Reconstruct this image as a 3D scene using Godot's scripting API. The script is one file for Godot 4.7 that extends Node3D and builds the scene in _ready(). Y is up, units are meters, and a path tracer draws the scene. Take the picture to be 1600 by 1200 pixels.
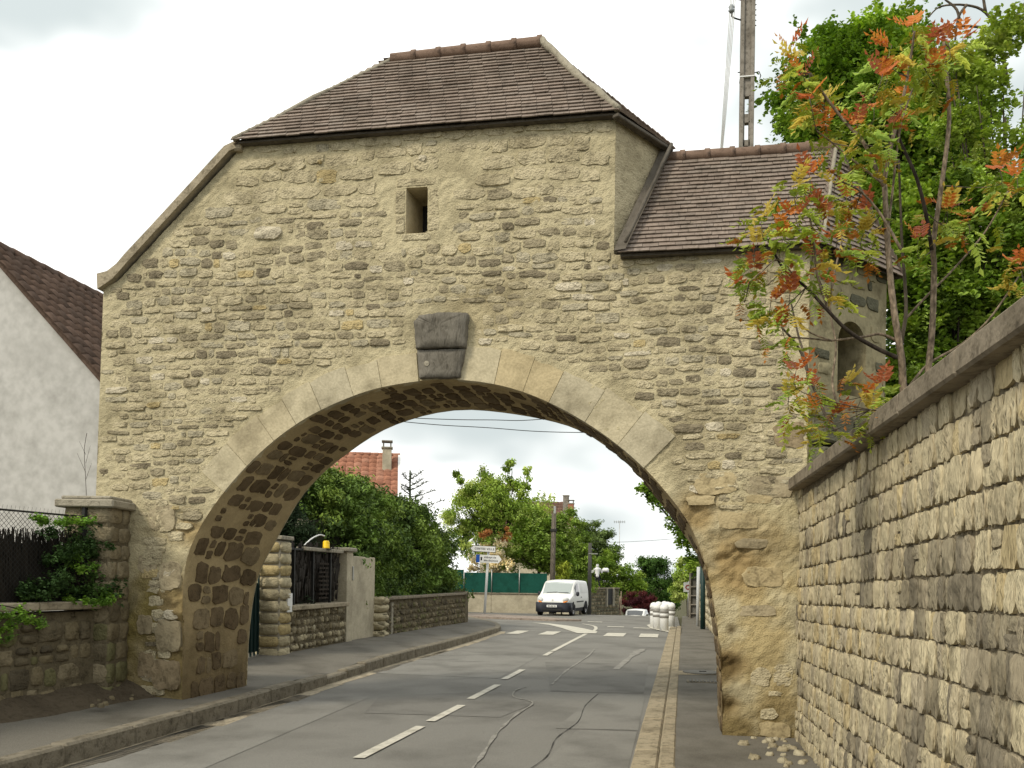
extends Node3D
# Old stone gateway over a village street. Metres, y up; the street runs along -z and the gateway's face lies at z = FRONT.

const FRONT := -9.51
const BACK := -11.01
const EYE := Vector3(0, 1.65, 0)

var rng := RandomNumberGenerator.new()
var taken := {}
var tex := {}
var mats := {}

# ---------------------------------------------------------------- naming and grouping
func numbered(called: String) -> String:
	var n: int = taken.get(called, 0)
	taken[called] = n + 1
	return called if n == 0 else "%s_%03d" % [called, n]

func tag(o: Node, label: String, category: String, group := "") -> void:
	o.set_meta("label", label)
	o.set_meta("category", category)
	if group:
		o.set_meta("group", group)

func thing(called: String, label: String, category: String, at := Vector3.ZERO, turn := 0.0, group := "") -> Node3D:
	var o := Node3D.new()
	o.name = numbered(called)
	add_child(o)
	o.position = at
	o.rotation.y = turn
	tag(o, label, category, group)
	return o

func put(called: String, m: Mesh, material: Material, parent: Node = null, at := Transform3D()) -> MeshInstance3D:
	var o := MeshInstance3D.new()
	o.mesh = m
	if material:
		o.material_override = material
	o.transform = at * unscaled(m)
	if parent == null or parent == self:
		o.name = numbered(called)
		add_child(o)
	else:
		var n: int = parent.get_meta("_n_" + called, 0) if parent.has_meta("_n_" + called) else 0
		o.name = called if n == 0 else "%s_%03d" % [called, n]
		parent.set_meta("_n_" + called, n + 1)
		parent.add_child(o, true)
	return o

func unscaled(m: Mesh) -> Transform3D:      # pool stones are modelled at a usual size; placing them scales from there
	return Transform3D(Basis.from_scale(Vector3.ONE / m.get_meta("usual")), Vector3.ZERO) if m.has_meta("usual") else Transform3D()

func structure(called: String, m: Mesh, material: Material) -> MeshInstance3D:
	var o := put(called, m, material)
	o.set_meta("kind", "structure")
	return o

func stuff(o: Node) -> Node:
	o.set_meta("kind", "stuff")
	return o

func forget_counts(o: Node) -> void:
	for k in o.get_meta_list():
		if str(k).begins_with("_n_"):
			o.remove_meta(k)
	for c in o.get_children():
		forget_counts(c)

# ---------------------------------------------------------------- shapes
class Geo:
	var st := SurfaceTool.new()
	func _init(smooth := false) -> void:
		st.begin(Mesh.PRIMITIVE_TRIANGLES)
		st.set_smooth_group(0 if smooth else -1)
	func tri(a: Vector3, b: Vector3, c: Vector3) -> void:   # counter-clockwise from outside
		st.add_vertex(a)
		st.add_vertex(c)
		st.add_vertex(b)
	func quad(a: Vector3, b: Vector3, c: Vector3, d: Vector3) -> void:
		tri(a, b, c)
		tri(a, c, d)
	func box(t: Transform3D, size: Vector3, bevel := 0.0) -> void:
		var h := size * 0.5
		var b := minf(bevel, minf(h.x, minf(h.y, h.z)) * 0.9)
		var p := {}
		for sx in [-1, 1]:
			for sy in [-1, 1]:
				for sz in [-1, 1]:
					var s := Vector3(sx, sy, sz)
					for ax in 3:
						var v := s * (h - Vector3.ONE * b)
						v[ax] = s[ax] * h[ax]
						p[[sx, sy, sz, ax]] = t * v
		for ax in 3:
			var u := (ax + 1) % 3
			var w := (ax + 2) % 3
			for s in [-1, 1]:
				var ring := []
				for q in [[-1, -1], [1, -1], [1, 1], [-1, 1]]:
					var k := [0, 0, 0, ax]
					k[ax] = s
					k[u] = q[0]
					k[w] = q[1]
					ring.append(p[k])
				if s > 0:
					quad(ring[0], ring[1], ring[2], ring[3])
				else:
					quad(ring[3], ring[2], ring[1], ring[0])
				if b > 0.0:
					for s2 in [-1, 1]:   # the edge along w between faces ax and u
						var k1 := [0, 0, 0, ax]
						k1[ax] = s
						k1[u] = s2
						var k2 := k1.duplicate()
						var k3 := k1.duplicate()
						var k4 := k1.duplicate()
						k1[w] = -1
						k2[w] = 1
						k3[w] = 1
						k4[w] = -1
						k3[3] = u
						k4[3] = u
						if s * s2 > 0:
							quad(p[k1], p[k4], p[k3], p[k2])
						else:
							quad(p[k1], p[k2], p[k3], p[k4])
		if b > 0.0:
			for sx in [-1, 1]:
				for sy in [-1, 1]:
					for sz in [-1, 1]:
						if sx * sy * sz > 0:
							tri(p[[sx, sy, sz, 0]], p[[sx, sy, sz, 1]], p[[sx, sy, sz, 2]])
						else:
							tri(p[[sx, sy, sz, 0]], p[[sx, sy, sz, 2]], p[[sx, sy, sz, 1]])
	func tube(path: Array, radii: Array, sides := 8, capped := true) -> void:
		var rings := []
		var side := Vector3.ZERO
		for i in path.size():
			var d: Vector3 = (path[mini(i + 1, path.size() - 1)] - path[maxi(i - 1, 0)]).normalized()
			if side == Vector3.ZERO:
				side = d.cross(Vector3(0.3, 0.9, 0.2) if absf(d.y) < 0.8 else Vector3(1, 0.1, 0.2)).normalized()
			side = (side - d * side.dot(d)).normalized()
			var up := d.cross(side)
			var ring := []
			var r: float = radii[i] if i < radii.size() else radii[-1]
			for k in sides:
				var a := TAU * k / sides
				ring.append(path[i] + (side * cos(a) + up * sin(a)) * r)
			rings.append(ring)
		for i in rings.size() - 1:
			for k in sides:
				var n := (k + 1) % sides
				quad(rings[i][k], rings[i][n], rings[i + 1][n], rings[i + 1][k])
		if capped:
			for k in range(1, sides - 1):
				tri(rings[0][0], rings[0][k + 1], rings[0][k])
				tri(rings[-1][0], rings[-1][k], rings[-1][k + 1])
	func lathe(profile: Array, t := Transform3D(), sides := 20) -> void:   # Vector2(radius, height) upwards
		for i in profile.size() - 1:
			for k in sides:
				var a := TAU * k / sides
				var b := TAU * (k + 1) / sides
				var p: Vector2 = profile[i]
				var q: Vector2 = profile[i + 1]
				quad(t * Vector3(p.x * cos(b), p.y, p.x * sin(b)), t * Vector3(p.x * cos(a), p.y, p.x * sin(a)), t * Vector3(q.x * cos(a), q.y, q.x * sin(a)), t * Vector3(q.x * cos(b), q.y, q.x * sin(b)))
	func prism(poly: PackedVector2Array, t: Transform3D, z0: float, z1: float) -> void:   # outline counter-clockwise in x, y; z1 > z0
		if Geometry2D.is_polygon_clockwise(poly):
			poly = poly.duplicate()
			poly.reverse()
		var ix := Geometry2D.triangulate_polygon(poly)
		for i in range(0, ix.size(), 3):
			var a := poly[ix[i]]
			var b := poly[ix[i + 1]]
			var c := poly[ix[i + 2]]
			if (b - a).cross(c - a) < 0.0:
				var s := b
				b = c
				c = s
			tri(t * Vector3(a.x, a.y, z1), t * Vector3(b.x, b.y, z1), t * Vector3(c.x, c.y, z1))
			tri(t * Vector3(a.x, a.y, z0), t * Vector3(c.x, c.y, z0), t * Vector3(b.x, b.y, z0))
		for i in poly.size():
			var a := poly[i]
			var b := poly[(i + 1) % poly.size()]
			quad(t * Vector3(a.x, a.y, z0), t * Vector3(b.x, b.y, z0), t * Vector3(b.x, b.y, z1), t * Vector3(a.x, a.y, z1))
	func sheet(poly: PackedVector2Array, y: float) -> void:   # x, z outline on the ground
		var ix := Geometry2D.triangulate_polygon(poly)
		for i in range(0, ix.size(), 3):
			var a := poly[ix[i]]
			var b := poly[ix[i + 1]]
			var c := poly[ix[i + 2]]
			if (b - a).cross(c - a) > 0.0:
				var s := b
				b = c
				c = s
			tri(Vector3(a.x, y, a.y), Vector3(b.x, y, b.y), Vector3(c.x, y, c.y))
	func done() -> ArrayMesh:
		st.generate_normals()
		return st.commit()

func at(x: float, y: float, z: float, turn := 0.0) -> Transform3D:
	return Transform3D(Basis(Vector3.UP, turn), Vector3(x, y, z))

func one_box(size: Vector3, bevel := 0.0, t := Transform3D()) -> ArrayMesh:
	var g := Geo.new()
	g.box(t, size, bevel)
	return g.done()

func one_tube(path: Array, radii: Array, sides := 8) -> ArrayMesh:
	var g := Geo.new(true)
	g.tube(path, radii, sides)
	return g.done()

func spline(points: Array, per := 8) -> Array:
	var out := []
	for i in points.size() - 1:
		var a = points[maxi(i - 1, 0)]
		var b = points[i]
		var c = points[i + 1]
		var d = points[mini(i + 2, points.size() - 1)]
		for k in per:
			out.append(b.cubic_interpolate(c, a, d, float(k) / per))
	out.append(points[-1])
	return out

# a rounded, uneven stone face in the unit square: rim at z = -1, face near z = 1
func lump(sides: int, power: float, ragged: float, bumpy: float, flat_part := 0.66, edge := 0.96, usual := Vector3(0.2, 0.14, 0.014)) -> ArrayMesh:
	var g := Geo.new(true)
	var rim := []
	for k in sides:
		var a := TAU * (k + 0.5) / sides
		var c := cos(a)
		var s := sin(a)
		var r := 0.5 * pow(pow(absf(c), power) + pow(absf(s), power), -1.0 / power)
		rim.append(Vector2(c, s) * r * (1.0 + rng.randf_range(-ragged, ragged * 0.6)))
	var tilt := Vector2(rng.randf_range(-0.7, 0.7), rng.randf_range(-0.7, 0.7)) * bumpy
	var rings := []
	for lv in [[1.0, -1.0, 0.0], [edge, 0.25 if edge < 0.962 else 0.78, 0.35], [flat_part, 0.85 if edge < 0.962 else 1.0, 0.8 if edge < 0.962 else 0.6]]:
		var ring := []
		for k in sides:
			var p: Vector2 = rim[k] * lv[0] * (1.0 + (rng.randf_range(-0.05, 0.05) if lv[2] > 0.0 else 0.0))
			ring.append(Vector3(p.x, p.y, lv[1] + lv[2] * (rng.randf_range(-bumpy, bumpy) + tilt.dot(p) * 2.0)))
		rings.append(ring)
	for i in 2:
		if edge > 0.962:      # crisp arris: the face is not shaded together with the sides
			g.st.set_smooth_group(i + 1)
		for k in sides:
			var n := (k + 1) % sides
			g.quad(rings[i][k] * usual, rings[i][n] * usual, rings[i + 1][n] * usual, rings[i + 1][k] * usual)
	var top := Vector3(rng.randf_range(-0.1, 0.1), rng.randf_range(-0.1, 0.1), 1.0 + rng.randf_range(-bumpy, bumpy) * 0.5)
	for k in sides:
		g.tri(rings[2][k] * usual, rings[2][(k + 1) % sides] * usual, top * usual)
	var out := g.done()
	out.set_meta("usual", usual)
	return out

func lumps(n: int, sides: int, power: float, ragged: float, bumpy: float, flat_part := 0.66, edge := 0.96, usual := Vector3(0.2, 0.14, 0.014)) -> Array:
	var out := []
	for i in n:
		out.append(lump(sides, power * rng.randf_range(0.85, 1.35), ragged, bumpy, flat_part, edge, usual))
	return out

# loosely coursed rubble: large stones first, smaller ones in what is left
func rubble(width: float, height: float, passes: Array, gap: float, row: float, accept: Callable) -> Array:
	var c := 0.015
	var nx := int(width / c) + 2
	var ny := int(height / c) + 2
	var full := PackedByteArray()
	full.resize(nx * ny)
	var out := []
	for p in passes:
		for n in p[0]:
			var w := rng.randf_range(p[1], p[2])
			var h := rng.randf_range(p[3], p[4])
			var x := rng.randf() * width
			var y: float = (floorf(rng.randf() * height / row) + 0.0) * row + rng.randf_range(-0.012, 0.012) + h * 0.5
			if x - w * 0.5 < 0.0 or x + w * 0.5 > width or y - h * 0.5 < 0.0 or y + h * 0.5 > height:
				continue
			var i0 := int((x - w * 0.5 - gap * 0.5) / c)
			var i1 := int((x + w * 0.5 + gap * 0.5) / c)
			var j0 := int((y - h * 0.5 - gap * 0.5) / c)
			var j1 := int((y + h * 0.5 + gap * 0.5) / c)
			i0 = maxi(i0, 0)
			j0 = maxi(j0, 0)
			i1 = mini(i1, nx - 1)
			j1 = mini(j1, ny - 1)
			if full[i0 + nx * j0] or full[i1 + nx * j1] or full[i0 + nx * j1] or full[i1 + nx * j0] or full[(i0 + i1) / 2 + nx * ((j0 + j1) / 2)]:
				continue
			var free := true
			for j in range(j0, j1 + 1):
				var hit := full.find(1, i0 + nx * j)
				if hit >= 0 and hit <= i1 + nx * j:
					free = false
					break
			if free and accept.call(x, y, w, h):
				for j in range(j0, j1 + 1):
					for i in range(i0, i1 + 1):
						full[i + nx * j] = 1
				out.append([x, y, w, h])
	return out

# lays stones in courses over a width x height face; accept(x, y, w, h) says whether one may stand there
func courses(width: float, height: float, low: Callable, joint: float, accept: Callable, even := 0.78) -> Array:
	var out := []
	var y := 0.0
	while y < height:
		var style: Array = low.call(0.0, y)          # [height min, height max, width min, width max]
		var hh := rng.randf_range(style[0], style[1])
		var x := -rng.randf_range(0.0, 0.2)
		while x < width:
			style = low.call(x, y)
			var w := rng.randf_range(style[2], style[3])
			if rng.randf() < 0.18:
				w *= 0.55
			var h := hh * rng.randf_range(even, 1.04)
			var parts := [[x + w * 0.5, y + hh * 0.5 + rng.randf_range(-0.1, 0.1) * hh * (1.0 if even < 0.8 else 0.25), w - joint, h - joint]]
			if hh > 0.15 and w < 0.24 and rng.randf() < (0.25 if even < 0.8 else 0.05):     # two small ones, one above the other
				parts = [[x + w * 0.5, y + hh * 0.27, w - joint, hh * 0.46 - joint], [x + w * 0.5, y + hh * 0.75, (w - joint) * 0.85, hh * 0.44 - joint]]
			for p in parts:
				if p[2] > 0.03 and p[3] > 0.025 and accept.call(p[0], p[1], p[2], p[3]):
					out.append(p)
			x += w
		y += hh
	return out

# stones as single meshes (the largest in view) and the rest joined into one piece
func lay(parent: Node, called: String, stones: Array, frame: Callable, meshes: Array, pick: Callable, most := 300) -> void:
	var list := []
	for s in stones:
		var t: Transform3D = frame.call(s)
		var d: Vector3 = t.origin - EYE
		list.append([s[2] * s[3] / maxf(d.length_squared(), 1.0) * (1.0 if d.z < 0.5 else 0.01), t, s])
	list.sort_custom(func(a, b): return a[0] > b[0])
	var rest := {}
	for i in list.size():
		var m: Mesh = meshes[rng.randi() % meshes.size()]
		var k: Material = pick.call(list[i][2])
		var t: Transform3D = list[i][1]
		if rng.randf() < 0.5:
			t = t * Transform3D(Basis(Vector3.BACK, PI), Vector3.ZERO)
		if i < most:
			put(called, m, k, parent, t)
		else:
			if not rest.has(k):
				rest[k] = SurfaceTool.new()
				rest[k].begin(Mesh.PRIMITIVE_TRIANGLES)
			rest[k].append_from(m, 0, t * unscaled(m))
	if rest.size():
		var am := ArrayMesh.new()
		for k in rest:
			rest[k].commit(am)
			am.surface_set_material(am.get_surface_count() - 1, k)
		stuff(put("small_" + called, am, null, parent))

# ---------------------------------------------------------------- materials
func lin(r: float, g: float, b: float) -> Color:
	return Color(r, g, b).linear_to_srgb()

func noise_image(size: int, frequency: float, octaves: int, kind := FastNoiseLite.TYPE_SIMPLEX_SMOOTH, seed_ := 1) -> Image:
	var n := FastNoiseLite.new()
	n.seed = seed_
	n.noise_type = kind
	n.frequency = frequency
	n.fractal_octaves = octaves
	n.fractal_gain = 0.55
	return n.get_seamless_image(size, size)

# grey texture: mixes images by weights, stretches to lo..hi with a contrast power
func grey(parts: Array, lo: float, hi: float, power := 1.0, tint := Vector3.ONE) -> ImageTexture:
	var size: int = parts[0][0].get_width()
	var datas := []
	for p in parts:
		p[0].convert(Image.FORMAT_L8)
		datas.append(p[0].get_data())
	var out := PackedByteArray()
	out.resize(size * size * 3)
	for i in size * size:
		var v := 0.0
		for k in parts.size():
			v += datas[k][i] * parts[k][1]
		v = lo + (hi - lo) * pow(clampf(v / 255.0, 0.0, 1.0), power)
		out[i * 3] = int(clampf(v, 0, 1) * 255)
		out[i * 3 + 1] = int(clampf(pow(v, tint.y), 0, 1) * 255)
		out[i * 3 + 2] = int(clampf(pow(v, tint.z), 0, 1) * 255)
	var im := Image.create_from_data(size, size, false, Image.FORMAT_RGB8, out)
	return ImageTexture.create_from_image(im)

func make_textures() -> void:
	var fine := noise_image(1024, 0.05, 4, FastNoiseLite.TYPE_SIMPLEX_SMOOTH, 3)
	var mid := noise_image(1024, 0.012, 5, FastNoiseLite.TYPE_SIMPLEX_SMOOTH, 5)
	var cell := noise_image(1024, 0.03, 2, FastNoiseLite.TYPE_CELLULAR, 8)
	tex.stone = grey([[fine.duplicate(), 0.45], [mid.duplicate(), 0.75], [cell.duplicate(), 0.15]], 0.44, 1.2, 0.8, Vector3(1, 1.02, 1.06))
	tex.stone_relief = grey([[fine.duplicate(), 0.5], [mid.duplicate(), 0.5], [cell.duplicate(), 0.3]], 0.0, 1.0)
	tex.plaster = grey([[fine.duplicate(), 0.55], [mid.duplicate(), 0.45]], 0.80, 1.07, 0.85, Vector3(1, 1.01, 1.05))
	var spots := noise_image(512, 0.16, 3, FastNoiseLite.TYPE_SIMPLEX_SMOOTH, 11)
	var speck := noise_image(512, 0.35, 2, FastNoiseLite.TYPE_VALUE, 12)
	tex.asphalt = grey([[spots, 0.45], [speck, 0.55]], 0.64, 1.14, 0.8)
	var soft := noise_image(512, 0.008, 5, FastNoiseLite.TYPE_SIMPLEX_SMOOTH, 21)
	tex.blotch = grey([[soft.duplicate(), 1.0]], 0.76, 1.12, 0.75, Vector3(1, 1.03, 1.1))
	tex.wear = grey([[soft.duplicate(), 1.0]], 0.80, 1.10, 0.8, Vector3(1, 1.01, 1.03))
	var bark := noise_image(256, 0.04, 4, FastNoiseLite.TYPE_SIMPLEX_SMOOTH, 31)
	tex.bark = grey([[bark, 1.0]], 0.35, 1.1, 1.0)

func rocky(color: Color, rough := 0.95, texture := "stone", scale := Vector3.ONE * 0.5, relief := 1.2, big := "blotch", big_scale := 0.37) -> StandardMaterial3D:
	var m := StandardMaterial3D.new()
	m.albedo_color = color
	m.roughness = rough
	m.metallic_specular = 0.25
	m.albedo_texture = tex[texture]
	m.uv1_triplanar = true
	m.uv1_world_triplanar = true
	m.uv1_scale = scale
	if relief > 0.0:
		m.heightmap_enabled = true
		m.heightmap_texture = tex.stone_relief if texture != "asphalt" else tex.asphalt
		m.heightmap_scale = relief
	if big:
		m.detail_enabled = true
		m.detail_blend_mode = BaseMaterial3D.BLEND_MODE_MUL
		m.detail_albedo = tex[big]
		m.detail_uv_layer = BaseMaterial3D.DETAIL_UV_2
		m.uv2_triplanar = true
		m.uv2_world_triplanar = true
		m.uv2_scale = Vector3.ONE * big_scale
	return m

func plain(color: Color, rough := 0.6, metal := 0.0) -> StandardMaterial3D:
	var m := StandardMaterial3D.new()
	m.albedo_color = color
	m.roughness = rough
	m.metallic = metal
	m.metallic_specular = 0.35
	return m

func leafy(backlight := 0.6) -> StandardMaterial3D:
	var m := StandardMaterial3D.new()
	m.albedo_color = Color.WHITE
	m.vertex_color_use_as_albedo = true
	m.roughness = 0.55
	m.metallic_specular = 0.3
	m.backlight_enabled = true
	m.backlight = Color(backlight, backlight, backlight * 0.55)
	return m

func make_materials() -> void:
	mats.mortar = rocky(lin(0.53, 0.465, 0.30), 0.95, "plaster", Vector3.ONE * 0.8, 1.4)
	mats.mortar.vertex_color_use_as_albedo = true
	mats.gate = []
	for c in [[0.51, 0.445, 0.295], [0.45, 0.39, 0.255], [0.42, 0.375, 0.265], [0.33, 0.285, 0.19], [0.235, 0.20, 0.135], [0.48, 0.385, 0.20], [0.57, 0.51, 0.38]]:
		mats.gate.append(rocky(lin(c[0], c[1], c[2]), 0.95, "stone", Vector3(0.6, 0.75, 0.6), 2.4))
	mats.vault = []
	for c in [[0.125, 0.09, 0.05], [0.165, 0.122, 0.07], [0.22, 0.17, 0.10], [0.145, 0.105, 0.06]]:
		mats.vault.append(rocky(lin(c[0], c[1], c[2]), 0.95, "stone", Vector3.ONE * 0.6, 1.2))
	mats.vault_mortar = rocky(lin(0.46, 0.36, 0.20), 0.95, "plaster", Vector3.ONE * 0.8, 1.0)
	mats.dressed = []
	for c in [[0.54, 0.475, 0.325], [0.52, 0.45, 0.30], [0.50, 0.445, 0.315], [0.52, 0.43, 0.26]]:
		mats.dressed.append(rocky(lin(c[0], c[1], c[2]), 0.9, "plaster", Vector3.ONE * 0.5, 0.5))
	mats.keystone = rocky(lin(0.18, 0.165, 0.137), 0.9, "stone", Vector3(0.9, 0.25, 0.9), 1.4)
	mats.coping = rocky(lin(0.35, 0.30, 0.215), 0.95, "stone", Vector3.ONE * 0.5, 0.8)
	mats.cement = rocky(lin(0.33, 0.30, 0.235), 0.95, "stone", Vector3.ONE * 0.8, 1.0)
	mats.pier = []
	for c in [[0.40, 0.34, 0.225], [0.33, 0.275, 0.175], [0.28, 0.22, 0.135], [0.44, 0.36, 0.21]]:
		mats.pier.append(rocky(lin(c[0], c[1], c[2]), 0.95, "stone", Vector3.ONE * 0.5, 0.9))
	mats.stained = rocky(lin(0.31, 0.27, 0.165), 0.95, "stone", Vector3(0.5, 0.3, 0.5), 1.2)
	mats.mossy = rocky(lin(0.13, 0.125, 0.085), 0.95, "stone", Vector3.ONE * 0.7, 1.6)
	mats.flashing = rocky(lin(0.12, 0.105, 0.085), 0.8, "stone", Vector3.ONE * 0.6, 0.6)
	mats.tile = []
	for c in [[0.25, 0.20, 0.165], [0.23, 0.185, 0.153], [0.265, 0.215, 0.177], [0.215, 0.175, 0.145], [0.25, 0.208, 0.175]]:
		mats.tile.append(rocky(lin(c[0], c[1], c[2]), 0.85, "stone", Vector3.ONE * 0.9, 0.35))
	mats.ridge = rocky(lin(0.21, 0.145, 0.11), 0.85, "stone", Vector3.ONE * 0.8, 0.4)
	mats.right = []
	for c in [[0.56, 0.485, 0.32], [0.53, 0.455, 0.30], [0.50, 0.43, 0.29], [0.58, 0.505, 0.335], [0.55, 0.45, 0.26], [0.45, 0.39, 0.275]]:
		mats.right.append(rocky(lin(c[0], c[1], c[2]), 0.95, "stone", Vector3(1.5, 0.3, 1.5), 1.6, "wear"))
	mats.right_dark = []
	for c in [[0.30, 0.26, 0.18], [0.23, 0.20, 0.145], [0.35, 0.30, 0.21]]:
		mats.right_dark.append(rocky(lin(c[0], c[1], c[2]), 0.95, "stone", Vector3(1.3, 0.35, 1.3), 1.2))
	mats.right_joint = rocky(lin(0.18, 0.15, 0.10), 0.95, "stone", Vector3.ONE * 0.7, 2.0)
	mats.slab = rocky(lin(0.23, 0.195, 0.145), 0.9, "stone", Vector3.ONE * 0.5, 0.6)
	mats.left = []
	for c in [[0.20, 0.165, 0.10], [0.15, 0.125, 0.08], [0.25, 0.21, 0.135], [0.16, 0.15, 0.075], [0.11, 0.092, 0.062]]:
		mats.left.append(rocky(lin(c[0], c[1], c[2]), 0.95, "stone", Vector3.ONE * 0.6, 2.2))
	mats.left_joint = rocky(lin(0.15, 0.125, 0.08), 0.95, "stone", Vector3.ONE * 0.7, 1.6)
	mats.asphalt = rocky(lin(0.22, 0.211, 0.188), 0.9, "asphalt", Vector3.ONE * 1.2, 0.35, "wear", 0.12)
	mats.asphalt_light = rocky(lin(0.24, 0.231, 0.206), 0.9, "asphalt", Vector3.ONE * 1.3, 0.35, "wear", 0.2)
	mats.asphalt_dark = rocky(lin(0.195, 0.187, 0.167), 0.9, "asphalt", Vector3.ONE * 1.3, 0.35, "wear", 0.2)
	mats.pavement = rocky(lin(0.175, 0.162, 0.136), 0.92, "asphalt", Vector3.ONE * 1.0, 0.5, "blotch", 0.2)
	mats.kerb = rocky(lin(0.32, 0.27, 0.185), 0.92, "stone", Vector3.ONE * 0.6, 0.8)
	mats.kerb_grey = rocky(lin(0.21, 0.185, 0.14), 0.92, "stone", Vector3.ONE * 0.6, 0.8)
	mats.dirt = rocky(lin(0.36, 0.31, 0.225), 1.0, "stone", Vector3.ONE * 0.9, 1.0)
	mats.paint = rocky(lin(0.58, 0.55, 0.47), 0.8, "plaster", Vector3.ONE * 1.4, 0.2, "blotch", 0.9)
	mats.worn_paint = rocky(lin(0.27, 0.258, 0.23), 0.85, "stone", Vector3.ONE * 1.4, 0.2, "blotch", 0.9)
	mats.crack = plain(lin(0.035, 0.033, 0.03), 0.95)
	mats.iron = plain(lin(0.03, 0.03, 0.028), 0.6, 0.3)
	mats.soil_brown = rocky(lin(0.10, 0.08, 0.055), 1.0, "stone", Vector3.ONE * 0.9, 2.0)
	mats.soil = rocky(lin(0.09, 0.085, 0.045), 1.0, "stone", Vector3.ONE * 0.4, 1.0)
	mats.render_white = rocky(lin(0.50, 0.49, 0.465), 0.9, "plaster", Vector3.ONE * 0.08, 0.0, "")
	mats.render_cream = rocky(lin(0.50, 0.445, 0.33), 0.9, "plaster", Vector3.ONE * 0.4, 0.25, "wear", 0.25)
	mats.bark = rocky(lin(0.19, 0.155, 0.115), 0.95, "bark", Vector3(1.5, 0.5, 1.5), 0.8, "")
	mats.bark_pale = rocky(lin(0.36, 0.28, 0.20), 0.9, "bark", Vector3(3, 1.2, 3), 0.3, "")
	mats.bark_dark = rocky(lin(0.07, 0.055, 0.042), 0.95, "bark", Vector3(1.5, 0.5, 1.5), 0.8, "")
	mats.leaf = leafy(0.7)
	mats.leaf_dark = leafy(0.14)
	mats.metal = plain(lin(0.4, 0.4, 0.38), 0.45, 0.7)
	mats.concrete = rocky(lin(0.27, 0.245, 0.21), 0.95, "stone", Vector3.ONE * 0.5, 0.3)
	mats.wood_pole = rocky(lin(0.22, 0.19, 0.15), 0.95, "bark", Vector3(2, 0.3, 2), 0.4, "")
	mats.white = plain(lin(0.72, 0.72, 0.70), 0.35)
	mats.black = plain(lin(0.02, 0.02, 0.02), 0.7)

# ---------------------------------------------------------------- the gateway
var arch: PackedVector2Array          # arris of the opening, from the left foot over the crown to the right foot
var arch_back := PackedVector2Array()   # the same arris on the far side
var arch_len := PackedFloat32Array()
const MID := -10.26

func arch_outline() -> void:
	var p := [Vector2(-5.51, -0.1), Vector2(-5.52, 0.7), Vector2(-5.53, 1.25), Vector2(-5.49, 1.77), Vector2(-5.34, 2.15), Vector2(-5.07, 2.54), Vector2(-4.76, 2.88), Vector2(-4.44, 3.16), Vector2(-4.04, 3.42), Vector2(-3.59, 3.62), Vector2(-3.12, 3.75), Vector2(-2.52, 3.81), Vector2(-2.0, 3.765), Vector2(-1.57, 3.65), Vector2(-1.15, 3.46), Vector2(-0.73, 3.2), Vector2(-0.36, 2.9), Vector2(-0.06, 2.58), Vector2(0.18, 2.25), Vector2(0.33, 1.9), Vector2(0.42, 1.57), Vector2(0.49, 1.17), Vector2(0.54, 0.64), Vector2(0.56, -0.1)]
	arch = PackedVector2Array(spline(p, 8))
	var s := 0.0
	arch_len.append(0.0)
	for i in range(1, arch.size()):
		s += arch[i].distance_to(arch[i - 1])
		arch_len.append(s)

	# the far arris is a little narrower on the left
	var q := spline([Vector2(-5.47, -0.1), Vector2(-5.46, 0.3), Vector2(-5.44, 0.84), Vector2(-5.38, 1.37), Vector2(-5.28, 1.73), Vector2(-5.11, 2.04), Vector2(-4.93, 2.36), Vector2(-4.73, 2.67), Vector2(-4.45, 2.97), Vector2(-4.11, 3.23), Vector2(-3.75, 3.46), Vector2(-3.40, 3.61), Vector2(-2.91, 3.73), Vector2(-2.39, 3.75), Vector2(-1.57, 3.62), Vector2(-1.01, 3.42), Vector2(-0.49, 3.02), Vector2(-0.13, 2.59), Vector2(0.13, 2.24), Vector2(0.36, 1.86), Vector2(0.50, 1.2), Vector2(0.57, 0.64), Vector2(0.59, -0.1)], 8)
	var along := PackedFloat32Array([0.0])
	for i in range(1, q.size()):
		along.append(along[-1] + q[i].distance_to(q[i - 1]))
	for i in arch.size():
		var want: float = arch_len[i] / arch_len[-1] * along[-1]
		var k := clampi(along.bsearch(want), 1, q.size() - 1)
		arch_back.append(q[k - 1].lerp(q[k], clampf((want - along[k - 1]) / maxf(along[k] - along[k - 1], 0.0001), 0, 1)))

func on_arch(s: float) -> Array:      # [point, outward normal]
	var i := clampi(arch_len.bsearch(s), 1, arch.size() - 1)
	var t := (s - arch_len[i - 1]) / maxf(arch_len[i] - arch_len[i - 1], 0.0001)
	var d := (arch[i] - arch[i - 1]).normalized()
	return [arch[i - 1].lerp(arch[i], t), Vector2(-d.y, d.x)]

func arch_distance(p: Vector2) -> float:    # negative inside the opening
	var best := 1e9
	for i in range(0, arch.size() - 1, 2):
		var q := Geometry2D.get_closest_point_to_segment(p, arch[i], arch[mini(i + 2, arch.size() - 1)])
		best = minf(best, p.distance_squared_to(q))
	var inside := p.x > -5.53 and p.x < 0.56 and Geometry2D.is_point_in_polygon(p, arch)
	return -sqrt(best) if inside else sqrt(best)

var face_line := PackedVector2Array([Vector2(-6.66, -0.1), Vector2(-6.66, 2.2), Vector2(-6.59, 4.98), Vector2(-6.4, 5.06), Vector2(-4.95, 6.44), Vector2(-4.9, 6.56), Vector2(-0.63, 6.56), Vector2(-0.63, 5.08), Vector2(1.36, 5.08), Vector2(1.36, -0.1)])
var slit := Rect2(-2.92, 5.43, 0.245, 0.5)

func in_face(p: Vector2) -> bool:
	return Geometry2D.is_point_in_polygon(p, face_line) and not slit.has_point(p)

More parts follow.
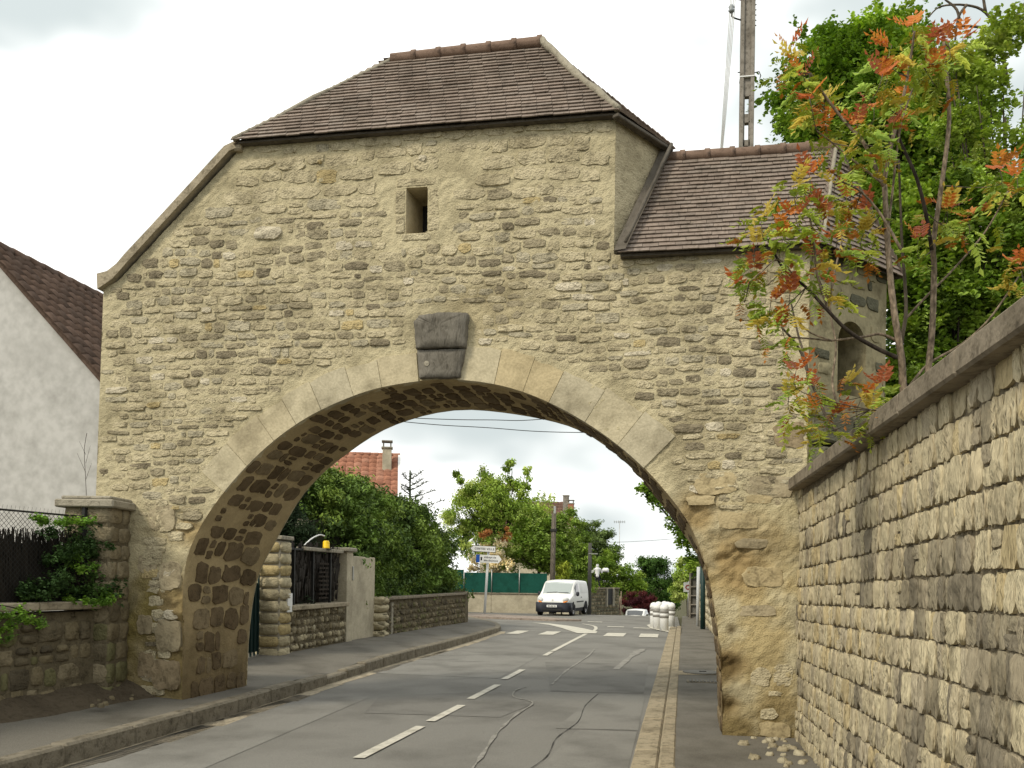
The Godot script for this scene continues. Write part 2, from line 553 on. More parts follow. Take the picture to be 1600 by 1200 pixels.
func snap_to_face(p: Vector2) -> Vector2:
	var best := p
	var bd := 1e9
	var lines := [face_line, arch, PackedVector2Array([slit.position, slit.position + Vector2(slit.size.x, 0), slit.end, slit.position + Vector2(0, slit.size.y)])]
	for l in 3:
		var n: int = lines[l].size()
		for i in (n if l != 1 else n - 1):
			var q := Geometry2D.get_closest_point_to_segment(p, lines[l][i], lines[l][(i + 1) % n])
			if p.distance_squared_to(q) < bd:
				bd = p.distance_squared_to(q)
				best = q
	return best

var relief := FastNoiseLite.new()
var broad := FastNoiseLite.new()

func worn(p: Vector2) -> float:       # how eroded the face is
	var e := 0.0
	e = maxf(e, 1.0 - p.distance_to(Vector2(0.68, 1.9)) / 0.55)
	e = maxf(e, 1.2 - p.distance_to(Vector2(0.6, 0.78)) / 0.22)
	e = maxf(e, 1.1 - p.distance_to(Vector2(0.62, 0.36)) / 0.16)
	e = maxf(e, 1.0 - p.distance_to(Vector2(0.3, 2.35)) / 0.35)
	e = maxf(e, (1.0 - p.distance_to(Vector2(-5.65, 1.1)) / 0.8) if p.x < -5.2 else 0.0)
	e = maxf(e, 0.8 - p.distance_to(Vector2(-5.5, 2.2)) / 0.4)
	return clampf(e, 0.0, 1.0)

func face_relief(p: Vector2) -> float:
	var e := worn(p)
	return relief.get_noise_2d(p.x * 170.0, p.y * 240.0) * 0.016 + broad.get_noise_2d(p.x * 100.0, p.y * 100.0) * 0.012 + e * (relief.get_noise_2d(p.x * 60.0 + 900.0, p.y * 90.0) * 0.075 - 0.035)

func face_stain(p: Vector2) -> Color:
	var n := broad.get_noise_2d(p.x * 60.0 + 300.0, p.y * 60.0)
	var n2 := broad.get_noise_2d(p.x * 150.0 - 700.0, p.y * 150.0)
	var c := Vector3.ONE * (1.0 + 0.1 * n)
	# ochre old plaster on the right pier
	if p.x > 0.1 and p.y < 2.7:
		var k := clampf((2.7 - p.y) * 1.2, 0, 1) * clampf(0.55 + n2 * 1.6, 0, 1)
		c = c.lerp(Vector3(0.96, 0.89, 0.74), k)
	# bare brown stone where the plaster is gone
	c = c.lerp(Vector3(0.62, 0.51, 0.37), clampf(worn(p) * 1.3 - 0.1 + n2 * 0.5, 0, 0.85) if worn(p) > 0.05 else 0.0)
	# black hollows and mossy foot of the right pier
	for h in [[0.60, 0.78, 0.13], [0.60, 0.36, 0.09], [0.63, 1.15, 0.07]]:
		c = c.lerp(Vector3(0.16, 0.12, 0.075), clampf(1.3 - p.distance_to(Vector2(h[0], h[1])) / h[2] + n2 * 0.6, 0, 0.9))
	if p.x > 0.4:
		c = c.lerp(Vector3(0.2, 0.17, 0.09), clampf((0.26 + n2 * 0.3 - p.y) * 6.0, 0, 0.8))
	# grey lichen streak beside the arch's right haunch and round the keystone
	c = c.lerp(Vector3(0.5, 0.48, 0.45), clampf(1.0 - Vector2((p.x - 0.12) * 1.6, p.y - 3.05).length() / 0.55 + n2 * 0.5, 0, 0.75))
	c = c.lerp(Vector3(0.66, 0.62, 0.55), clampf(0.9 - Vector2(p.x + 2.0, (p.y - 4.55) * 1.5).length() / 0.75 + n2 * 0.4, 0, 0.5))
	# rain-splash dirt near the ground
	c = c.lerp(Vector3(0.42, 0.36, 0.25), clampf((0.75 + 0.5 * n2 - p.y) * 1.3, 0, 0.75))
	if p.x < -5.2:
		c = c.lerp(Vector3(0.46, 0.40, 0.27), clampf((2.2 - p.y) * 0.5 + n2 * 0.6, 0, 0.85))
	if p.x < -5.85 and p.y < 2.0:      # green algae behind the pillar
		c = c.lerp(Vector3(0.42, 0.40, 0.16), clampf(0.6 - absf(p.y - 1.2) * 0.7 + n2 * 0.4, 0, 0.6))
	return Color(c.x, c.y, c.z)

func front_wall(parent: Node3D) -> void:
	var step := 0.027
	var nx := int(8.1 / step)
	var ny := int(6.75 / step)
	var keep := []
	for j in ny:
		var row := PackedByteArray()
		row.resize(nx)
		for i in nx:
			var p := Vector2(-6.68 + (i + 0.5) * step, -0.12 + (j + 0.5) * step)
			row[i] = 1 if in_face(p) and arch_distance_fast(p) else 0
		keep.append(row)
	var st := SurfaceTool.new()
	st.begin(Mesh.PRIMITIVE_TRIANGLES)
	st.set_smooth_group(0)
	var ids := {}
	var count := 0
	for j in ny:
		for i in nx:
			if keep[j][i] == 0:
				continue
			var k := []
			for c in [[0, 0], [1, 0], [1, 1], [0, 1]]:
				var a: int = i + c[0]
				var b: int = j + c[1]
				var key := a * 4096 + b
				if not ids.has(key):
					var p := Vector2(-6.68 + a * step, -0.12 + b * step)
					var whole := true
					for q in [[-1, -1], [0, -1], [-1, 0], [0, 0]]:
						var x: int = a + q[0]
						var y: int = b + q[1]
						if x < 0 or y < 0 or x >= nx or y >= ny or keep[y][x] == 0:
							whole = false
					if not whole:
						p = snap_to_face(p)
					st.set_color(face_stain(p))
					st.add_vertex(Vector3(p.x, p.y, FRONT + (face_relief(p) if whole else minf(face_relief(p), 0.0))))
					ids[key] = count
					count += 1
				k.append(ids[key])
			for q in [0, 2, 1, 0, 3, 2]:
				st.add_index(k[q])
	st.generate_normals()
	put("front_wall", st.commit(), mats.mortar, parent)

func arch_distance_fast(p: Vector2) -> bool:
	return not (p.x > -5.54 and p.x < 0.57 and p.y < 3.83 and Geometry2D.is_point_in_polygon(p, arch))

func build_gate() -> void:
	var gate := thing("stone_gateway", "tall old rubble stone gateway with round arch, dark keystone and tiled roofs spanning the street", "gateway")
	relief.seed = 4
	relief.frequency = 0.06
	relief.fractal_octaves = 4
	broad.seed = 9
	broad.frequency = 0.012
	broad.fractal_octaves = 4
	front_wall(gate)
	# ---- vault under the arch
	var st := SurfaceTool.new()
	st.begin(Mesh.PRIMITIVE_TRIANGLES)
	st.set_smooth_group(0)
	var across := 30
	for i in arch.size():
		var d := (arch[mini(i + 1, arch.size() - 1)] - arch[maxi(i - 1, 0)]).normalized()
		var n := Vector2(-d.y, d.x)
		for k in across + 1:
			var t := float(k) / across
			var w := clampf(1.0 - t * 3.0, 0, 1) * worn(arch[i])
			var off := 0.0 if k == 0 or k == across else relief.get_noise_2d(arch_len[i] * 90.0, t * 150.0) * 0.012 + w * 0.05 * (relief.get_noise_2d(arch_len[i] * 50.0, t * 90.0 + 77.0) + 0.5)
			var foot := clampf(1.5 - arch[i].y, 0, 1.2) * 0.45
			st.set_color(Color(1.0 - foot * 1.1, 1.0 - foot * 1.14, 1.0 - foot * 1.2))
			var p := arch[i].lerp(arch_back[i], t) + n * off
			st.add_vertex(Vector3(p.x, p.y, lerpf(FRONT, BACK, t)))
	for i in arch.size() - 1:
		for k in across:
			var a := i * (across + 1) + k
			for q in [a, a + across + 1, a + 1, a + 1, a + across + 1, a + across + 2]:
				st.add_index(q)
	st.generate_normals()
	var vm: StandardMaterial3D = mats.vault_mortar
	vm.vertex_color_use_as_albedo = true
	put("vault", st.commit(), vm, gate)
	var vault_meshes := lumps(24, 14, 5.0, 0.16, 0.5, 0.8, 0.965, Vector3(0.24, 0.2, 0.01))
	var total: float = arch_len[-1]
	var vs := courses(1.5, total, func(_x, y): return [0.19, 0.30, 0.17, 0.40] if y < 3.3 else [0.15, 0.26, 0.15, 0.38], 0.026, func(x, y, w, h): return x - w * 0.5 > 0.02 and x + w * 0.5 < 1.47 and y > 0.15 and y < total - 0.1 and rng.randf() < 0.93)
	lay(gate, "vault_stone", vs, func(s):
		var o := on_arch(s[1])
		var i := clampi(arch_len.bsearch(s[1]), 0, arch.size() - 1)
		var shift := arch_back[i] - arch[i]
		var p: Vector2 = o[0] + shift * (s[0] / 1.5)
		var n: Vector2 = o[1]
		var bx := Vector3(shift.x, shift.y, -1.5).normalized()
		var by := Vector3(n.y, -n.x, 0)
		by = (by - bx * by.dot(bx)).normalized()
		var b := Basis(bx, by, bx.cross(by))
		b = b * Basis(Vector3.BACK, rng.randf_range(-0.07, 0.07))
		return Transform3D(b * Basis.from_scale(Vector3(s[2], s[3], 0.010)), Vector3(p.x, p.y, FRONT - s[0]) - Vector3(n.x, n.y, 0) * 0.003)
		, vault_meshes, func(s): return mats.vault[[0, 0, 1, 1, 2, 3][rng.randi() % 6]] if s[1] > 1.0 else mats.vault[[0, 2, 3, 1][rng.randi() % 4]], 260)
	# ---- voussoirs
	var s0 := 0.0
	var s1 := 0.0
	for i in arch.size():
		if arch[i].x < -5.0:
			s0 = arch_len[i]
		if arch[i].x < -0.15:
			s1 = arch_len[i]
	var key_from := 0.0
	var key_to := 0.0
	for i in arch.size():
		if arch[i].x < -2.73 and arch[i].y > 3.0:
			key_from = arch_len[i]
		if arch[i].x < -2.27:
			key_to = arch_len[i]
	var cuts := []
	var s := s0
	while s < key_from - 0.2:
		var e := minf(s + rng.randf_range(0.27, 0.44), key_from)
		if key_from - e < 0.2:
			e = key_from
		cuts.append([s, e])
		s = e
	s = key_to
	while s < s1 - 0.2:
		var e := s + rng.randf_range(0.28, 0.46)
		cuts.append([s, e])
		s = e
	for c in cuts:
		var left: bool = c[0] < key_from
		var k: float = (c[0] - s0) / (key_from - s0) if left else 1.0 - (c[0] - key_to) / (s1 - key_to)
		var thick := lerpf(0.36, 0.31, clampf(k, 0, 1)) * rng.randf_range(0.9, 1.12) if left else lerpf(0.46, 0.34, clampf(k, 0, 1)) * rng.randf_range(0.92, 1.1)
		var inner := PackedVector2Array()
		var outer := PackedVector2Array()
		for q in 5:
			var o := on_arch(lerpf(c[0] + 0.003, c[1] - 0.003, q / 4.0))
			inner.append(o[0] - o[1] * 0.004)
			outer.append(o[0] + o[1] * (thick + rng.randf_range(-0.012, 0.012)))
		outer.reverse()
		inner.append_array(outer)
		var g := Geo.new()
		g.prism(inner, Transform3D(), FRONT - 0.12, FRONT + 0.012 + rng.randf_range(-0.003, 0.003))
		put("voussoir", g.done(), mats.dressed[3 if absf(on_arch(c[0])[0].x + 1.7) < 0.2 else [0, 1, 2, 0, 1, 0, 2][rng.randi() % 7]], gate)
	# ---- keystone in two blocks
	var kg := Geo.new(true)
	for q in [[PackedVector2Array([Vector2(-2.725, 3.815), Vector2(-2.275, 3.815), Vector2(-2.215, 4.125), Vector2(-2.755, 4.125)]), 0.075, 0.02], [PackedVector2Array([Vector2(-2.76, 4.132), Vector2(-2.21, 4.132), Vector2(-2.185, 4.50), Vector2(-2.46, 4.515), Vector2(-2.73, 4.49), Vector2(-2.785, 4.42)]), 0.115, 0.05]]:
		var g := Geo.new(true)
		var poly: PackedVector2Array = q[0]
		var c := Vector2.ZERO
		for v in poly:
			c += v / poly.size()
		var n := 7
		var rows := []
		for lv in [[1.0, -0.12], [1.0, q[1] - 0.025], [0.96, q[1]]]:
			var ring := []
			for i in poly.size():
				for k in n:
					var v: Vector2 = poly[i].lerp(poly[(i + 1) % poly.size()], float(k) / n)
					v = c + (v - c) * lv[0]
					v += Vector2(rng.randf_range(-1, 1), rng.randf_range(-1, 1)) * 0.006
					ring.append(Vector3(v.x, v.y, FRONT + lv[1] + rng.randf_range(-0.1, 0.1) * q[2]))
			rows.append(ring)
		for lv in [0.6, 0.25]:
			var ring := []
			for v in rows[2]:
				ring.append(Vector3(c.x + (v.x - c.x) * lv, c.y + (v.y - c.y) * lv, FRONT + q[1] + rng.randf_range(-0.004, 0.004)))
			rows.append(ring)
		var m: int = rows[0].size()
		for i in rows.size() - 1:
			for k in m:
				g.quad(rows[i][k], rows[i][(k + 1) % m], rows[i + 1][(k + 1) % m], rows[i + 1][k])
		for k in m:
			g.tri(rows[-1][k], rows[-1][(k + 1) % m], Vector3(c.x, c.y, FRONT + q[1]))
		put("keystone", g.done(), mats.keystone, gate)
	var disc := Geo.new()
	disc.lathe([Vector2(0.0, 0.0), Vector2(0.03, 0.0), Vector2(0.03, 0.012), Vector2(0.0, 0.014)], Transform3D(Basis(Vector3.RIGHT, PI / 2), Vector3(-2.64, 3.97, FRONT + 0.07)), 14)
	put("survey_disc", disc.done(), mats.cement, gate)
	# ---- slit window: reveal, dark inside
	var w := Geo.new()
	var a := slit.position
	var b := slit.end
	var deep := FRONT - 0.5
	w.quad(Vector3(a.x, a.y, FRONT), Vector3(a.x + 0.05, a.y, deep), Vector3(a.x + 0.05, b.y, deep), Vector3(a.x, b.y, FRONT))
	w.quad(Vector3(b.x, a.y, deep), Vector3(b.x, a.y, FRONT), Vector3(b.x, b.y, FRONT), Vector3(b.x, b.y, deep))
	w.quad(Vector3(a.x, a.y, FRONT), Vector3(b.x, a.y, FRONT), Vector3(b.x, a.y, deep), Vector3(a.x + 0.05, a.y, deep))
	w.quad(Vector3(a.x, b.y, FRONT), Vector3(a.x + 0.05, b.y, deep), Vector3(b.x, b.y, deep), Vector3(b.x, b.y, FRONT))
	var slit_node := put("slit_window", w.done(), mats.dressed[1], gate)
	put("dark_pane", one_box(Vector3(0.3, 0.56, 0.02), 0.0, at(-2.79, 5.68, deep - 0.011)), mats.black, slit_node)
	for q in [[-2.80, 5.99, 0.46, 0.10], [-2.80, 5.385, 0.34, 0.085], [-2.99, 5.78, 0.12, 0.26], [-2.985, 5.53, 0.11, 0.2], [-2.605, 5.76, 0.12, 0.3], [-2.6, 5.52, 0.13, 0.16]]:
		put("frame_stone", one_box(Vector3(q[2], q[3], 0.12), 0.012, at(q[0], q[1], FRONT - 0.054)), mats.gate[rng.randi() % 2], slit_node)
	# ---- face stones
	var frame_face := func(q): return Transform3D(Basis(Vector3.BACK, rng.randf_range(-0.06, 0.06)) * Basis.from_scale(Vector3(q[2], q[3], (0.012 if q[1] < 5.3 and not (q[0] > 6.8 and q[1] < 2.5) else 0.010) * rng.randf_range(0.6, 1.4) * clampf(q[2] / 0.2, 0.55, 1.0))), Vector3(-6.7 + q[0], q[1], FRONT + 0.001 + face_relief(Vector2(-6.7 + q[0], q[1])) * 0.6))
	var accept := func(x, y, ww, hh) -> bool:
		var p := Vector2(x - 6.7, y)
		for c in [Vector2(-0.5, -0.5), Vector2(0.5, -0.5), Vector2(0.5, 0.5), Vector2(-0.5, 0.5)]:
			if not in_face(p + c * Vector2(ww + 0.03, hh + 0.02)):
				return false
		if Rect2(-3.1, 5.33, 0.6, 0.75).intersects(Rect2(p.x - ww / 2, p.y - hh / 2, ww, hh)):
			return false
		if Rect2(-2.82, 3.7, 0.67, 0.86).intersects(Rect2(p.x - ww / 2, p.y - hh / 2, ww, hh)):
			return false
		if Rect2(-4.72, 5.42, 0.36, 0.2).intersects(Rect2(p.x - ww / 2, p.y - hh / 2, ww, hh)):
			return false
		if Rect2(-6.75, 0.0, 0.75, 2.65).has_point(p):
			return false
		if ww > 0.34 and hh > 0.13 and p.y < 5.7 and p.y > 2.4 and rng.randf() < 0.6:
			return false
		var r := maxf(ww, hh) * 0.5
		var d := arch_distance(p)
		if y > 2.3 and p.x < 0.05 and p.x > -5.2:
			return d > (0.39 if p.x < -2.5 else (0.42 if p.x < -1.2 else 0.50)) + hh * 0.5
		if p.x > 0.2 and y < 2.45 and rng.randf() < 0.72:
			return false
		return d > r * 0.9 + 0.03
	var pick := func(q) -> Material:
		var p := Vector2(q[0] - 6.7, q[1])
		var r := rng.randf()
		if p.y > 5.75:
			return mats.gate[0 if r < 0.75 else (1 if r < 0.92 else (2 if r < 0.985 else (3 if r < 0.995 else 5)))]
		var dark := 0.26
		if p.x > -0.5 and p.x < 0.6 and p.y > 2.6 and p.y < 4.3:
			dark = 0.40
		if p.x > 0.1 and p.y < 2.5:
			return mats.pier[3] if r < 0.4 else (mats.gate[0] if r < 0.8 else mats.pier[0])
		if p.y < 2.3:
			dark = 0.2
		if q[2] < 0.12:
			dark *= 0.4
		if r < dark:
			return mats.gate[3 if r < dark * 0.78 else 4]
		r = rng.randf()
		return mats.gate[0 if r < 0.40 else (1 if r < 0.72 else (2 if r < 0.90 else (5 if r < 0.94 else 6)))]
	var style := func(x, y) -> Array:
		if y > 6.15:
			return [0.12, 0.17, 0.16, 0.48]
		if y > 5.72:
			return [0.16, 0.19, 0.24, 0.52]
		if y > 4.3:
			return [0.08, 0.155, 0.12, 0.31]
		if y > 2.3:
			return [0.065, 0.13, 0.12, 0.32]
		return [0.12, 0.26, 0.14, 0.42]
	var face_stones := courses(8.1, 6.5, style, 0.017, accept, 0.72)
	face_stones.append_array(rubble(2.2, 6.2, [[900, 0.14, 0.3, 0.09, 0.15]], 0.03, 0.05, func(x, y, w, h): return y < 2.3 and x < 1.6 and x > 0.7 and accept.call(x, y, w, h)))
	for q in face_stones:
		q[1] += broad.get_noise_2d(q[0] * 55.0, q[1] * 20.0) * 0.10
	var face_meshes := lumps(48, 14, 4.8, 0.17, 0.9, 0.6, 0.965)
	lay(gate, "stone", face_stones, frame_face, face_meshes, pick, 300)
	for q in [[-4.54, 5.52, 0.33, 0.15, 6], [-2.74, 6.24, 0.09, 0.07, 6], [-3.93, 6.28, 0.05, 0.045, 5]]:     # pale block left of the window; white and rusty chips above
		put("pale_block", face_meshes[3], mats.gate[q[4]], gate, Transform3D(Basis.from_scale(Vector3(q[2], q[3], 0.02)), Vector3(q[0], q[1], FRONT + 0.006)))
	# big weathered blocks at the left foot and up the right pier's outer corner
	var big := lumps(6, 18, 6.5, 0.13, 0.9, 0.6, 0.965, Vector3(0.34, 0.34, 0.03))
	for q in [[-5.71, 0.48, 0.38, 0.34, 0.04, 2], [-5.69, 0.93, 0.34, 0.36, 0.03, 5], [-5.68, 1.62, 0.3, 0.34, 0.012, 0], [-5.98, 1.75, 0.26, 0.2, 0.01, 0], [-6.0, 1.05, 0.2, 0.22, 0.012, 1], [-5.98, 0.58, 0.2, 0.3, 0.015, 2], [1.18, 3.15, 0.32, 0.25, 0.014, 2], [1.0, 2.62, 0.5, 0.22, 0.012, 0], [0.45, 2.66, 0.42, 0.24, 0.014, 3], [0.95, 1.7, 0.42, 0.2, 0.006, 3], [-5.8, 2.3, 0.36, 0.3, 0.012, 0]]:
		put("corner_block", big[rng.randi() % 6], mats.pier[q[5] % 4], gate, Transform3D(Basis.from_scale(Vector3(q[2], q[3], q[4])), Vector3(q[0], q[1], FRONT)))
	# ---- back face, left end, tops
	var back := Geo.new()
	var back_poly := PackedVector2Array()
	for i in range(0, arch.size(), 3):
		back_poly.append(arch_back[i])
	back_poly.append(arch_back[-1])
	for q in [Vector2(1.36, -0.1), Vector2(1.36, 5.08), Vector2(-0.63, 5.08), Vector2(-0.63, 6.56), Vector2(-4.9, 6.56), Vector2(-6.5, 5.0), Vector2(-6.62, 5.0), Vector2(-6.66, -0.1)]:
		back_poly.append(q)
	back.prism(back_poly, Transform3D(), BACK, BACK + 0.02)
	put("back_wall", back.done(), mats.gate[1], gate)
	var ends := Geo.new()
	ends.quad(Vector3(-6.66, -0.1, BACK), Vector3(-6.66, -0.1, FRONT), Vector3(-6.66, 2.2, FRONT), Vector3(-6.66, 2.2, BACK))
	ends.quad(Vector3(-6.66, 2.2, BACK), Vector3(-6.66, 2.2, FRONT), Vector3(-6.59, 4.98, FRONT), Vector3(-6.59, 4.98, BACK))
	put("end_wall", ends.done(), mats.gate[1], gate)
	# ---- canted end walls: the tower's and the wing's, with the niche in the wing's
	var cant := Geo.new()
	cant.quad(Vector3(-0.632, 4.95, FRONT), Vector3(-0.15, 4.95, MID), Vector3(-0.15, 6.52, MID), Vector3(-0.632, 6.52, FRONT))
	cant.quad(Vector3(-0.15, 4.95, MID), Vector3(-0.632, 4.95, BACK), Vector3(-0.632, 6.52, BACK), Vector3(-0.15, 6.52, MID))
	put("tower_end", cant.done(), mats.gate[0], gate)
	var tip := Vector3(2.31, 0, -10.45)
	var e0 := Vector3(1.36, 0, FRONT)
	var along := (tip - e0).normalized()
	var out := along.cross(Vector3.UP) * -1.0
	if out.z < 0.0:
		out = -out
	var len := e0.distance_to(tip)
	var fr := Transform3D(Basis(along, Vector3.UP, along.cross(Vector3.UP)), e0)
	# wall with an arched hole
	var niche := PackedVector2Array([Vector2(0.48, 3.64)])
	for k in 13:
		var ang := PI - PI * k / 12.0
		niche.append(Vector2(0.725 + 0.245 * cos(ang), 4.18 + 0.25 * sin(ang)))
	niche.append(Vector2(0.97, 3.64))
	var wall_poly := PackedVector2Array([Vector2(0, -0.1), Vector2(0.48, -0.1)])
	wall_poly.append_array(niche)
	wall_poly.append_array(PackedVector2Array([Vector2(0.97, -0.1), Vector2(len, -0.1), Vector2(len, 5.08), Vector2(0, 5.08)]))
	var wing := Geo.new()
	wing.prism(wall_poly, fr, -0.34, 0.0)
	wing.prism(PackedVector2Array([Vector2(0.48, -0.1), Vector2(0.97, -0.1), Vector2(0.97, 3.64), Vector2(0.48, 3.64)]), fr, -0.3, 0.0)
	wing.quad(tip, Vector3(1.36, 0, BACK), Vector3(1.36, 5.08, BACK), tip + Vector3.UP * 5.08)
	put("wing_end", wing.done(), mats.stained, gate)
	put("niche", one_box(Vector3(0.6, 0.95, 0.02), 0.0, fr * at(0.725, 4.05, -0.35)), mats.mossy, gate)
	lay(gate, "end_stone", courses(len, 5.0, func(_x, _y): return [0.11, 0.2, 0.14, 0.4], 0.02, func(x, y, w, h): return x - w * 0.5 > 0.0 and x + w * 0.5 < len and y > 2.3 and not Rect2(0.43, 3.55, 0.6, 0.95).intersects(Rect2(x - w * 0.5, y - h * 0.5, w, h))), func(q): return fr * Transform3D(Basis.from_scale(Vector3(q[2], q[3], 0.014)), Vector3(q[0], q[1], 0.0)), lumps(12, 12, 4.5, 0.16, 0.5, 0.85, 0.965), func(_q): return mats.stained if rng.randf() < 0.7 else mats.mossy, 120)
	for q in [[0.28, 3.22, 0.5, 0.3], [0.8, 3.24, 0.48, 0.28], [0.26, 2.86, 0.46, 0.32], [0.3, 2.52, 0.5, 0.3], [0.8, 2.85, 0.5, 0.34]]:
		put("corner_block", one_box(Vector3(q[2], q[3], 0.24), 0.02, fr * at(q[0], q[1], 0.06)), mats.mossy, gate)
	# ---- sloping coping on the left shoulder
	var cp := PackedVector2Array([Vector2(-6.63, 5.13), Vector2(-6.5, 5.155), Vector2(-6.38, 5.235), Vector2(-6.28, 5.34), Vector2(-5.96, 5.64), Vector2(-5.5, 6.08), Vector2(-5.05, 6.51), Vector2(-4.87, 6.575), Vector2(-4.86, 6.49), Vector2(-4.99, 6.45), Vector2(-5.92, 5.56), Vector2(-6.24, 5.25), Vector2(-6.43, 5.06), Vector2(-6.62, 4.95)])
	var cg := Geo.new()
	cg.prism(cp, Transform3D(), BACK - 0.06, FRONT + 0.075)
	put("shoulder_coping", cg.done(), mats.coping, gate)
	# ---- roofs
	roof(gate)

func tiled_slope(parent: Node3D, name_: String, a: Vector3, b: Vector3, c: Vector3, d: Vector3, store: Array) -> void:
	# a, b along the eave (left to right seen from outside), c above b, d above a
	var u := (b - a).normalized()
	var up0 := (d - a) - u * (d - a).dot(u)
	var h := up0.length()
	var up := up0 / h
	var n := u.cross(up)
	var gauge := 0.068
	var rows := int(h / gauge)
	var g := Geo.new()
	g.quad(a - n * 0.03, b - n * 0.03, c - n * 0.03, d - n * 0.03)
	put(name_, g.done(), mats.flashing, parent)
	var ld := (d - a).dot(u)
	var rc := (c - a).dot(u)
	var wb := (b - a).dot(u)
	for r in rows:
		var y := r * gauge
		var t := y / h
		var x0 := lerpf(0.0, ld, t) - 0.02
		var x1 := lerpf(wb, rc, t) + 0.02
		var x := x0 - (0.085 if r % 2 == 1 else 0.0) - rng.randf() * 0.02
		var sag := sin(float(r) * 0.7) * 0.003
		while x < x1:
			var wide := 0.168 + rng.randf_range(-0.004, 0.004)
			var l := maxf(x, x0)
			var rr := minf(x + wide - 0.004, x1)
			if rr - l > 0.03:
				store.append([a, u, up, n, l, rr, y + rng.randf_range(-0.005, 0.005) + sag, rng.randf_range(0.0, 0.006), rng.randi() % 5, h])
			x += wide

func tile_mesh(g: Geo, q: Array, o: Vector3) -> void:
	var a: Vector3 = q[0] - o
	var lift: float = 0.026 + q[7]
	var p := []
	var l: float = minf(0.12, q[9] - q[6])
	for e in [[q[4], 0.0, lift], [q[5], 0.0, lift + 0.002], [q[5], l, 0.001], [q[4], l, 0.001]]:
		p.append(a + q[1] * e[0] + q[2] * (q[6] + e[1]) + q[3] * e[2])
	var f: Vector3 = -q[3] * 0.013
	g.quad(p[0], p[1], p[2], p[3])
	g.quad(p[0] + f, p[1] + f, p[1], p[0])
	g.quad(p[0] + f, p[0], p[3], p[3] + f)
	g.quad(p[1], p[1] + f, p[2] + f, p[2])
	g.quad(p[0] + f, p[3] + f, p[2] + f, p[1] + f)

func lay_tiles(parent: Node3D, store: Array, most: int) -> void:
	var rest := []
	for k in 5:
		rest.append(Geo.new())
	for i in store.size():
		var q: Array = store[i]
		if i < most:
			var o: Vector3 = q[0] + q[1] * (q[4] + q[5]) * 0.5 + q[2] * q[6]
			var g := Geo.new()
			tile_mesh(g, q, o)
			put("roof_tile", g.done(), mats.tile[q[8]], parent, Transform3D(Basis(), o))
		else:
			tile_mesh(rest[q[8]], q, Vector3.ZERO)
	var am := ArrayMesh.new()
	for k in 5:
		rest[k].st.generate_normals()
		rest[k].st.commit(am)
		am.surface_set_material(am.get_surface_count() - 1, mats.tile[k])
	stuff(put("small_roof_tile", am, null, parent))

func ridge_row(parent: Node3D, a: Vector3, b: Vector3, n: int, r: float) -> void:
	for i in n:
		var p := a.lerp(b, float(i) / n)
		var q := a.lerp(b, (i + 1.0) / n)
		var d := (q - p).normalized()
		var g := Geo.new(true)
		g.tube([p - d * 0.0, p + d * 0.02, q - d * 0.05, q - d * 0.045, q + d * 0.01], [r * 0.98, r, r * 1.0, r * 1.2, r * 1.2], 12)
		put("ridge_tile", g.done(), mats.ridge, parent, Transform3D(Basis(), Vector3(0, rng.randf_range(-0.006, 0.006), 0)))

func ragged_strip(path: Array, r: float) -> ArrayMesh:
	var g := Geo.new(true)
	var pts := []
	var rad := []
	for i in path.size() - 1:
		for k in 8:
			var j := Vector3(rng.randf_range(-1, 1), rng.randf_range(-1, 1), rng.randf_range(-1, 1)) * r * 0.22
			pts.append(path[i].lerp(path[i + 1], k / 8.0) + j)
			rad.append(r * rng.randf_range(0.8, 1.15))
	pts.append(path[-1])
	rad.append(r)
	g.tube(pts, rad, 7)
	return g.done()

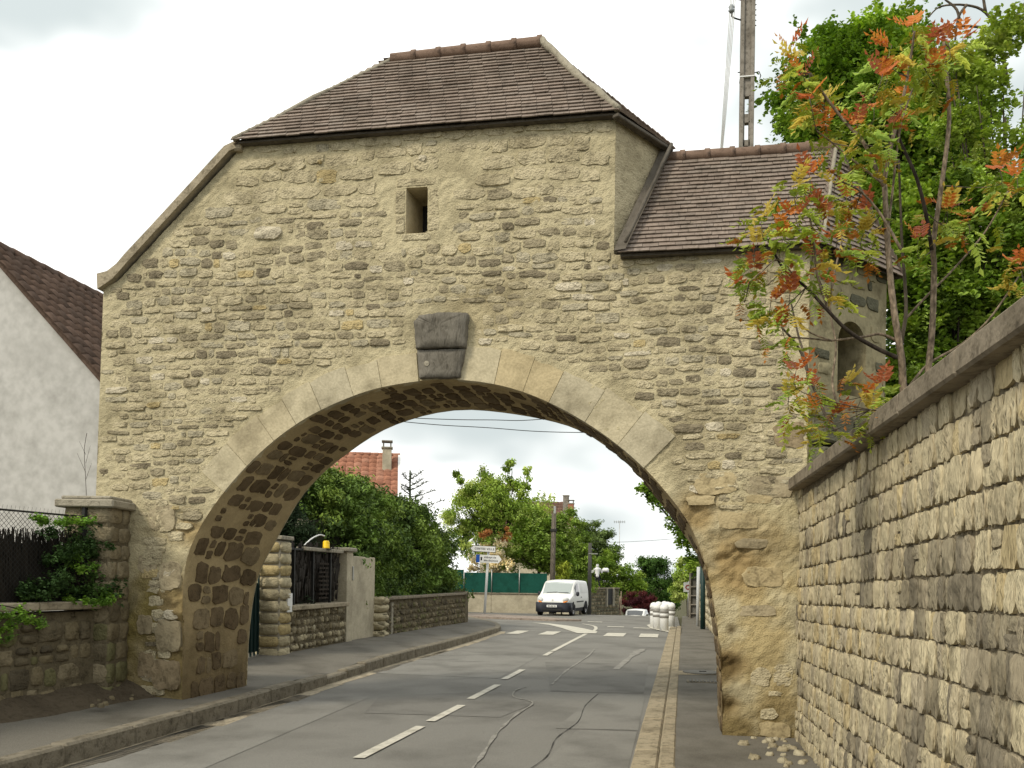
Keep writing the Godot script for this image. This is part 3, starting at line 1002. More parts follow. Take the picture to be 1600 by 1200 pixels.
func roof(gate: Node3D) -> void:
	var ef := FRONT + 0.12
	var eb := BACK - 0.12
	var rl := Vector3(-3.36, 7.80, MID)
	var rr := Vector3(-1.57, 7.84, MID)
	var store := []
	var fl := Vector3(-4.92, 6.53, ef)
	var fr_ := Vector3(-0.60, 6.53, ef)
	var tipr := Vector3(-0.03, 6.50, MID)
	tiled_slope(gate, "roof_deck", fl, fr_, rr, rl, store)
	var lf := Vector3(-0.56, 5.04, ef + 0.01)
	var lfr := Vector3(1.46, 5.04, ef + 0.01)
	var ll := Vector3(-0.2, 6.40, MID)
	var lr := Vector3(1.72, 6.40, MID)
	var tipw := Vector3(2.46, 5.0, -10.42)
	tiled_slope(gate, "roof_deck", lf, lfr, lr, ll, store)
	var front_count := store.size()
	tiled_slope(gate, "roof_deck", fr_, tipr, rr, rr, store)
	tiled_slope(gate, "roof_deck", lfr, tipw, lr, lr, store)
	tiled_slope(gate, "roof_deck", Vector3(-0.60, 6.53, eb), Vector3(-4.92, 6.53, eb), rl, rr, store)
	tiled_slope(gate, "roof_deck", Vector3(1.46, 5.04, eb), Vector3(-0.56, 5.04, eb), ll, lr, store)
	tiled_slope(gate, "roof_deck", tipr, Vector3(-0.60, 6.53, eb), rr, rr, store)
	tiled_slope(gate, "roof_deck", tipw, Vector3(1.46, 5.04, eb), lr, lr, store)
	# left gable triangle of the main roof
	var g := Geo.new()
	g.tri(Vector3(-4.92, 6.5, eb), Vector3(-4.92, 6.5, ef), rl)
	put("left_hip", g.done(), mats.tile[1], gate)
	# choose every tile of the two front slopes evenly as parts, largest rows first
	lay_tiles(gate, store, 300)
	ridge_row(gate, rl + Vector3(0.0, 0.02, 0), rr + Vector3(0.02, 0.02, 0), 6, 0.065)
	ridge_row(gate, ll + Vector3(0.02, 0.02, 0), lr + Vector3(0.0, 0.02, 0), 7, 0.062)
	put("hip_mortar", ragged_strip([rr + Vector3(0.02, 0.02, 0.03), Vector3(-1.08, 7.2, FRONT - 0.31), fr_ + Vector3(0.0, 0.03, -0.01)], 0.042), mats.cement, gate)
	put("hip_mortar", ragged_strip([rl + Vector3(0, 0.0, 0.02), fl + Vector3(0, 0.02, 0)], 0.03), mats.cement, gate)
	put("hip_mortar", ragged_strip([lr + Vector3(0.0, 0.02, 0.02), lfr + Vector3(0, 0.03, 0)], 0.022), mats.cement, gate)
	put("corner_filler", one_box(Vector3(0.1, 0.1, 1.66), 0.02, at(-4.9, 6.5, MID)), mats.coping, gate)
	# eave boards
	put("eave_board", one_box(Vector3(4.3, 0.03, 0.14), 0.008, at(-2.76, 6.53, FRONT + 0.02)), mats.flashing, gate)
	put("eave_board", one_box(Vector3(2.0, 0.03, 0.14), 0.008, at(0.44, 5.045, FRONT + 0.03)), mats.flashing, gate)
	var d := (tipr - fr_)
	put("eave_board", one_box(Vector3(d.length(), 0.04, 0.08), 0.008, Transform3D(Basis(Vector3.UP, -atan2(d.z, d.x)), (fr_ + tipr) * 0.5 + Vector3(-0.03, -0.02, 0))), mats.flashing, gate)
	# dark lead flashing where the wing's roof meets the tower
	var p := [Vector3(-0.62, 5.02, FRONT + 0.13), Vector3(-0.5, 5.03, FRONT + 0.14), Vector3(-0.05, 6.42, MID + 0.03), Vector3(-0.16, 6.47, MID + 0.02), Vector3(-0.61, 5.12, FRONT + 0.02)]
	var fg := Geo.new()
	fg.quad(p[0], p[1], p[2], p[3])
	fg.tri(p[0], p[3], p[4])
	var fm := put("flashing", fg.done(), mats.flashing, gate, Transform3D(Basis(), Vector3(0, 0.05, 0.03)))
	put("flashing_bead", ragged_strip([p[1] + Vector3(0, 0.06, 0.03), p[2] + Vector3(0, 0.06, 0.03)], 0.02), mats.flashing, fm)

# ---------------------------------------------------------------- ground, street, pavements
func ground_y(z: float) -> float:
	if z > -26.0:
		return 0.0
	if z > -47.0:
		return -0.22 * (-26.0 - z) / 21.0
	if z > -90.0:
		return -0.22 - (-47.0 - z) * 0.078
	return -3.574 - minf((-90.0 - z) * 0.01, 1.0)

func strip(x0: Callable, x1: Callable, z0: float, z1: float, lift: float, step := 1.0) -> ArrayMesh:
	var g := Geo.new(true)
	var z := z0
	while z > z1:
		var e := maxf(z - step, z1)
		g.quad(Vector3(x0.call(z), ground_y(z) + lift, z), Vector3(x1.call(z), ground_y(z) + lift, z), Vector3(x1.call(e), ground_y(e) + lift, e), Vector3(x0.call(e), ground_y(e) + lift, e))
		z = e
	return g.done()

func flat(poly: Array, lift := 0.008) -> ArrayMesh:      # a painted mark or patch following the street
	var g := Geo.new()
	var p := PackedVector2Array(poly)
	var ix := Geometry2D.triangulate_polygon(p)
	for i in range(0, ix.size(), 3):
		var a := p[ix[i]]
		var b := p[ix[i + 1]]
		var c := p[ix[i + 2]]
		if (b - a).cross(c - a) > 0.0:
			var s := b
			b = c
			c = s
		g.tri(Vector3(a.x, ground_y(a.y) + lift, a.y), Vector3(b.x, ground_y(b.y) + lift, b.y), Vector3(c.x, ground_y(c.y) + lift, c.y))
	return g.done()

func line_mark(points: Array, widths: Array, lift: float, ragged := 0.0) -> ArrayMesh:
	var g := Geo.new()
	var pts := spline(points, 6)
	var prev := []
	for i in pts.size():
		var d: Vector2 = (pts[mini(i + 1, pts.size() - 1)] - pts[maxi(i - 1, 0)]).normalized()
		var n := Vector2(-d.y, d.x)
		var w: float = lerpf(widths[0], widths[-1], float(i) / pts.size()) * (1.0 + rng.randf_range(-ragged, ragged)) * 0.5
		var l: Vector2 = pts[i] + n * w
		var r: Vector2 = pts[i] - n * w
		var pair := [Vector3(l.x, ground_y(l.y) + lift, l.y), Vector3(r.x, ground_y(r.y) + lift, r.y)]
		if prev:
			g.quad(prev[0], prev[1], pair[1], pair[0])
		prev = pair
	return g.done()

func kerb_x(z: float) -> float:            # left kerb edge towards the street
	if z > -25.5:
		return -5.06 + 0.04 * sin(z * 0.5)
	var t := (-25.5 - z) / 9.0
	return -5.06 - 2.3 * pow(clampf(t, 0, 1), 1.8) - maxf(t - 1.0, 0.0) * 4.0

func build_ground() -> void:
	# far land: one sheet to the horizon
	var g := Geo.new(true)
	var zs := [60.0, 20.0, 0.0, -26.0, -36.0, -47.0, -58.0, -70.0, -80.0, -90.0, -140.0, -220.0, -500.0, -1500.0]
	var xs := [-1200.0, -300.0, -80.0, -30.0, -12.0, 0.0, 12.0, 30.0, 80.0, 300.0, 1200.0]
	for i in zs.size() - 1:
		for k in xs.size() - 1:
			g.quad(Vector3(xs[k], ground_y(zs[i]) - 0.06, zs[i]), Vector3(xs[k + 1], ground_y(zs[i]) - 0.06, zs[i]), Vector3(xs[k + 1], ground_y(zs[i + 1]) - 0.06, zs[i + 1]), Vector3(xs[k], ground_y(zs[i + 1]) - 0.06, zs[i + 1]))
	structure("ground", g.done(), mats.soil)
	structure("road", strip(func(z): return -5.4 if z > -26 else (kerb_x(z) - 1.5 if z > -30 else (-22.0 if z > -49.0 else -6.0)), func(_z): return 0.4, 12.0, -92.0, 0.0), mats.asphalt)
	# pavement on the left, dropping a little to its kerb
	var pv := Geo.new(true)
	var z := 8.0
	while z > -36.0:
		var e := z - 0.5
		for s in [[0.0, 0.31, 0.17, 0.22], [0.31, 1.0, 0.22, 0.28]]:
			var q := []
			for zz in [z, e]:
				var dip := 0.07 * clampf(1.0 - absf(zz + 13.4) / 1.6, 0, 1)
				var fall := 0.1 * clampf((-18.0 - zz) / 10.0, 0, 1)
				var xa := kerb_x(zz) - 0.16
				var xb := -7.6 if zz > -29.8 else xa - 1.2
				for k in 2:
					var yy: float = s[2 + k] - dip - fall * (0.4 + 0.6 * s[k])
					q.append(Vector3(lerpf(xa, xb, s[k]), ground_y(zz) + yy, zz))
			pv.quad(q[1], q[0], q[2], q[3])
		z = e
	structure("left_pavement", pv.done(), mats.pavement)
	structure("right_pavement", strip(func(zz): return 0.06 + maxf(0.0, (-10.0 - zz)) * 0.016, func(_z): return 1.45, 6.0, -46.0, 0.055), mats.pavement)
	# kerbs: one stone after another
	var kl := thing("left_kerb", "worn grey kerb with a raised edge along the left pavement", "kerb")
	z = 3.0
	while z > -36.0:
		var e := z - rng.randf_range(0.9, 1.05)
		var dip := 0.075 * clampf(1.0 - absf(z - 0.5 + 13.4) / 1.6, 0, 1)
		var fall := 0.04 * clampf((-18.0 - z) / 10.0, 0, 1)
		var a := Vector3(kerb_x(z) - 0.085, ground_y(z) + 0.075 - (dip + fall) , z)
		var b := Vector3(kerb_x(e) - 0.085, ground_y(e) + 0.075 - (dip + fall), e)
		var d := b - a
		var kg := Geo.new()
		kg.box(Transform3D(Basis(), Vector3.ZERO), Vector3(0.18, 0.21, d.length() - 0.008), 0.022)
		var t := Transform3D(Basis.looking_at(d.normalized(), Vector3.UP), (a + b) * 0.5 + Vector3(rng.randf_range(-0.006, 0.006), rng.randf_range(-0.006, 0.006), 0))
		put("kerb_stone", kg.done(), mats.kerb_grey, kl, t)
		z = e
	var kr := thing("right_kerb", "low tan kerb and gutter stones along the right pavement", "kerb")
	z = 1.0
	while z > -31.0:
		var l := rng.randf_range(0.85, 1.1)
		var x := -0.31 + maxf(0.0, -8.0 - z) * 0.0145
		put("gutter_stone", one_box(Vector3(0.235, 0.16, l - 0.01), 0.02), mats.kerb, kr, Transform3D(Basis(Vector3.BACK, 0.05) * Basis(Vector3.UP, -0.0145), Vector3(x + 0.115, -0.045 + rng.randf_range(-0.004, 0.004), z - l * 0.5)))
		put("kerb_stone", one_box(Vector3(0.15, 0.2, l - 0.006), 0.02), mats.kerb, kr, Transform3D(Basis(Vector3.UP, -0.0145), Vector3(x + 0.31, -0.035 + rng.randf_range(-0.004, 0.004), z - l * 0.5)))
		z -= l
	# sandy grit beside the kerbs and at wall feet
	var grit := Geo.new()
	for zz in range(-4, -27, -1):
		var w0 := 0.16 + 0.12 * rng.randf()
		grit.quad(Vector3(kerb_x(zz) - 0.02, 0.004, zz), Vector3(kerb_x(zz) + w0, 0.004, zz), Vector3(kerb_x(zz - 1) + 0.22, 0.004, zz - 1), Vector3(kerb_x(zz - 1) - 0.02, 0.004, zz - 1))
	stuff(structure("roadside_grit", grit.done(), mats.dirt)).set_meta("kind", "stuff")
	# asphalt repairs
	structure("road_patch", flat([Vector2(-1.0, -12.85), Vector2(-0.33, -12.95), Vector2(-0.32, -9.9), Vector2(-1.22, -9.8)], 0.004), mats.asphalt_light)
	structure("road_patch", flat([Vector2(-0.98, -9.75), Vector2(-0.33, -9.8), Vector2(-0.34, -5.5), Vector2(-1.2, -5.5)], 0.004), mats.asphalt_light)
	structure("road_patch", flat([Vector2(-2.45, -12.8), Vector2(-3.9, -11.8), Vector2(-3.6, -10.3), Vector2(-1.95, -10.4), Vector2(-1.75, -11.6)], 0.004), mats.asphalt_dark)
	structure("road_patch", flat([Vector2(-5.0, -14.6), Vector2(-2.75, -14.4), Vector2(-2.7, -18.5), Vector2(-4.95, -19.5)], 0.004), mats.asphalt_light)
	structure("road_patch", flat([Vector2(-5.0, -11.6), Vector2(-4.0, -11.7), Vector2(-3.8, -5.0), Vector2(-5.0, -5.0)], 0.004), mats.asphalt_light)
	structure("road_patch", flat([Vector2(-2.4, -17.5), Vector2(-0.4, -17.8), Vector2(-0.35, -13.1), Vector2(-1.7, -13.0)], 0.004), mats.asphalt_dark)
	for c in [[[Vector2(-1.22, -7.3), Vector2(-1.1, -8.2), Vector2(-1.13, -9.2), Vector2(-1.02, -10.3), Vector2(-1.06, -11.6), Vector2(-0.99, -12.9)], 0.009], [[Vector2(-1.0, -12.9), Vector2(-0.65, -12.92), Vector2(-0.32, -12.98)], 0.012], [[Vector2(-1.1, -9.78), Vector2(-0.34, -9.82)], 0.01], [[Vector2(-5.0, -17.2), Vector2(-4.2, -17.0), Vector2(-3.4, -17.15)], 0.02]]:
		structure("crack", line_mark(c[0], [c[1], c[1] * 0.8], 0.008, 0.8), mats.crack)
	for c in [[[Vector2(-1.6, -6.6), Vector2(-1.68, -8.0), Vector2(-1.78, -9.3), Vector2(-1.80, -10.6), Vector2(-1.76, -11.7), Vector2(-2.1, -12.2), Vector2(-2.2, -12.9), Vector2(-2.12, -13.4)], 0.032], [[Vector2(-1.78, -13.8), Vector2(-1.8, -16.0), Vector2(-1.7, -19.0), Vector2(-1.72, -21.0)], 0.04]]:
		structure("crack_seal", line_mark(c[0], [c[1], c[1] * 0.7], 0.010, 0.75), mats.worn_paint)
	# painted marks
	for d in [[-2.74, -7.71, -2.67, -9.51], [-2.66, -9.87, -2.61, -11.21], [-2.63, -11.82, -2.58, -13.49], [-2.62, -14.27, -2.58, -15.87], [-2.60, -18.9, -2.59, -19.9], [-2.59, -20.1, -2.47, -27.0], [-2.8, -5.3, -2.75, -6.9]]:
		var a := Vector2(d[0], d[1])
		var b := Vector2(d[2], d[3])
		var n := Vector2(0.055, 0)
		structure("lane_mark", flat([a - n, a + n, b + n, b - n], 0.012), mats.paint)
	for q in [[-4.73, -4.34], [-3.78, -3.33], [-1.88, -1.30], [-0.86, -0.32]]:
		structure("crossing_mark", flat([Vector2(q[0], -25.9), Vector2(q[1], -25.9), Vector2(q[1], -27.9), Vector2(q[0], -27.9)], 0.012), mats.paint)
	structure("island_mark", flat([Vector2(-2.75, -27.2), Vector2(-2.2, -27.4), Vector2(-2.25, -28.6), Vector2(-2.9, -30.6), Vector2(-3.6, -32.4), Vector2(-4.5, -34.0), Vector2(-5.3, -34.6), Vector2(-4.4, -32.9), Vector2(-3.6, -30.4)], 0.012), mats.paint)
	structure("island_mark", line_mark([Vector2(-2.4, -28.4), Vector2(-2.45, -30.4), Vector2(-2.7, -32.6), Vector2(-3.3, -34.5)], [0.12, 0.1], 0.014, 0.1), mats.paint)
	for q in [[-1.9, -32.2], [-0.95, -31.6], [-3.0, -36.5]]:
		structure("give_way_mark", flat([Vector2(q[0] - 0.3, q[1]), Vector2(q[0] + 0.3, q[1]), Vector2(q[0] + 0.3, q[1] - 0.5), Vector2(q[0] - 0.3, q[1] - 0.5)], 0.012), mats.paint)
	structure("worn_mark", line_mark([Vector2(-0.95, -16.5), Vector2(-0.75, -20.0), Vector2(-0.6, -21.5)], [0.14, 0.2], 0.010, 0.5), mats.worn_paint)
	# red-edged traffic island in front of the van
	var isl := Geo.new()
	isl.prism(PackedVector2Array([Vector2(-9.6, 38.6), Vector2(-4.6, 36.6), Vector2(-3.6, 37.2), Vector2(-5.6, 39.3), Vector2(-9.6, 41.6)]), Transform3D(Basis(Vector3.RIGHT, -PI / 2), Vector3.ZERO) * Transform3D(Basis.from_scale(Vector3(1, 1, 1)), Vector3.ZERO), -0.2, -0.04)
	structure("traffic_island", isl.done(), rocky(lin(0.29, 0.24, 0.20), 0.9, "stone", Vector3.ONE * 0.5, 0.3))
	# covers and litter on the pavements
	var cover := thing("drain_grate", "slotted iron drain grate let into the right pavement", "drain cover")
	put("frame", one_box(Vector3(0.56, 0.02, 0.36), 0.004, at(0.56, 0.056, -14.45)), mats.kerb_grey, cover)
	for k in 9:
		put("bar", one_box(Vector3(0.035, 0.012, 0.28), 0.003, at(0.34 + k * 0.055, 0.072, -14.45)), mats.asphalt_dark, cover)
	structure("pavement_patch", flat([Vector2(0.12, -15.3), Vector2(1.0, -15.6), Vector2(1.0, -16.4), Vector2(0.12, -16.0)], 0.062), mats.kerb)
	var mh := thing("manhole_cover", "round dark iron manhole cover on the right pavement", "manhole cover")
	var mg := Geo.new()
	mg.lathe([Vector2(0.34, 0.06), Vector2(0.34, 0.075), Vector2(0.31, 0.078), Vector2(0.29, 0.072), Vector2(0.0, 0.074)], at(0.58, 0, -15.85), 24)
	put("lid", mg.done(), mats.asphalt_dark, mh)
	put("handle", one_box(Vector3(0.12, 0.014, 0.03), 0.003, at(0.58, 0.08, -15.85)), mats.iron, mh)
	# a bank of dirt against the left wall and the gateway's left foot
	var bank := Geo.new(true)
	for k in 14:
		var q := []
		for e in 2:
			var zz := -5.0 - (k + e) * 0.33
			var xx := lerpf(-6.95, -6.2, clampf((-4.6 - zz) / 4.4, 0, 1))
			var hh := 0.06 + 0.1 * clampf((-6.0 - zz) / 3.0, 0, 1) + 0.02 * sin(zz * 7.0)
			q.append(Vector3(xx - 0.1, 0.27 + hh, zz))
			q.append(Vector3(xx + 0.12 + 0.05 * sin(zz * 5.0), 0.27 + hh * 0.45, zz))
			q.append(Vector3(xx + 0.42 + 0.08 * sin(zz * 3.0), 0.18, zz))
		for i in 2:
			bank.quad(q[i], q[i + 1], q[i + 4], q[i + 3])
	structure("dirt_bank", bank.done(), mats.soil_brown)
	# raised garden behind the right wall, gardens behind the left walls
	structure("garden_ground", one_box(Vector3(60, 2.3, 70), 0.0, at(31.62, 1.0, -20.0)), mats.soil)
	structure("garden_ground", one_box(Vector3(60, 0.5, 34), 0.0, at(-37.3, 0.0, -12.9)), mats.soil)
	# rubble crumbs at the foot of the pier and wall
	var crumbs := lumps(4, 8, 2.6, 0.2, 0.4, 0.66, 0.96, Vector3(0.07, 0.07, 0.025))
	for q in 26:
		var r := rng.randf_range(0.02, 0.075)
		var sx := 1.22 - rng.randf() * rng.randf() * 0.55
		var sz := -8.0 - rng.randf() * 1.45
		var o := put("stone_crumb", crumbs[q % 4], mats.gate[2 + rng.randi() % 2], self, Transform3D(Basis(Vector3.RIGHT, -PI / 2) * Basis.from_scale(Vector3(r * 1.6, r * 1.6, r * 0.5)), Vector3(sx, 0.06, sz)))
		tag(o, "small flake of fallen stone on the pavement at the right pier's foot", "stone", "stone flakes at the foot of the right pier")
	for q in 12:
		var r := rng.randf_range(0.02, 0.05)
		var o := put("stone_crumb", crumbs[q % 4], mats.left[rng.randi() % 3], self, Transform3D(Basis(Vector3.RIGHT, -PI / 2) * Basis.from_scale(Vector3(r * 1.5, r * 1.5, r * 0.5)), Vector3(-6.25 + rng.randf() * 0.5, 0.275, -8.3 - rng.randf() * 1.1)))
		tag(o, "small dark crumb of stone on the pavement beside the left foot of the gateway", "stone", "stone crumbs by the left foot of the gateway")

# ---------------------------------------------------------------- walls
func wall_thing(called: String, label: String, a: Vector3, b: Vector3, height: float, thick: float, joint_mat: Material) -> Array:
	# a to b along the foot, left to right as seen from the side with the stones
	var w := thing(called, label, "wall")
	var d := b - a
	d.y = 0.0
	var l := d.length()
	d = d / l
	var n := d.cross(Vector3.UP)
	var fr := Transform3D(Basis(d, Vector3.UP, n), a)
	var body := Geo.new()
	body.box(Transform3D(fr.basis, a + d * l * 0.5 + Vector3.UP * (height * 0.5 - 0.1) - n * thick * 0.5), Vector3(l, height + 0.2, thick))
	put("core", body.done(), joint_mat, w)
	return [w, fr, l]

func face_wall(w: Array, height: float, style: Callable, joint: float, meshes: Array, pick: Callable, proud: Callable, slope := 0.0, most := 300, skip := 0.0, even := 0.78) -> void:
	var fr: Transform3D = w[1]
	var l: float = w[2]
	var drop := slope * l
	var list := courses(l - skip, height + drop, style, joint, func(x, y, ww, hh): return x - ww * 0.5 > -0.03 and x + ww * 0.5 < l - skip + 0.03 and y - drop + slope * x + hh * 0.5 < height + (0.15 if slope > 0.0 else 0.04) and y - drop + slope * x > -0.05, even)
	lay(w[0], "stone", list, func(q):
		var y: float = q[1] - drop + slope * q[0]
		var b := fr.basis * Basis(Vector3.BACK, rng.randf_range(-0.03, 0.03) - slope * 0.0) * Basis.from_scale(Vector3(q[2], q[3], proud.call(q)))
		return Transform3D(b, fr * Vector3(q[0], y, rng.randf_range(-0.006, 0.008)))
		, meshes, pick, most)

func build_walls() -> void:
	# ---- tall wall on the right
	var a := Vector3(1.288, 0.05, -9.45)
	var b := Vector3(1.43, 0.05, 3.0)
	var rw := wall_thing("right_wall", "tall pale coursed stone wall with a flat coping along the right pavement", a, b, 2.55, 0.45, mats.right_joint)
	var rm := lumps(40, 16, 8.0, 0.07, 0.8, 0.6, 0.98, Vector3(0.15, 0.2, 0.02))
	var weather := FastNoiseLite.new()
	weather.seed = 17
	weather.frequency = 0.9
	face_wall(rw, 2.5, func(x, _y): return [0.15, 0.205, 0.05, 0.2], 0.006, rm,
		func(q):
			var dark := weather.get_noise_2d(q[0], q[1] * 1.4) + (0.42 * clampf((q[0] - 3.6) / 1.6, 0, 1) * clampf((2.2 - q[1]) / 0.7, 0, 1))
			if dark > 0.3:
				return mats.right_dark[rng.randi() % 3]
			return mats.right[[0, 0, 1, 1, 2, 3, 3, 4, 5, 2][rng.randi() % 10]],
		func(q): return rng.randf_range(0.008, 0.026), 0.02, 300, 3.5, 0.93)
	var z := 0.0
	var len: float = rw[2]
	while z < len:
		var l := minf(rng.randf_range(0.9, 1.15), len - z)
		var g := Geo.new()
		g.box(Transform3D(), Vector3(l - 0.006, 0.125, 0.60), 0.014)
		put("coping_slab", g.done(), mats.slab, rw[0], rw[1] * at(z + l * 0.5, 2.585 + rng.randf_range(-0.003, 0.003), -0.18))
		z += l
	# ---- low wall, pillar and fence on the left
	a = Vector3(-6.98, 0.2, -4.6)
	b = Vector3(-6.28, 0.2, -8.98)
	var lw := wall_thing("left_low_wall", "low dark mossy stone wall carrying a wire fence at the left edge", a, b, 1.02, 0.35, mats.left_joint)
	var lm := lumps(16, 12, 5.0, 0.10, 0.6, 0.8, 0.96, Vector3(0.24, 0.2, 0.02))
	face_wall(lw, 1.0, func(_x, y): return [0.17, 0.26, 0.16, 0.36] if y < 0.7 else [0.14, 0.2, 0.09, 0.17], 0.014, lm, func(q): return mats.left[[0, 1, 2, 3, 4, 0, 1][rng.randi() % 7]], func(q): return 0.014 if q[1] < 0.62 else 0.03, 0.0, 200)
	var lx := 0.0
	while lx < lw[2]:
		var l := minf(1.2, lw[2] - lx)
		put("coping_slab", one_box(Vector3(l - 0.006, 0.085, 0.48), 0.012), mats.coping, lw[0], lw[1] * at(lx + l * 0.5, 1.09, -0.12))
		lx += l
	wire_fence(lw[1], lw[2])
	var pil := thing("gate_pillar", "square weathered stone pillar with flat cap where the left wall meets the gateway", "pillar", Vector3(-6.42, 0.2, -9.22), 0.155)
	put("core", one_box(Vector3(0.50, 2.2, 0.50), 0.02, at(0, 1.08, 0)), mats.left_joint, pil)
	var y := 0.0
	while y < 2.05:
		var h := rng.randf_range(0.18, 0.27)
		for s in 2:
			var turn := PI / 2 * s
			var cut := rng.randf_range(-0.1, 0.1)
			for q in [[-0.26, cut], [cut, 0.26]]:
				var w: float = q[1] - q[0] - 0.012
				put("stone", lm[rng.randi() % 16], mats.left[2] if y > 1.1 else mats.left[rng.randi() % 4], pil, Transform3D(Basis(Vector3.UP, turn), Vector3.ZERO) * Transform3D(Basis.from_scale(Vector3(w, minf(h, 2.18 - y) - 0.012, 0.02)), Vector3((q[0] + q[1]) * 0.5, y + h * 0.5, 0.25)))
		y += h
	var capg := Geo.new()
	capg.box(at(0, 2.21, 0), Vector3(0.66, 0.09, 0.66), 0.015)
	capg.box(at(0, 2.275, 0), Vector3(0.56, 0.04, 0.56), 0.012)
	put("cap", capg.done(), mats.cement, pil)
	# ---- beyond the arch, left side: gate pillar of rock-faced blocks, low walls, rendered panel
	var p2 := thing("block_pillar", "pale pillar of rock-faced stone blocks beside the dark gate, seen through the arch", "pillar", Vector3(-6.95, 0.15, -14.95))
	put("core", one_box(Vector3(0.46, 2.1, 0.42), 0.01, at(0, 1.05, 0)), mats.cement, p2)
	var bl := lumps(6, 12, 6.0, 0.05, 0.4, 0.66, 0.96, Vector3(0.44, 0.195, 0.05))
	for k in 10:
		for s in 2:
			put("block", bl[rng.randi() % 6], mats.gate[[0, 1, 5, 0][rng.randi() % 4]], p2, Transform3D(Basis(Vector3.UP, PI / 2 * s), Vector3(0, 0, 0)) * Transform3D(Basis.from_scale(Vector3(0.44, 0.195, 0.05)), Vector3(0.0, 0.115 + k * 0.208, 0.215 + (0.02 if s == 1 else 0.0))))
	put("cap", one_box(Vector3(0.56, 0.07, 0.52), 0.012, at(0, 2.15, 0)), mats.cement, p2)
	put("letter_box", one_box(Vector3(0.05, 0.34, 0.2), 0.01, at(0.265, 1.0, -0.1)), mats.white, p2)
	var small := lumps(16, 10, 4.0, 0.12, 0.5, 0.66, 0.96, Vector3(0.16, 0.17, 0.03))
	var w1 := wall_thing("garden_wall", "low coursed stone wall with pale coping under a dark wire fence, seen through the arch", Vector3(-6.75, 0.12, -15.15), Vector3(-6.75, 0.12, -18.0), 0.88, 0.3, mats.left_joint)
	face_wall(w1, 0.86, func(_x, _y): return [0.13, 0.17, 0.08, 0.17], 0.018, small, func(q): return mats.gate[[1, 2, 3, 3, 0, 4][rng.randi() % 6]] if rng.randf() < 0.5 else mats.left[rng.randi() % 3], func(q): return 0.03, 0.0, 130)
	put("coping_slab", one_box(Vector3(w1[2] + 0.06, 0.09, 0.44), 0.015, Transform3D()), mats.coping, w1[0], w1[1] * at(w1[2] * 0.5, 0.93, -0.12))
	var rp := thing("rendered_gate_pier", "pale rendered pier with moulded cap at the end of the low garden wall", "pillar", Vector3(-6.88, 0.1, -18.25))
	put("shaft", one_box(Vector3(0.3, 2.06, 0.36), 0.01, at(0, 1.03, 0)), mats.render_cream, rp)
	put("cap", one_box(Vector3(0.44, 0.09, 0.5), 0.02, at(0, 2.10, 0)), mats.cement, rp)
	put("beam", one_box(Vector3(0.2, 0.07, 2.0), 0.01, at(0.0, 2.05, 1.25)), mats.cement, rp)
	put("hinge", one_box(Vector3(0.03, 0.3, 0.05), 0.005, at(0.16, 1.6, -0.14)), mats.metal, rp)
	var lamp := thing("flash_lamp", "yellow plastic warning lamp on the rendered beam", "lamp", Vector3(-6.82, 2.19, -17.1))
	var lg := Geo.new(true)
	lg.lathe([Vector2(0.0, 0.0), Vector2(0.075, 0.0), Vector2(0.075, 0.02), Vector2(0.068, 0.03), Vector2(0.066, 0.13), Vector2(0.05, 0.155), Vector2(0.0, 0.16)], Transform3D(), 16)
	put("lens", lg.done(), plain(lin(0.85, 0.55, 0.02), 0.25), lamp)
	put("base", one_box(Vector3(0.17, 0.03, 0.17), 0.005, at(0, -0.015, 0)), mats.iron, lamp)
	var panel := thing("rendered_wall", "plain off-white rendered wall panel between the gate pier and the hedge", "wall", Vector3(-6.92, 0.1, -19.3))
	put("panel", one_box(Vector3(0.2, 1.98, 1.7), 0.012, at(0, 0.99, 0)), mats.render_cream, panel)
	var w2 := wall_thing("hedge_wall", "low dark stone wall with coping under the clipped hedge, seen through the arch", Vector3(-6.78, 0.12, -20.3), Vector3(-6.78, 0.08, -29.4), 0.95, 0.32, mats.left_joint)
	face_wall(w2, 0.92, func(_x, _y): return [0.15, 0.22, 0.10, 0.24], 0.02, small, func(q): return mats.left[[0, 1, 2, 3, 4, 1][rng.randi() % 6]], func(q): return 0.035, 0.0, 220)
	var sx := 0.0
	while sx < w2[2]:
		var l := minf(1.3, w2[2] - sx)
		put("coping_slab", one_box(Vector3(l - 0.01, 0.07, 0.42), 0.012), mats.slab, w2[0], w2[1] * at(sx + l * 0.5, 0.985, -0.12))
		sx += l
	put("end_pier", one_box(Vector3(0.5, 1.15, 0.5), 0.03, at(-7.0, 0.6, -29.55)), mats.left[1], w2[0])
	put("cement_band", one_box(Vector3(0.05, 0.9, 0.16), 0.008, at(-6.765, 0.55, -21.3)), mats.cement, w2[0])
	for q in [[0.42, 0.2], [0.4, 0.42], [0.46, 0.62], [0.38, 0.82], [0.44, 1.0]]:
		put("rough_block", lm[rng.randi() % 16], mats.gate[[0, 2, 1][rng.randi() % 3]], w2[0], Transform3D(Basis(Vector3.UP, PI / 2), Vector3(-6.78, q[1] + 0.06, -20.45)) * Transform3D(Basis.from_scale(Vector3(0.75, 0.22, 0.14)), Vector3.ZERO))
	# ---- across the junction: rendered wall with green screen fence
	var jw := thing("junction_wall", "low beige rendered wall with stone coping across the side street", "wall")
	var ja := Vector3(-12.6, -0.2, -47.6)
	var jb := Vector3(-6.6, -0.2, -48.7)
	var jd := (jb - ja).normalized()
	var jt := Transform3D(Basis(jd, Vector3.UP, jd.cross(Vector3.UP)), ja)
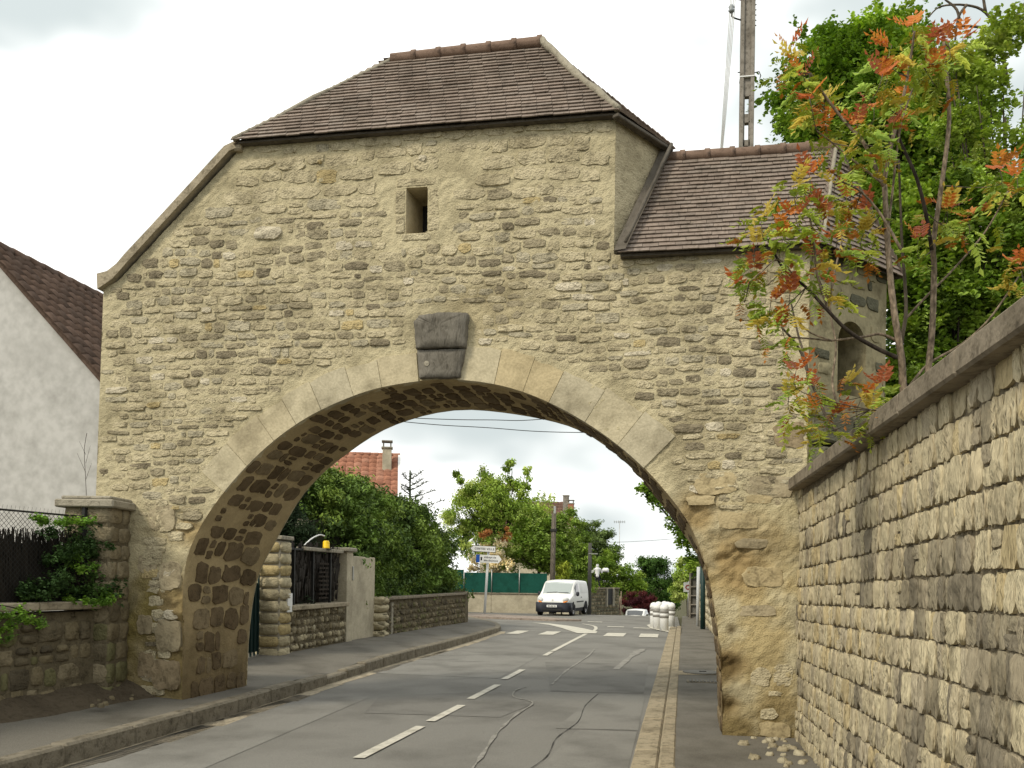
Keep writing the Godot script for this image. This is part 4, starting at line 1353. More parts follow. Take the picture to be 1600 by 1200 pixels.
	for k in 4:
		put("panel", one_box(Vector3(1.5, 1.0, 0.22), 0.01), mats.render_cream, jw, jt * at(0.75 + k * 1.515, 0.45, 0))
		put("coping_slab", one_box(Vector3(1.505, 0.07, 0.3), 0.012), mats.slab, jw, jt * at(0.75 + k * 1.515, 0.985 + (0.12 if k == 0 else 0.0), 0))
	put("raised_panel", one_box(Vector3(1.5, 0.14, 0.2), 0.01), mats.render_cream, jw, jt * at(0.75, 1.0, 0))
	var sf := thing("screen_fence", "dark green fabric screen on thin grey posts above the beige junction wall", "fence")
	var green := rocky(lin(0.012, 0.085, 0.062), 0.8, "plaster", Vector3.ONE * 0.6, 0.3)
	for k in 4:
		var sg := Geo.new(true)
		for q in 6:
			var xa := 0.02 + k * 1.515 + q * 0.25
			var s0 := 0.015 * sin(q * 1.7 + k)
			var s1 := 0.015 * sin((q + 1) * 1.7 + k)
			sg.quad(Vector3(xa, 1.03, s0), Vector3(xa + 0.25, 1.03, s1), Vector3(xa + 0.25, 2.12 + (0.15 if k == 0 else 0.0), s1), Vector3(xa, 2.12 + (0.15 if k == 0 else 0.0), s0))
		put("screen_panel", sg.done(), green, sf, jt * at(0, 0, -0.02))
		put("post", one_tube([Vector3(0, 1.0, 0), Vector3(0, 2.3, 0)], [0.024, 0.024], 8), mats.metal, sf, jt * at(k * 1.515, 0, 0.03))
	# ---- far wall on which the person stands
	var fa := Vector3(-5.9, -1.3, -63.5)
	var fb := Vector3(-3.85, -1.55, -69.6)
	var fw := wall_thing("far_wall", "grey garden wall with a dark recess behind the van, carrying a person", fa, fb, 2.25, 0.4, mats.mossy)
	face_wall(fw, 2.2, func(_x, _y): return [0.2, 0.34, 0.2, 0.5], 0.03, small, func(q): return mats.left[[0, 1, 2, 4][rng.randi() % 4]], func(q): return 0.03, 0.0, 120)
	put("coping_slab", one_box(Vector3(fw[2], 0.08, 0.5), 0.01), mats.slab, fw[0], fw[1] * at(fw[2] * 0.5, 2.27, -0.18))
	put("doorway", one_box(Vector3(1.1, 1.2, 0.1), 0.01), mats.black, fw[0], fw[1] * at(4.4, 1.65, 0.01))
	for s in [-0.65, 0.65]:
		put("door_post", one_box(Vector3(0.22, 1.4, 0.2), 0.01), mats.cement, fw[0], fw[1] * at(4.4 + s, 1.6, 0.05))
	# ---- right side beyond the gateway
	var rw2 := wall_thing("far_right_wall", "light stone wall along the right pavement beyond the arch", Vector3(1.32, 0.0, -44.0), Vector3(1.32, 0.0, -11.05), 1.5, 0.35, mats.gate[0])
	face_wall(rw2, 1.48, func(_x, _y): return [0.2, 0.3, 0.25, 0.55], 0.03, small, func(q): return mats.gate[[0, 6, 0, 1, 6][rng.randi() % 5]], func(q): return 0.025, 0.0, 160)

func wire_fence(fr: Transform3D, l: float) -> void:
	var f := thing("wire_fence", "wire mesh fence with barbed top and dark brushwood screen on the left low wall", "fence")
	var base := 1.13
	for k in 4:
		put("post", one_box(Vector3(0.045, 1.12, 0.045), 0.004), mats.iron, f, fr * at(0.12 + k * 1.42, base + 0.5, -0.1))
	put("rail", one_tube([Vector3(0, 0, 0), Vector3(l, 0, 0)], [0.011, 0.011], 6), mats.iron, f, fr * at(0, base + 0.93, -0.1))
	# diamond mesh of crimped wires
	var g := Geo.new()
	var pitch := 0.055
	var n := int(l / pitch)
	var tall := 0.92
	for dir in [1.0, -1.0]:
		for k in range(-17, n + 17):
			var x0 := k * pitch
			var x1: float = x0 + dir * tall
			var p := Vector3(x0, base, 0)
			var q := Vector3(x1, base + tall, 0)
			# clip to the fence's length
			if maxf(p.x, q.x) < 0.0 or minf(p.x, q.x) > l:
				continue
			for e in [0.0, l]:
				if (p.x - e) * (q.x - e) < 0.0:
					var t: float = (e - p.x) / (q.x - p.x)
					var c := p.lerp(q, t)
					var keep_q: bool = (q.x > e) == (e == 0.0)
					if keep_q:
						p = c
					else:
						q = c
			var w := Vector3(0.0018, 0, 0)
			var off := Vector3(0, 0, -0.075 + dir * 0.002)
			g.quad(p - w + off, p + w + off, q + w + off, q - w + off)
			g.quad(p - w + off - Vector3(0, 0, 0.003), q - w + off - Vector3(0, 0, 0.003), q + w + off - Vector3(0, 0, 0.003), p + w + off - Vector3(0, 0, 0.003))
	for k in int(l / 0.05):       # pointed wire ends along the top
		g.quad(Vector3(k * 0.05 - 0.0015, base + tall, -0.075), Vector3(k * 0.05 + 0.0015, base + tall, -0.075), Vector3(k * 0.05 + 0.014, base + tall + 0.06, -0.075), Vector3(k * 0.05 + 0.011, base + tall + 0.06, -0.075))
	stuff(put("wire_mesh", g.done(), mats.iron, f, fr))
	# brushwood behind it
	var b := Geo.new()
	for k in 1500:
		var x := rng.randf_range(0.0, l)
		var h := rng.randf_range(0.55, 0.78)
		var lean := rng.randf_range(-0.12, 0.12)
		var z := -0.13 - rng.randf() * 0.05
		var w := rng.randf_range(0.003, 0.007)
		b.quad(Vector3(x - w, base - 0.02, z), Vector3(x + w, base - 0.02, z), Vector3(x + w + lean, base + h, z), Vector3(x - w + lean, base + h, z))
		b.quad(Vector3(x + w, base - 0.02, z), Vector3(x + w * 0.3, base - 0.02, z - 0.01), Vector3(x + w * 0.3 + lean, base + h, z - 0.01), Vector3(x + w + lean, base + h, z))
	stuff(put("brushwood_screen", b.done(), plain(lin(0.022, 0.018, 0.013), 0.9), f, fr))
	put("screen_backing", one_box(Vector3(l, 0.62, 0.02), 0.0), plain(lin(0.018, 0.016, 0.012), 0.95), f, fr * at(l * 0.5, base + 0.3, -0.2))

# ---------------------------------------------------------------- vegetation
func leaf_spray(n: int, spread: float, wide: float, fold := 0.12) -> ArrayMesh:   # a few leaves on a twig, about one unit across
	var g := Geo.new()
	for k in n:
		var dir := Vector3(rng.randf_range(-1, 1), rng.randf_range(-0.5, 0.9), rng.randf_range(-1, 1)).normalized()
		var o := Vector3(rng.randf_range(-1, 1), rng.randf_range(-1, 1), rng.randf_range(-1, 1)) * spread
		var l := rng.randf_range(0.35, 0.6)
		var side := dir.cross(Vector3(rng.randf_range(-0.4, 0.4), 1, rng.randf_range(-0.4, 0.4))).normalized()
		var up := side.cross(dir)
		var p := [o, o + dir * l * 0.35 + side * l * wide + up * l * fold, o + dir * l * 0.75 + side * l * wide * 0.7 + up * l * fold * 0.6, o + dir * l - up * l * 0.1, o + dir * l * 0.75 - side * l * wide * 0.7 + up * l * fold * 0.6, o + dir * l * 0.35 - side * l * wide + up * l * fold]
		g.tri(p[0], p[1], p[2])
		g.tri(p[0], p[2], p[3])
		g.tri(p[0], p[3], p[4])
		g.tri(p[0], p[4], p[5])
	return g.done()

var sprays := {}

func crown(parent: Node3D, lobes: Array, total: int, size: float, colors: Array, spray: String, dark := false, clump := 0.33, called := "crown") -> void:
	var weight := 0.0
	for l in lobes:
		weight += l[1] * l[2]
	var mm := MultiMesh.new()
	mm.transform_format = MultiMesh.TRANSFORM_3D
	mm.use_colors = true
	mm.mesh = sprays[spray]
	var places := []
	var tints := []
	for l in lobes:
		var n := int(total * l[1] * l[2] / weight)
		var clumps := maxi(4, int(n / 45.0))
		for c in clumps:
			var d := Vector3(rng.randfn(), rng.randfn(), rng.randfn()).normalized() * pow(rng.randf(), 0.45)
			var cc: Vector3 = l[0] + d * Vector3(l[1], l[2], l[1] * 0.85)
			var cr: float = minf(l[1], l[2]) * rng.randf_range(0.6, 1.3) * clump
			var base: Color = colors[rng.randi() % colors.size()]
			var shade := rng.randf_range(0.75, 1.2)
			for k in n / clumps:
				var e := Vector3(rng.randfn(), rng.randfn() * 0.7, rng.randfn()) * cr * 0.62
				var s := size * rng.randf_range(0.6, 1.25)
				places.append(Transform3D(Basis.from_euler(Vector3(rng.randf_range(-0.6, 0.6), rng.randf() * TAU, rng.randf_range(-0.6, 0.6))).scaled(Vector3.ONE * s), cc + e))
				var v := shade * rng.randf_range(0.75, 1.25) * (1.0 if dark else 1.15)
				tints.append(Color(base.r * v, base.g * v, base.b * v))
	mm.instance_count = places.size()
	for i in places.size():
		mm.set_instance_transform(i, places[i])
		mm.set_instance_color(i, tints[i])
	var o := MultiMeshInstance3D.new()
	o.multimesh = mm
	o.material_override = mats.leaf_dark if dark else mats.leaf
	o.name = called
	parent.add_child(o, true)
	stuff(o)

func trunk(parent: Node3D, base: Vector3, lobes: Array, r: float, mat: Material, limbs := 3) -> void:
	var top: Vector3 = lobes[0][0]
	var mid := base.lerp(top, 0.5)
	mid.x = base.x + (top.x - base.x) * 0.3
	mid.z = base.z + (top.z - base.z) * 0.3
	var g := Geo.new(true)
	g.tube(spline([base - Vector3(0, 0.2, 0), mid, top + Vector3(0, lobes[0][2] * 0.4, 0)], 6), range(13).map(func(i): return lerpf(r, r * 0.25, i / 12.0)), 9)
	for i in range(1, lobes.size()):
		for k in limbs:
			var s := base.lerp(top, rng.randf_range(0.45, 0.8))
			s.x = lerpf(mid.x, s.x, 0.8)
			var e: Vector3 = lobes[i][0] + Vector3(rng.randf_range(-0.7, 0.7) * lobes[i][1], rng.randf_range(0.0, 0.8) * lobes[i][2], rng.randf_range(-0.5, 0.5) * lobes[i][1])
			var m := s.lerp(e, 0.55) + Vector3(0, -0.12 * s.distance_to(e), 0)
			g.tube(spline([s, m, e], 5), range(11).map(func(q): return lerpf(r * 0.38, r * 0.06, q / 10.0)), 6)
	put("trunk", g.done(), mat, parent)

func tree(called: String, label: String, category: String, base: Vector3, lobes: Array, total: int, size: float, colors: Array, spray: String, r: float, mat: Material, group := "", clump := 0.33, dark := false) -> Node3D:
	var t := thing(called, label, category, Vector3.ZERO, 0.0, group)
	trunk(t, base, lobes, r, mat)
	crown(t, lobes, total, size, colors, spray, dark, clump)
	return t

func build_trees() -> void:
	sprays.broad = leaf_spray(7, 0.45, 0.34)
	sprays.small = leaf_spray(9, 0.5, 0.26)
	sprays.needle = leaf_spray(12, 0.4, 0.11)
	var green := [Color(0.20, 0.31, 0.045), Color(0.15, 0.25, 0.035), Color(0.25, 0.36, 0.055), Color(0.11, 0.19, 0.028)]
	var bright := [Color(0.205, 0.30, 0.045), Color(0.155, 0.25, 0.035), Color(0.26, 0.36, 0.065), Color(0.11, 0.18, 0.028)]
	var yellow := [Color(0.32, 0.42, 0.08), Color(0.25, 0.35, 0.06), Color(0.39, 0.46, 0.13)]
	tree("maple_tree", "large dense green maple rising behind the wing roof, right of the concrete pole", "tree", Vector3(5.2, 2.0, -25.3), [[Vector3(4.59, 15.00, -25.18), 1.7, 1.6], [Vector3(3.26, 14.14, -24.94), 0.84, 1.0], [Vector3(5.59, 16.0, -25.36), 1.3, 1.0], [Vector3(6.29, 14.37, -25.48), 1.54, 1.54], [Vector3(4.86, 13.1, -25.24), 1.9, 1.1], [Vector3(6.65, 12.83, -25.54), 1.54, 1.54], [Vector3(4.17, 16.1, -25.09), 0.76, 0.67], [Vector3(4.5, 11.6, -25.0), 2.0, 1.4]], 13000, 0.29, [Color(0.24, 0.36, 0.05), Color(0.18, 0.30, 0.04), Color(0.31, 0.43, 0.065), Color(0.13, 0.225, 0.03)], "broad", 0.35, mats.bark_dark, "", 0.36)
	var lt := tree("ash_tree", "thin airy pale green tree with bare dark upper branches at the right edge", "tree", Vector3(5.6, 2.0, -16.4), [[Vector3(5.42, 9.08, -16.19), 0.80, 0.96], [Vector3(5.14, 10.26, -16.14), 0.6, 0.9], [Vector3(4.57, 9.39, -16.04), 0.54, 0.64], [Vector3(5.75, 10.9, -16.24), 0.5, 0.6], [Vector3(4.66, 10.3, -16.05), 0.44, 0.6], [Vector3(5.65, 7.91, -16.23), 0.64, 0.75], [Vector3(4.58, 8.43, -16.04), 0.64, 0.64]], 1700, 0.2, yellow, "broad", 0.08, mats.bark, "", 0.4)
	var bg := Geo.new(true)
	for b in [[Vector3(5.6, 10.2, -16.6), Vector3(5.64, 11.4, -17.2), Vector3(5.41, 11.86, -17.2), Vector3(5.07, 11.99, -17.14), Vector3(4.62, 11.96, -17.06), Vector3(4.4, 11.75, -17.0)], [Vector3(5.64, 11.4, -17.2), Vector3(5.47, 11.57, -17.2), Vector3(4.96, 11.6, -17.1), Vector3(4.66, 11.5, -17.0)], [Vector3(5.64, 11.3, -17.2), Vector3(6.0, 11.9, -17.3), Vector3(6.3, 12.3, -17.3)], [Vector3(5.5, 10.6, -16.9), Vector3(5.0, 10.9, -17.0), Vector3(4.7, 11.0, -17.0), Vector3(4.45, 11.2, -17.0)], [Vector3(5.07, 11.99, -17.14), Vector3(4.9, 11.7, -17.0), Vector3(4.85, 11.3, -17.0)], [Vector3(5.41, 11.86, -17.2), Vector3(5.3, 12.3, -17.1)], [Vector3(4.96, 11.6, -17.1), Vector3(4.9, 11.9, -17.1), Vector3(4.7, 12.1, -17.1)]]:
		bg.tube(spline(b, 4), range(b.size() * 4).map(func(i): return lerpf(0.03, 0.008, float(i) / (b.size() * 4))), 6)
	put("bare_branch", bg.done(), mats.bark, lt)
	tree("lime_bush", "bright lime green leafy bush crowding behind the right wall's coping", "bush", Vector3(3.4, 2.0, -11.9), [[Vector3(3.46, 4.9, -11.78), 0.6, 0.5], [Vector3(3.07, 5.44, -11.71), 0.5, 0.55], [Vector3(3.61, 5.60, -11.81), 0.6, 0.63], [Vector3(4.10, 6.08, -11.89), 0.5, 0.63], [Vector3(2.86, 6.22, -11.67), 0.35, 0.47], [Vector3(4.00, 5.22, -11.87), 0.5, 0.45], [Vector3(2.97, 4.41, -11.69), 0.43, 0.55], [Vector3(3.29, 6.15, -11.75), 0.47, 0.47], [Vector3(2.72, 5.04, -11.64), 0.3, 0.47], [Vector3(3.4, 3.8, -11.6), 1.0, 0.6], [Vector3(2.7, 3.6, -11.6), 0.4, 0.6]], 6500, 0.19, bright, "broad", 0.08, mats.bark_dark, "", 0.42)
	tree("dark_shrub", "deep green shrub mass in the garden behind the lime bush", "bush", Vector3(4.5, 2.0, -13.6), [[Vector3(4.2, 4.6, -13.6), 1.6, 1.6], [Vector3(5.5, 6.3, -13.9), 1.1, 1.2], [Vector3(3.6, 6.4, -13.8), 0.8, 1.0]], 4500, 0.24, [Color(0.04, 0.085, 0.02), Color(0.06, 0.12, 0.025)], "broad", 0.1, mats.bark_dark, "", 0.4)
	tree("plane_tree", "leafy tree overhanging the street beyond the arch's right pier", "tree", Vector3(2.6, 0.0, -41.2), [[Vector3(2.29, 5.58, -41.02), 2.3, 2.2], [Vector3(0.51, 5.84, -40.67), 1.5, 1.0], [Vector3(1.1, 3.95, -40.78), 0.85, 1.3], [Vector3(-0.33, 5.68, -40.52), 0.9, 0.7], [Vector3(1.17, 2.34, -40.81), 0.7, 0.6], [Vector3(-1.05, 5.9, -40.40), 0.42, 0.34]], 4200, 0.4, green, "broad", 0.25, mats.bark, "", 0.36)
	tree("apple_tree", "loose pale green fruit tree behind the direction sign with sprigs against the sky", "tree", Vector3(-10.2, 0.0, -53.2), [[Vector3(-10.38, 5.4, -53.0), 2.4, 2.1], [Vector3(-11.92, 6.5, -52.73), 1.3, 1.1], [Vector3(-8.29, 5.25, -53.37), 1.5, 2.0], [Vector3(-10.59, 7.0, -52.97), 1.7, 0.9], [Vector3(-8.89, 7.2, -53.27), 0.75, 0.8], [Vector3(-12.69, 7.6, -52.6), 0.32, 0.75], [Vector3(-9.66, 8.0, -53.13), 0.36, 0.75], [Vector3(-8.52, 8.1, -53.33), 0.2, 0.6], [Vector3(-11.18, 8.0, -52.86), 0.28, 0.5], [Vector3(-12.46, 4.81, -52.64), 1.0, 1.8], [Vector3(-10.0, 3.4, -52.6), 2.6, 1.1]], 5200, 0.33, yellow + [Color(0.16, 0.24, 0.04)], "small", 0.16, mats.bark, "", 0.36)
	tree("hornbeam_tree", "mid green leafy tree between the fruit tree and the wooden pole", "tree", Vector3(-7.6, 0.0, -51.9), [[Vector3(-7.42, 4.01, -51.49), 1.5, 1.9], [Vector3(-9.05, 2.88, -51.21), 1.4, 1.2], [Vector3(-6.14, 4.40, -51.72), 0.8, 1.3], [Vector3(-6.49, 2.91, -51.66), 0.8, 1.1]], 4000, 0.36, [Color(0.21, 0.31, 0.06), Color(0.16, 0.25, 0.04), Color(0.28, 0.37, 0.09)], "broad", 0.14, mats.bark, "", 0.36)
	tree("yellow_bush", "small yellow green bush just behind the wooden pole above the van", "bush", Vector3(-6.05, -0.2, -50.7), [[Vector3(-6.07, 2.2, -50.7), 0.48, 0.5], [Vector3(-6.05, 1.6, -50.7), 0.5, 0.6]], 700, 0.24, [Color(0.33, 0.38, 0.05), Color(0.25, 0.32, 0.05)], "small", 0.05, mats.bark)
	tree("tall_hedge", "tall yellow green clipped hedge rising behind the van", "hedge", Vector3(-5.9, -0.6, -60), [[Vector3(-5.95, 3.4, -59.87), 0.85, 1.9], [Vector3(-6.53, 4.5, -59.77), 0.5, 1.0], [Vector3(-6.0, 1.5, -59.9), 0.9, 1.5]], 2600, 0.32, [Color(0.2, 0.29, 0.05), Color(0.15, 0.23, 0.04)], "small", 0.1, mats.bark, "", 0.4)
	tree("willow_tree", "pale distant tree beyond the house with two chimneys", "tree", Vector3(-7.5, -2.5, -90.2), [[Vector3(-7.45, 5.5, -90.07), 1.8, 1.7], [Vector3(-9.05, 6.5, -89.79), 1.1, 0.9], [Vector3(-6.17, 4.3, -90.3), 1.3, 1.3], [Vector3(-7.2, 3.0, -90), 2.0, 1.6]], 2600, 0.5, [Color(0.15, 0.21, 0.07), Color(0.12, 0.18, 0.055)], "small", 0.2, mats.bark)
	tree("lime_tree", "bright green tree beside the person on the far wall", "tree", Vector3(-4.3, -2.3, -80.3), [[Vector3(-5.3, 2.7, -80.27), 1.5, 1.3], [Vector3(-4.05, 2.2, -80.52), 1.5, 1.2], [Vector3(-3.47, 0.9, -80.62), 1.4, 1.3], [Vector3(-5.2, 0.6, -80.2), 1.5, 1.2], [Vector3(-6.7, 1.9, -79.9), 1.2, 1.5]], 3000, 0.42, bright, "broad", 0.16, mats.bark)
	tree("dark_tree", "rounded dark green tree at the far end of the street", "tree", Vector3(-1.0, -2.6, -87.2), [[Vector3(-1.4, 1.9, -87.06), 1.9, 2.0], [Vector3(-1.85, 3.1, -86.98), 1.4, 1.2], [Vector3(-0.09, 0.2, -87.31), 1.5, 2.1], [Vector3(-2.2, -0.75, -86.94), 1.8, 1.5]], 3600, 0.42, [Color(0.06, 0.125, 0.025), Color(0.08, 0.155, 0.03), Color(0.045, 0.1, 0.02)], "small", 0.2, mats.bark)
	tree("olive_bush", "thin olive green bush left of the grey post at the far right pavement", "bush", Vector3(1.4, -1.4, -71.5), [[Vector3(1.13, 2.3, -71.28), 0.95, 1.2], [Vector3(0.85, 0.9, -71.21), 0.8, 1.5]], 1200, 0.4, yellow, "small", 0.08, mats.bark)
	tree("red_maple", "low dark red garden maple beside the small white car", "bush", Vector3(-2.5, -2.0, -76.8), [[Vector3(-2.48, 0.0, -76.73), 1.4, 0.75], [Vector3(-3.28, -0.5, -76.59), 0.85, 0.75], [Vector3(-1.67, -0.5, -76.88), 0.85, 0.62], [Vector3(-2.5, -1.0, -76.5), 1.5, 0.6]], 2400, 0.26, [Color(0.085, 0.018, 0.022), Color(0.12, 0.03, 0.03), Color(0.06, 0.014, 0.02)], "small", 0.1, mats.bark_dark)
	tree("cream_shrub", "flowering shrub of cream and rusty blossom behind the direction sign", "bush", Vector3(-9.8, -0.2, -49.2), [[Vector3(-9.76, 3.4, -49.05), 0.95, 0.75], [Vector3(-10.63, 2.44, -48.9), 0.45, 0.7], [Vector3(-8.87, 2.29, -49.21), 0.45, 0.57], [Vector3(-9.7, 2.5, -49.1), 1.0, 0.7]], 900, 0.24, [Color(0.78, 0.68, 0.50), Color(0.72, 0.60, 0.40), Color(0.78, 0.70, 0.56), Color(0.2, 0.26, 0.07)], "broad", 0.06, mats.bark, "", 0.45)
	var rusty := get_node("cream_shrub")
	crown(rusty, [[Vector3(-10.12, 3.95, -48.95), 0.5, 0.34], [Vector3(-9.05, 3.95, -49.1), 0.36, 0.5], [Vector3(-9.0, 4.4, -49.1), 0.14, 0.2]], 260, 0.22, [Color(0.36, 0.16, 0.06), Color(0.42, 0.22, 0.1)], "broad", false, 0.45, "rusty_blossom")
	# clipped hedge on the left beyond the arch
	var hedge := thing("dark_hedge", "tall dense dark green hedge above the low wall beyond the arch", "hedge")
	var lobes := []
	for i in 11:
		var z := -19.9 - i * 0.95
		for q in [[-7.55, 1.6, 0.75], [-7.6, 2.6, 0.75], [-7.9, 3.2 + 0.35 * sin(i * 1.1), 0.7], [-8.6, 3.6 + 0.3 * sin(i * 1.7 + 1.0), 0.8], [-8.2, 1.9, 1.0]]:
			lobes.append([Vector3(q[0], q[1] - 0.02 * i, z), q[2] * 0.8, q[2] * 0.85])
	var hg := Geo.new(true)
	for i in 9:
		hg.tube([Vector3(-8.0, 0.1, -20.2 - i * 1.1), Vector3(-8.0, 3.0, -20.2 - i * 1.1)], [0.06, 0.02], 6)
	put("stem", hg.done(), mats.bark_dark, hedge)
	var core := Geo.new(true)
	for i in 11:
		core.lathe([Vector2(0.0, 0.2), Vector2(0.5, 0.3), Vector2(0.55, 2.2), Vector2(0.3, 2.9), Vector2(0.0, 3.0)], at(-8.05, 0, -19.9 - i * 0.95), 9)
	put("dead_twigs", core.done(), plain(lin(0.018, 0.02, 0.01), 1.0), hedge)
	crown(hedge, lobes, 20000, 0.22, [Color(0.11, 0.18, 0.032), Color(0.145, 0.23, 0.04), Color(0.07, 0.12, 0.026), Color(0.20, 0.29, 0.05)], "small", true, 0.5, "foliage")
	var con := thing("cypress_tree", "near-black conifer between the arch and the red roof", "tree")
	put("trunk", one_tube([Vector3(-7.75, 0.2, -17.4), Vector3(-7.7, 3.4, -17.4)], [0.1, 0.03], 8), mats.bark_dark, con)
	var cl := []
	for i in 7:
		cl.append([Vector3(-7.72, 0.7 + i * 0.47, -17.4), 0.72 - i * 0.075, 0.4])
	cl.append([Vector3(-7.6, 1.2, -16.2), 0.5, 0.9])
	cl.append([Vector3(-7.7, 1.4, -15.4), 0.4, 0.9])
	crown(con, cl, 4200, 0.2, [Color(0.022, 0.042, 0.018), Color(0.03, 0.055, 0.022)], "needle", true, 0.5)
	# spiky bare conifer tops beside the red roof
	var mp := thing("monkey_puzzle_tree", "spiky thin conifer tips against the sky beside the chimney of the red roofed house", "tree")
	var mg := Geo.new(true)
	mg.tube([Vector3(-11.4, 0.2, -38.6), Vector3(-11.5, 6.4, -38.6)], [0.14, 0.03], 7)
	for k in 14:
		var a := k * 2.4
		var y := 4.7 + k * 0.1
		var tip := Vector3(-11.45 + cos(a) * (1.5 - k * 0.08), y + 0.35, -38.6 + sin(a) * (1.5 - k * 0.08))
		var pts := spline([Vector3(-11.48, y, -38.6), Vector3(-11.48, y - 0.1, -38.6).lerp(tip, 0.6), tip], 4)
		mg.tube(pts, [0.03, 0.03, 0.025, 0.02, 0.015, 0.01], 5)
		for q in range(2, pts.size()):
			for s in 4:
				var d := Vector3(rng.randfn(), rng.randfn() + 0.5, rng.randfn()).normalized() * 0.24
				mg.tube([pts[q], pts[q] + d], [0.016, 0.003], 3, false)
	put("trunk", mg.done(), rocky(lin(0.09, 0.12, 0.06), 0.9, "bark", Vector3.ONE, 0.2, ""), mp)
	# ivy on the left fence
	var ivy := thing("ivy", "glossy green ivy climbing the wire fence beside the pillar", "climbing plant")
	var fr := Transform3D(Basis(Vector3(0.1578, 0, -0.9875), Vector3.UP, Vector3(0.9875, 0, 0.1578)), Vector3(-6.98, 0.2, -4.6))
	var il := []
	for q in [[4.35, 1.75, 0.3, 0.3], [4.15, 1.45, 0.35, 0.3], [4.45, 1.35, 0.3, 0.25], [3.9, 1.7, 0.25, 0.2], [4.5, 1.15, 0.25, 0.15], [4.2, 1.2, 0.3, 0.12], [3.75, 1.35, 0.35, 0.2], [3.5, 1.25, 0.3, 0.12], [4.5, 1.75, 0.2, 0.3]]:
		il.append([fr * Vector3(q[0], q[1], 0.0), q[2] * 0.7, q[3]])
	var stems := Geo.new(true)
	for k in 7:
		stems.tube(spline([fr * Vector3(4.5, 1.1, 0.02), fr * Vector3(4.3 + rng.randf_range(-0.2, 0.2), 1.4, 0.0), fr * Vector3(4.2 + rng.randf_range(-0.5, 0.4), 1.9, 0.01)], 4), [0.006], 4)
	put("stem", stems.done(), mats.bark_dark, ivy)
	crown(ivy, il, 1400, 0.085, [Color(0.05, 0.10, 0.025), Color(0.035, 0.07, 0.02), Color(0.07, 0.13, 0.03)], "broad", true, 0.5, "foliage")
	var new_ivy := [[fr * Vector3(4.4, 1.17, 0.1), 0.22, 0.09], [fr * Vector3(4.1, 1.14, 0.1), 0.16, 0.06], [fr * Vector3(3.75, 2.0, 0.0), 0.22, 0.07], [fr * Vector3(4.2, 1.98, 0.0), 0.2, 0.06], [fr * Vector3(4.15, 1.55, 0.06), 0.12, 0.12]]
	crown(ivy, new_ivy, 330, 0.085, [Color(0.2, 0.34, 0.05), Color(0.14, 0.26, 0.04)], "broad", false, 0.6, "young_foliage")
	var low := thing("creeper", "bright trailing creeper hanging over the left wall's coping at the picture's edge", "climbing plant")
	put("stem", one_tube(spline([fr * Vector3(2.9, 1.14, 0.1), fr * Vector3(3.2, 1.1, 0.16), fr * Vector3(3.6, 1.0, 0.13)], 4), [0.006], 4), mats.bark_dark, low)
	crown(low, [[fr * Vector3(3.3, 1.0, 0.13), 0.2, 0.1], [fr * Vector3(3.6, 0.98, 0.12), 0.12, 0.07], [fr * Vector3(3.25, 0.85, 0.1), 0.08, 0.12], [fr * Vector3(3.0, 0.95, 0.1), 0.2, 0.14]], 170, 0.09, [Color(0.2, 0.34, 0.05), Color(0.15, 0.27, 0.05)], "broad", false, 0.6, "foliage")
	# bare twig growing from the pillar's cap
	var tw := thing("bare_sapling", "thin leafless sapling growing beside the pillar cap against the white house", "plant")
	var tg := Geo.new(true)
	tg.tube(spline([Vector3(-6.62, 2.45, -9.3), Vector3(-6.64, 2.75, -9.3), Vector3(-6.66, 3.05, -9.3), Vector3(-6.63, 3.25, -9.3)], 4), [0.006, 0.003], 5)
	for q in [[2.7, 0.09, 0.2], [2.8, -0.1, 0.22], [2.9, 0.07, 0.2], [3.0, -0.07, 0.15]]:
		tg.tube([Vector3(-6.64, q[0], -9.3), Vector3(-6.64 + q[1], q[0] + q[2], -9.28)], [0.003, 0.0015], 4)
	put("stem", tg.done(), mats.bark_dark, tw)
	sumac()

func compound_leaf(pairs: int, droop: float) -> ArrayMesh:       # feather leaf, one unit long along +y, tip falling towards +z
	var g := Geo.new()
	var at_ := func(t: float) -> Vector3: return Vector3(0, t * (1.0 - 0.25 * droop * t), droop * 0.55 * t * t)
	for k in pairs * 2 + 1:
		var t := 0.22 + 0.74 * float(k / 2) / pairs
		var side := 1.0 if k % 2 == 0 else -1.0
		var dir := Vector3(side, 0.45, 0.25 * droop).normalized()
		if k == pairs * 2:
			t = 1.0
			dir = Vector3(0, 1, 0.6 * droop).normalized()
		var l := rng.randf_range(0.32, 0.44) * (1.0 - 0.35 * absf(t - 0.5))
		var o: Vector3 = at_.call(t)
		dir = (dir + Vector3(rng.randf_range(-0.15, 0.15), rng.randf_range(-0.15, 0.15), rng.randf_range(-0.1, 0.5) * droop)).normalized()
		var w := dir.cross(Vector3(0, 0.2, 1)).normalized() * l * 0.27
		var up := w.cross(dir).normalized() * l * 0.1
		g.tri(o, o + dir * l * 0.4 + w + up, o + dir * l - up)
		g.tri(o, o + dir * l - up, o + dir * l * 0.4 - w + up)
	var p := Vector3.ZERO
	for k in 5:
		var q: Vector3 = at_.call((k + 1) / 5.0)
		g.quad(p - Vector3(0.008, 0, 0), p + Vector3(0.008, 0, 0), q + Vector3(0.006, 0, 0), q - Vector3(0.006, 0, 0))
		p = q
	return g.done()

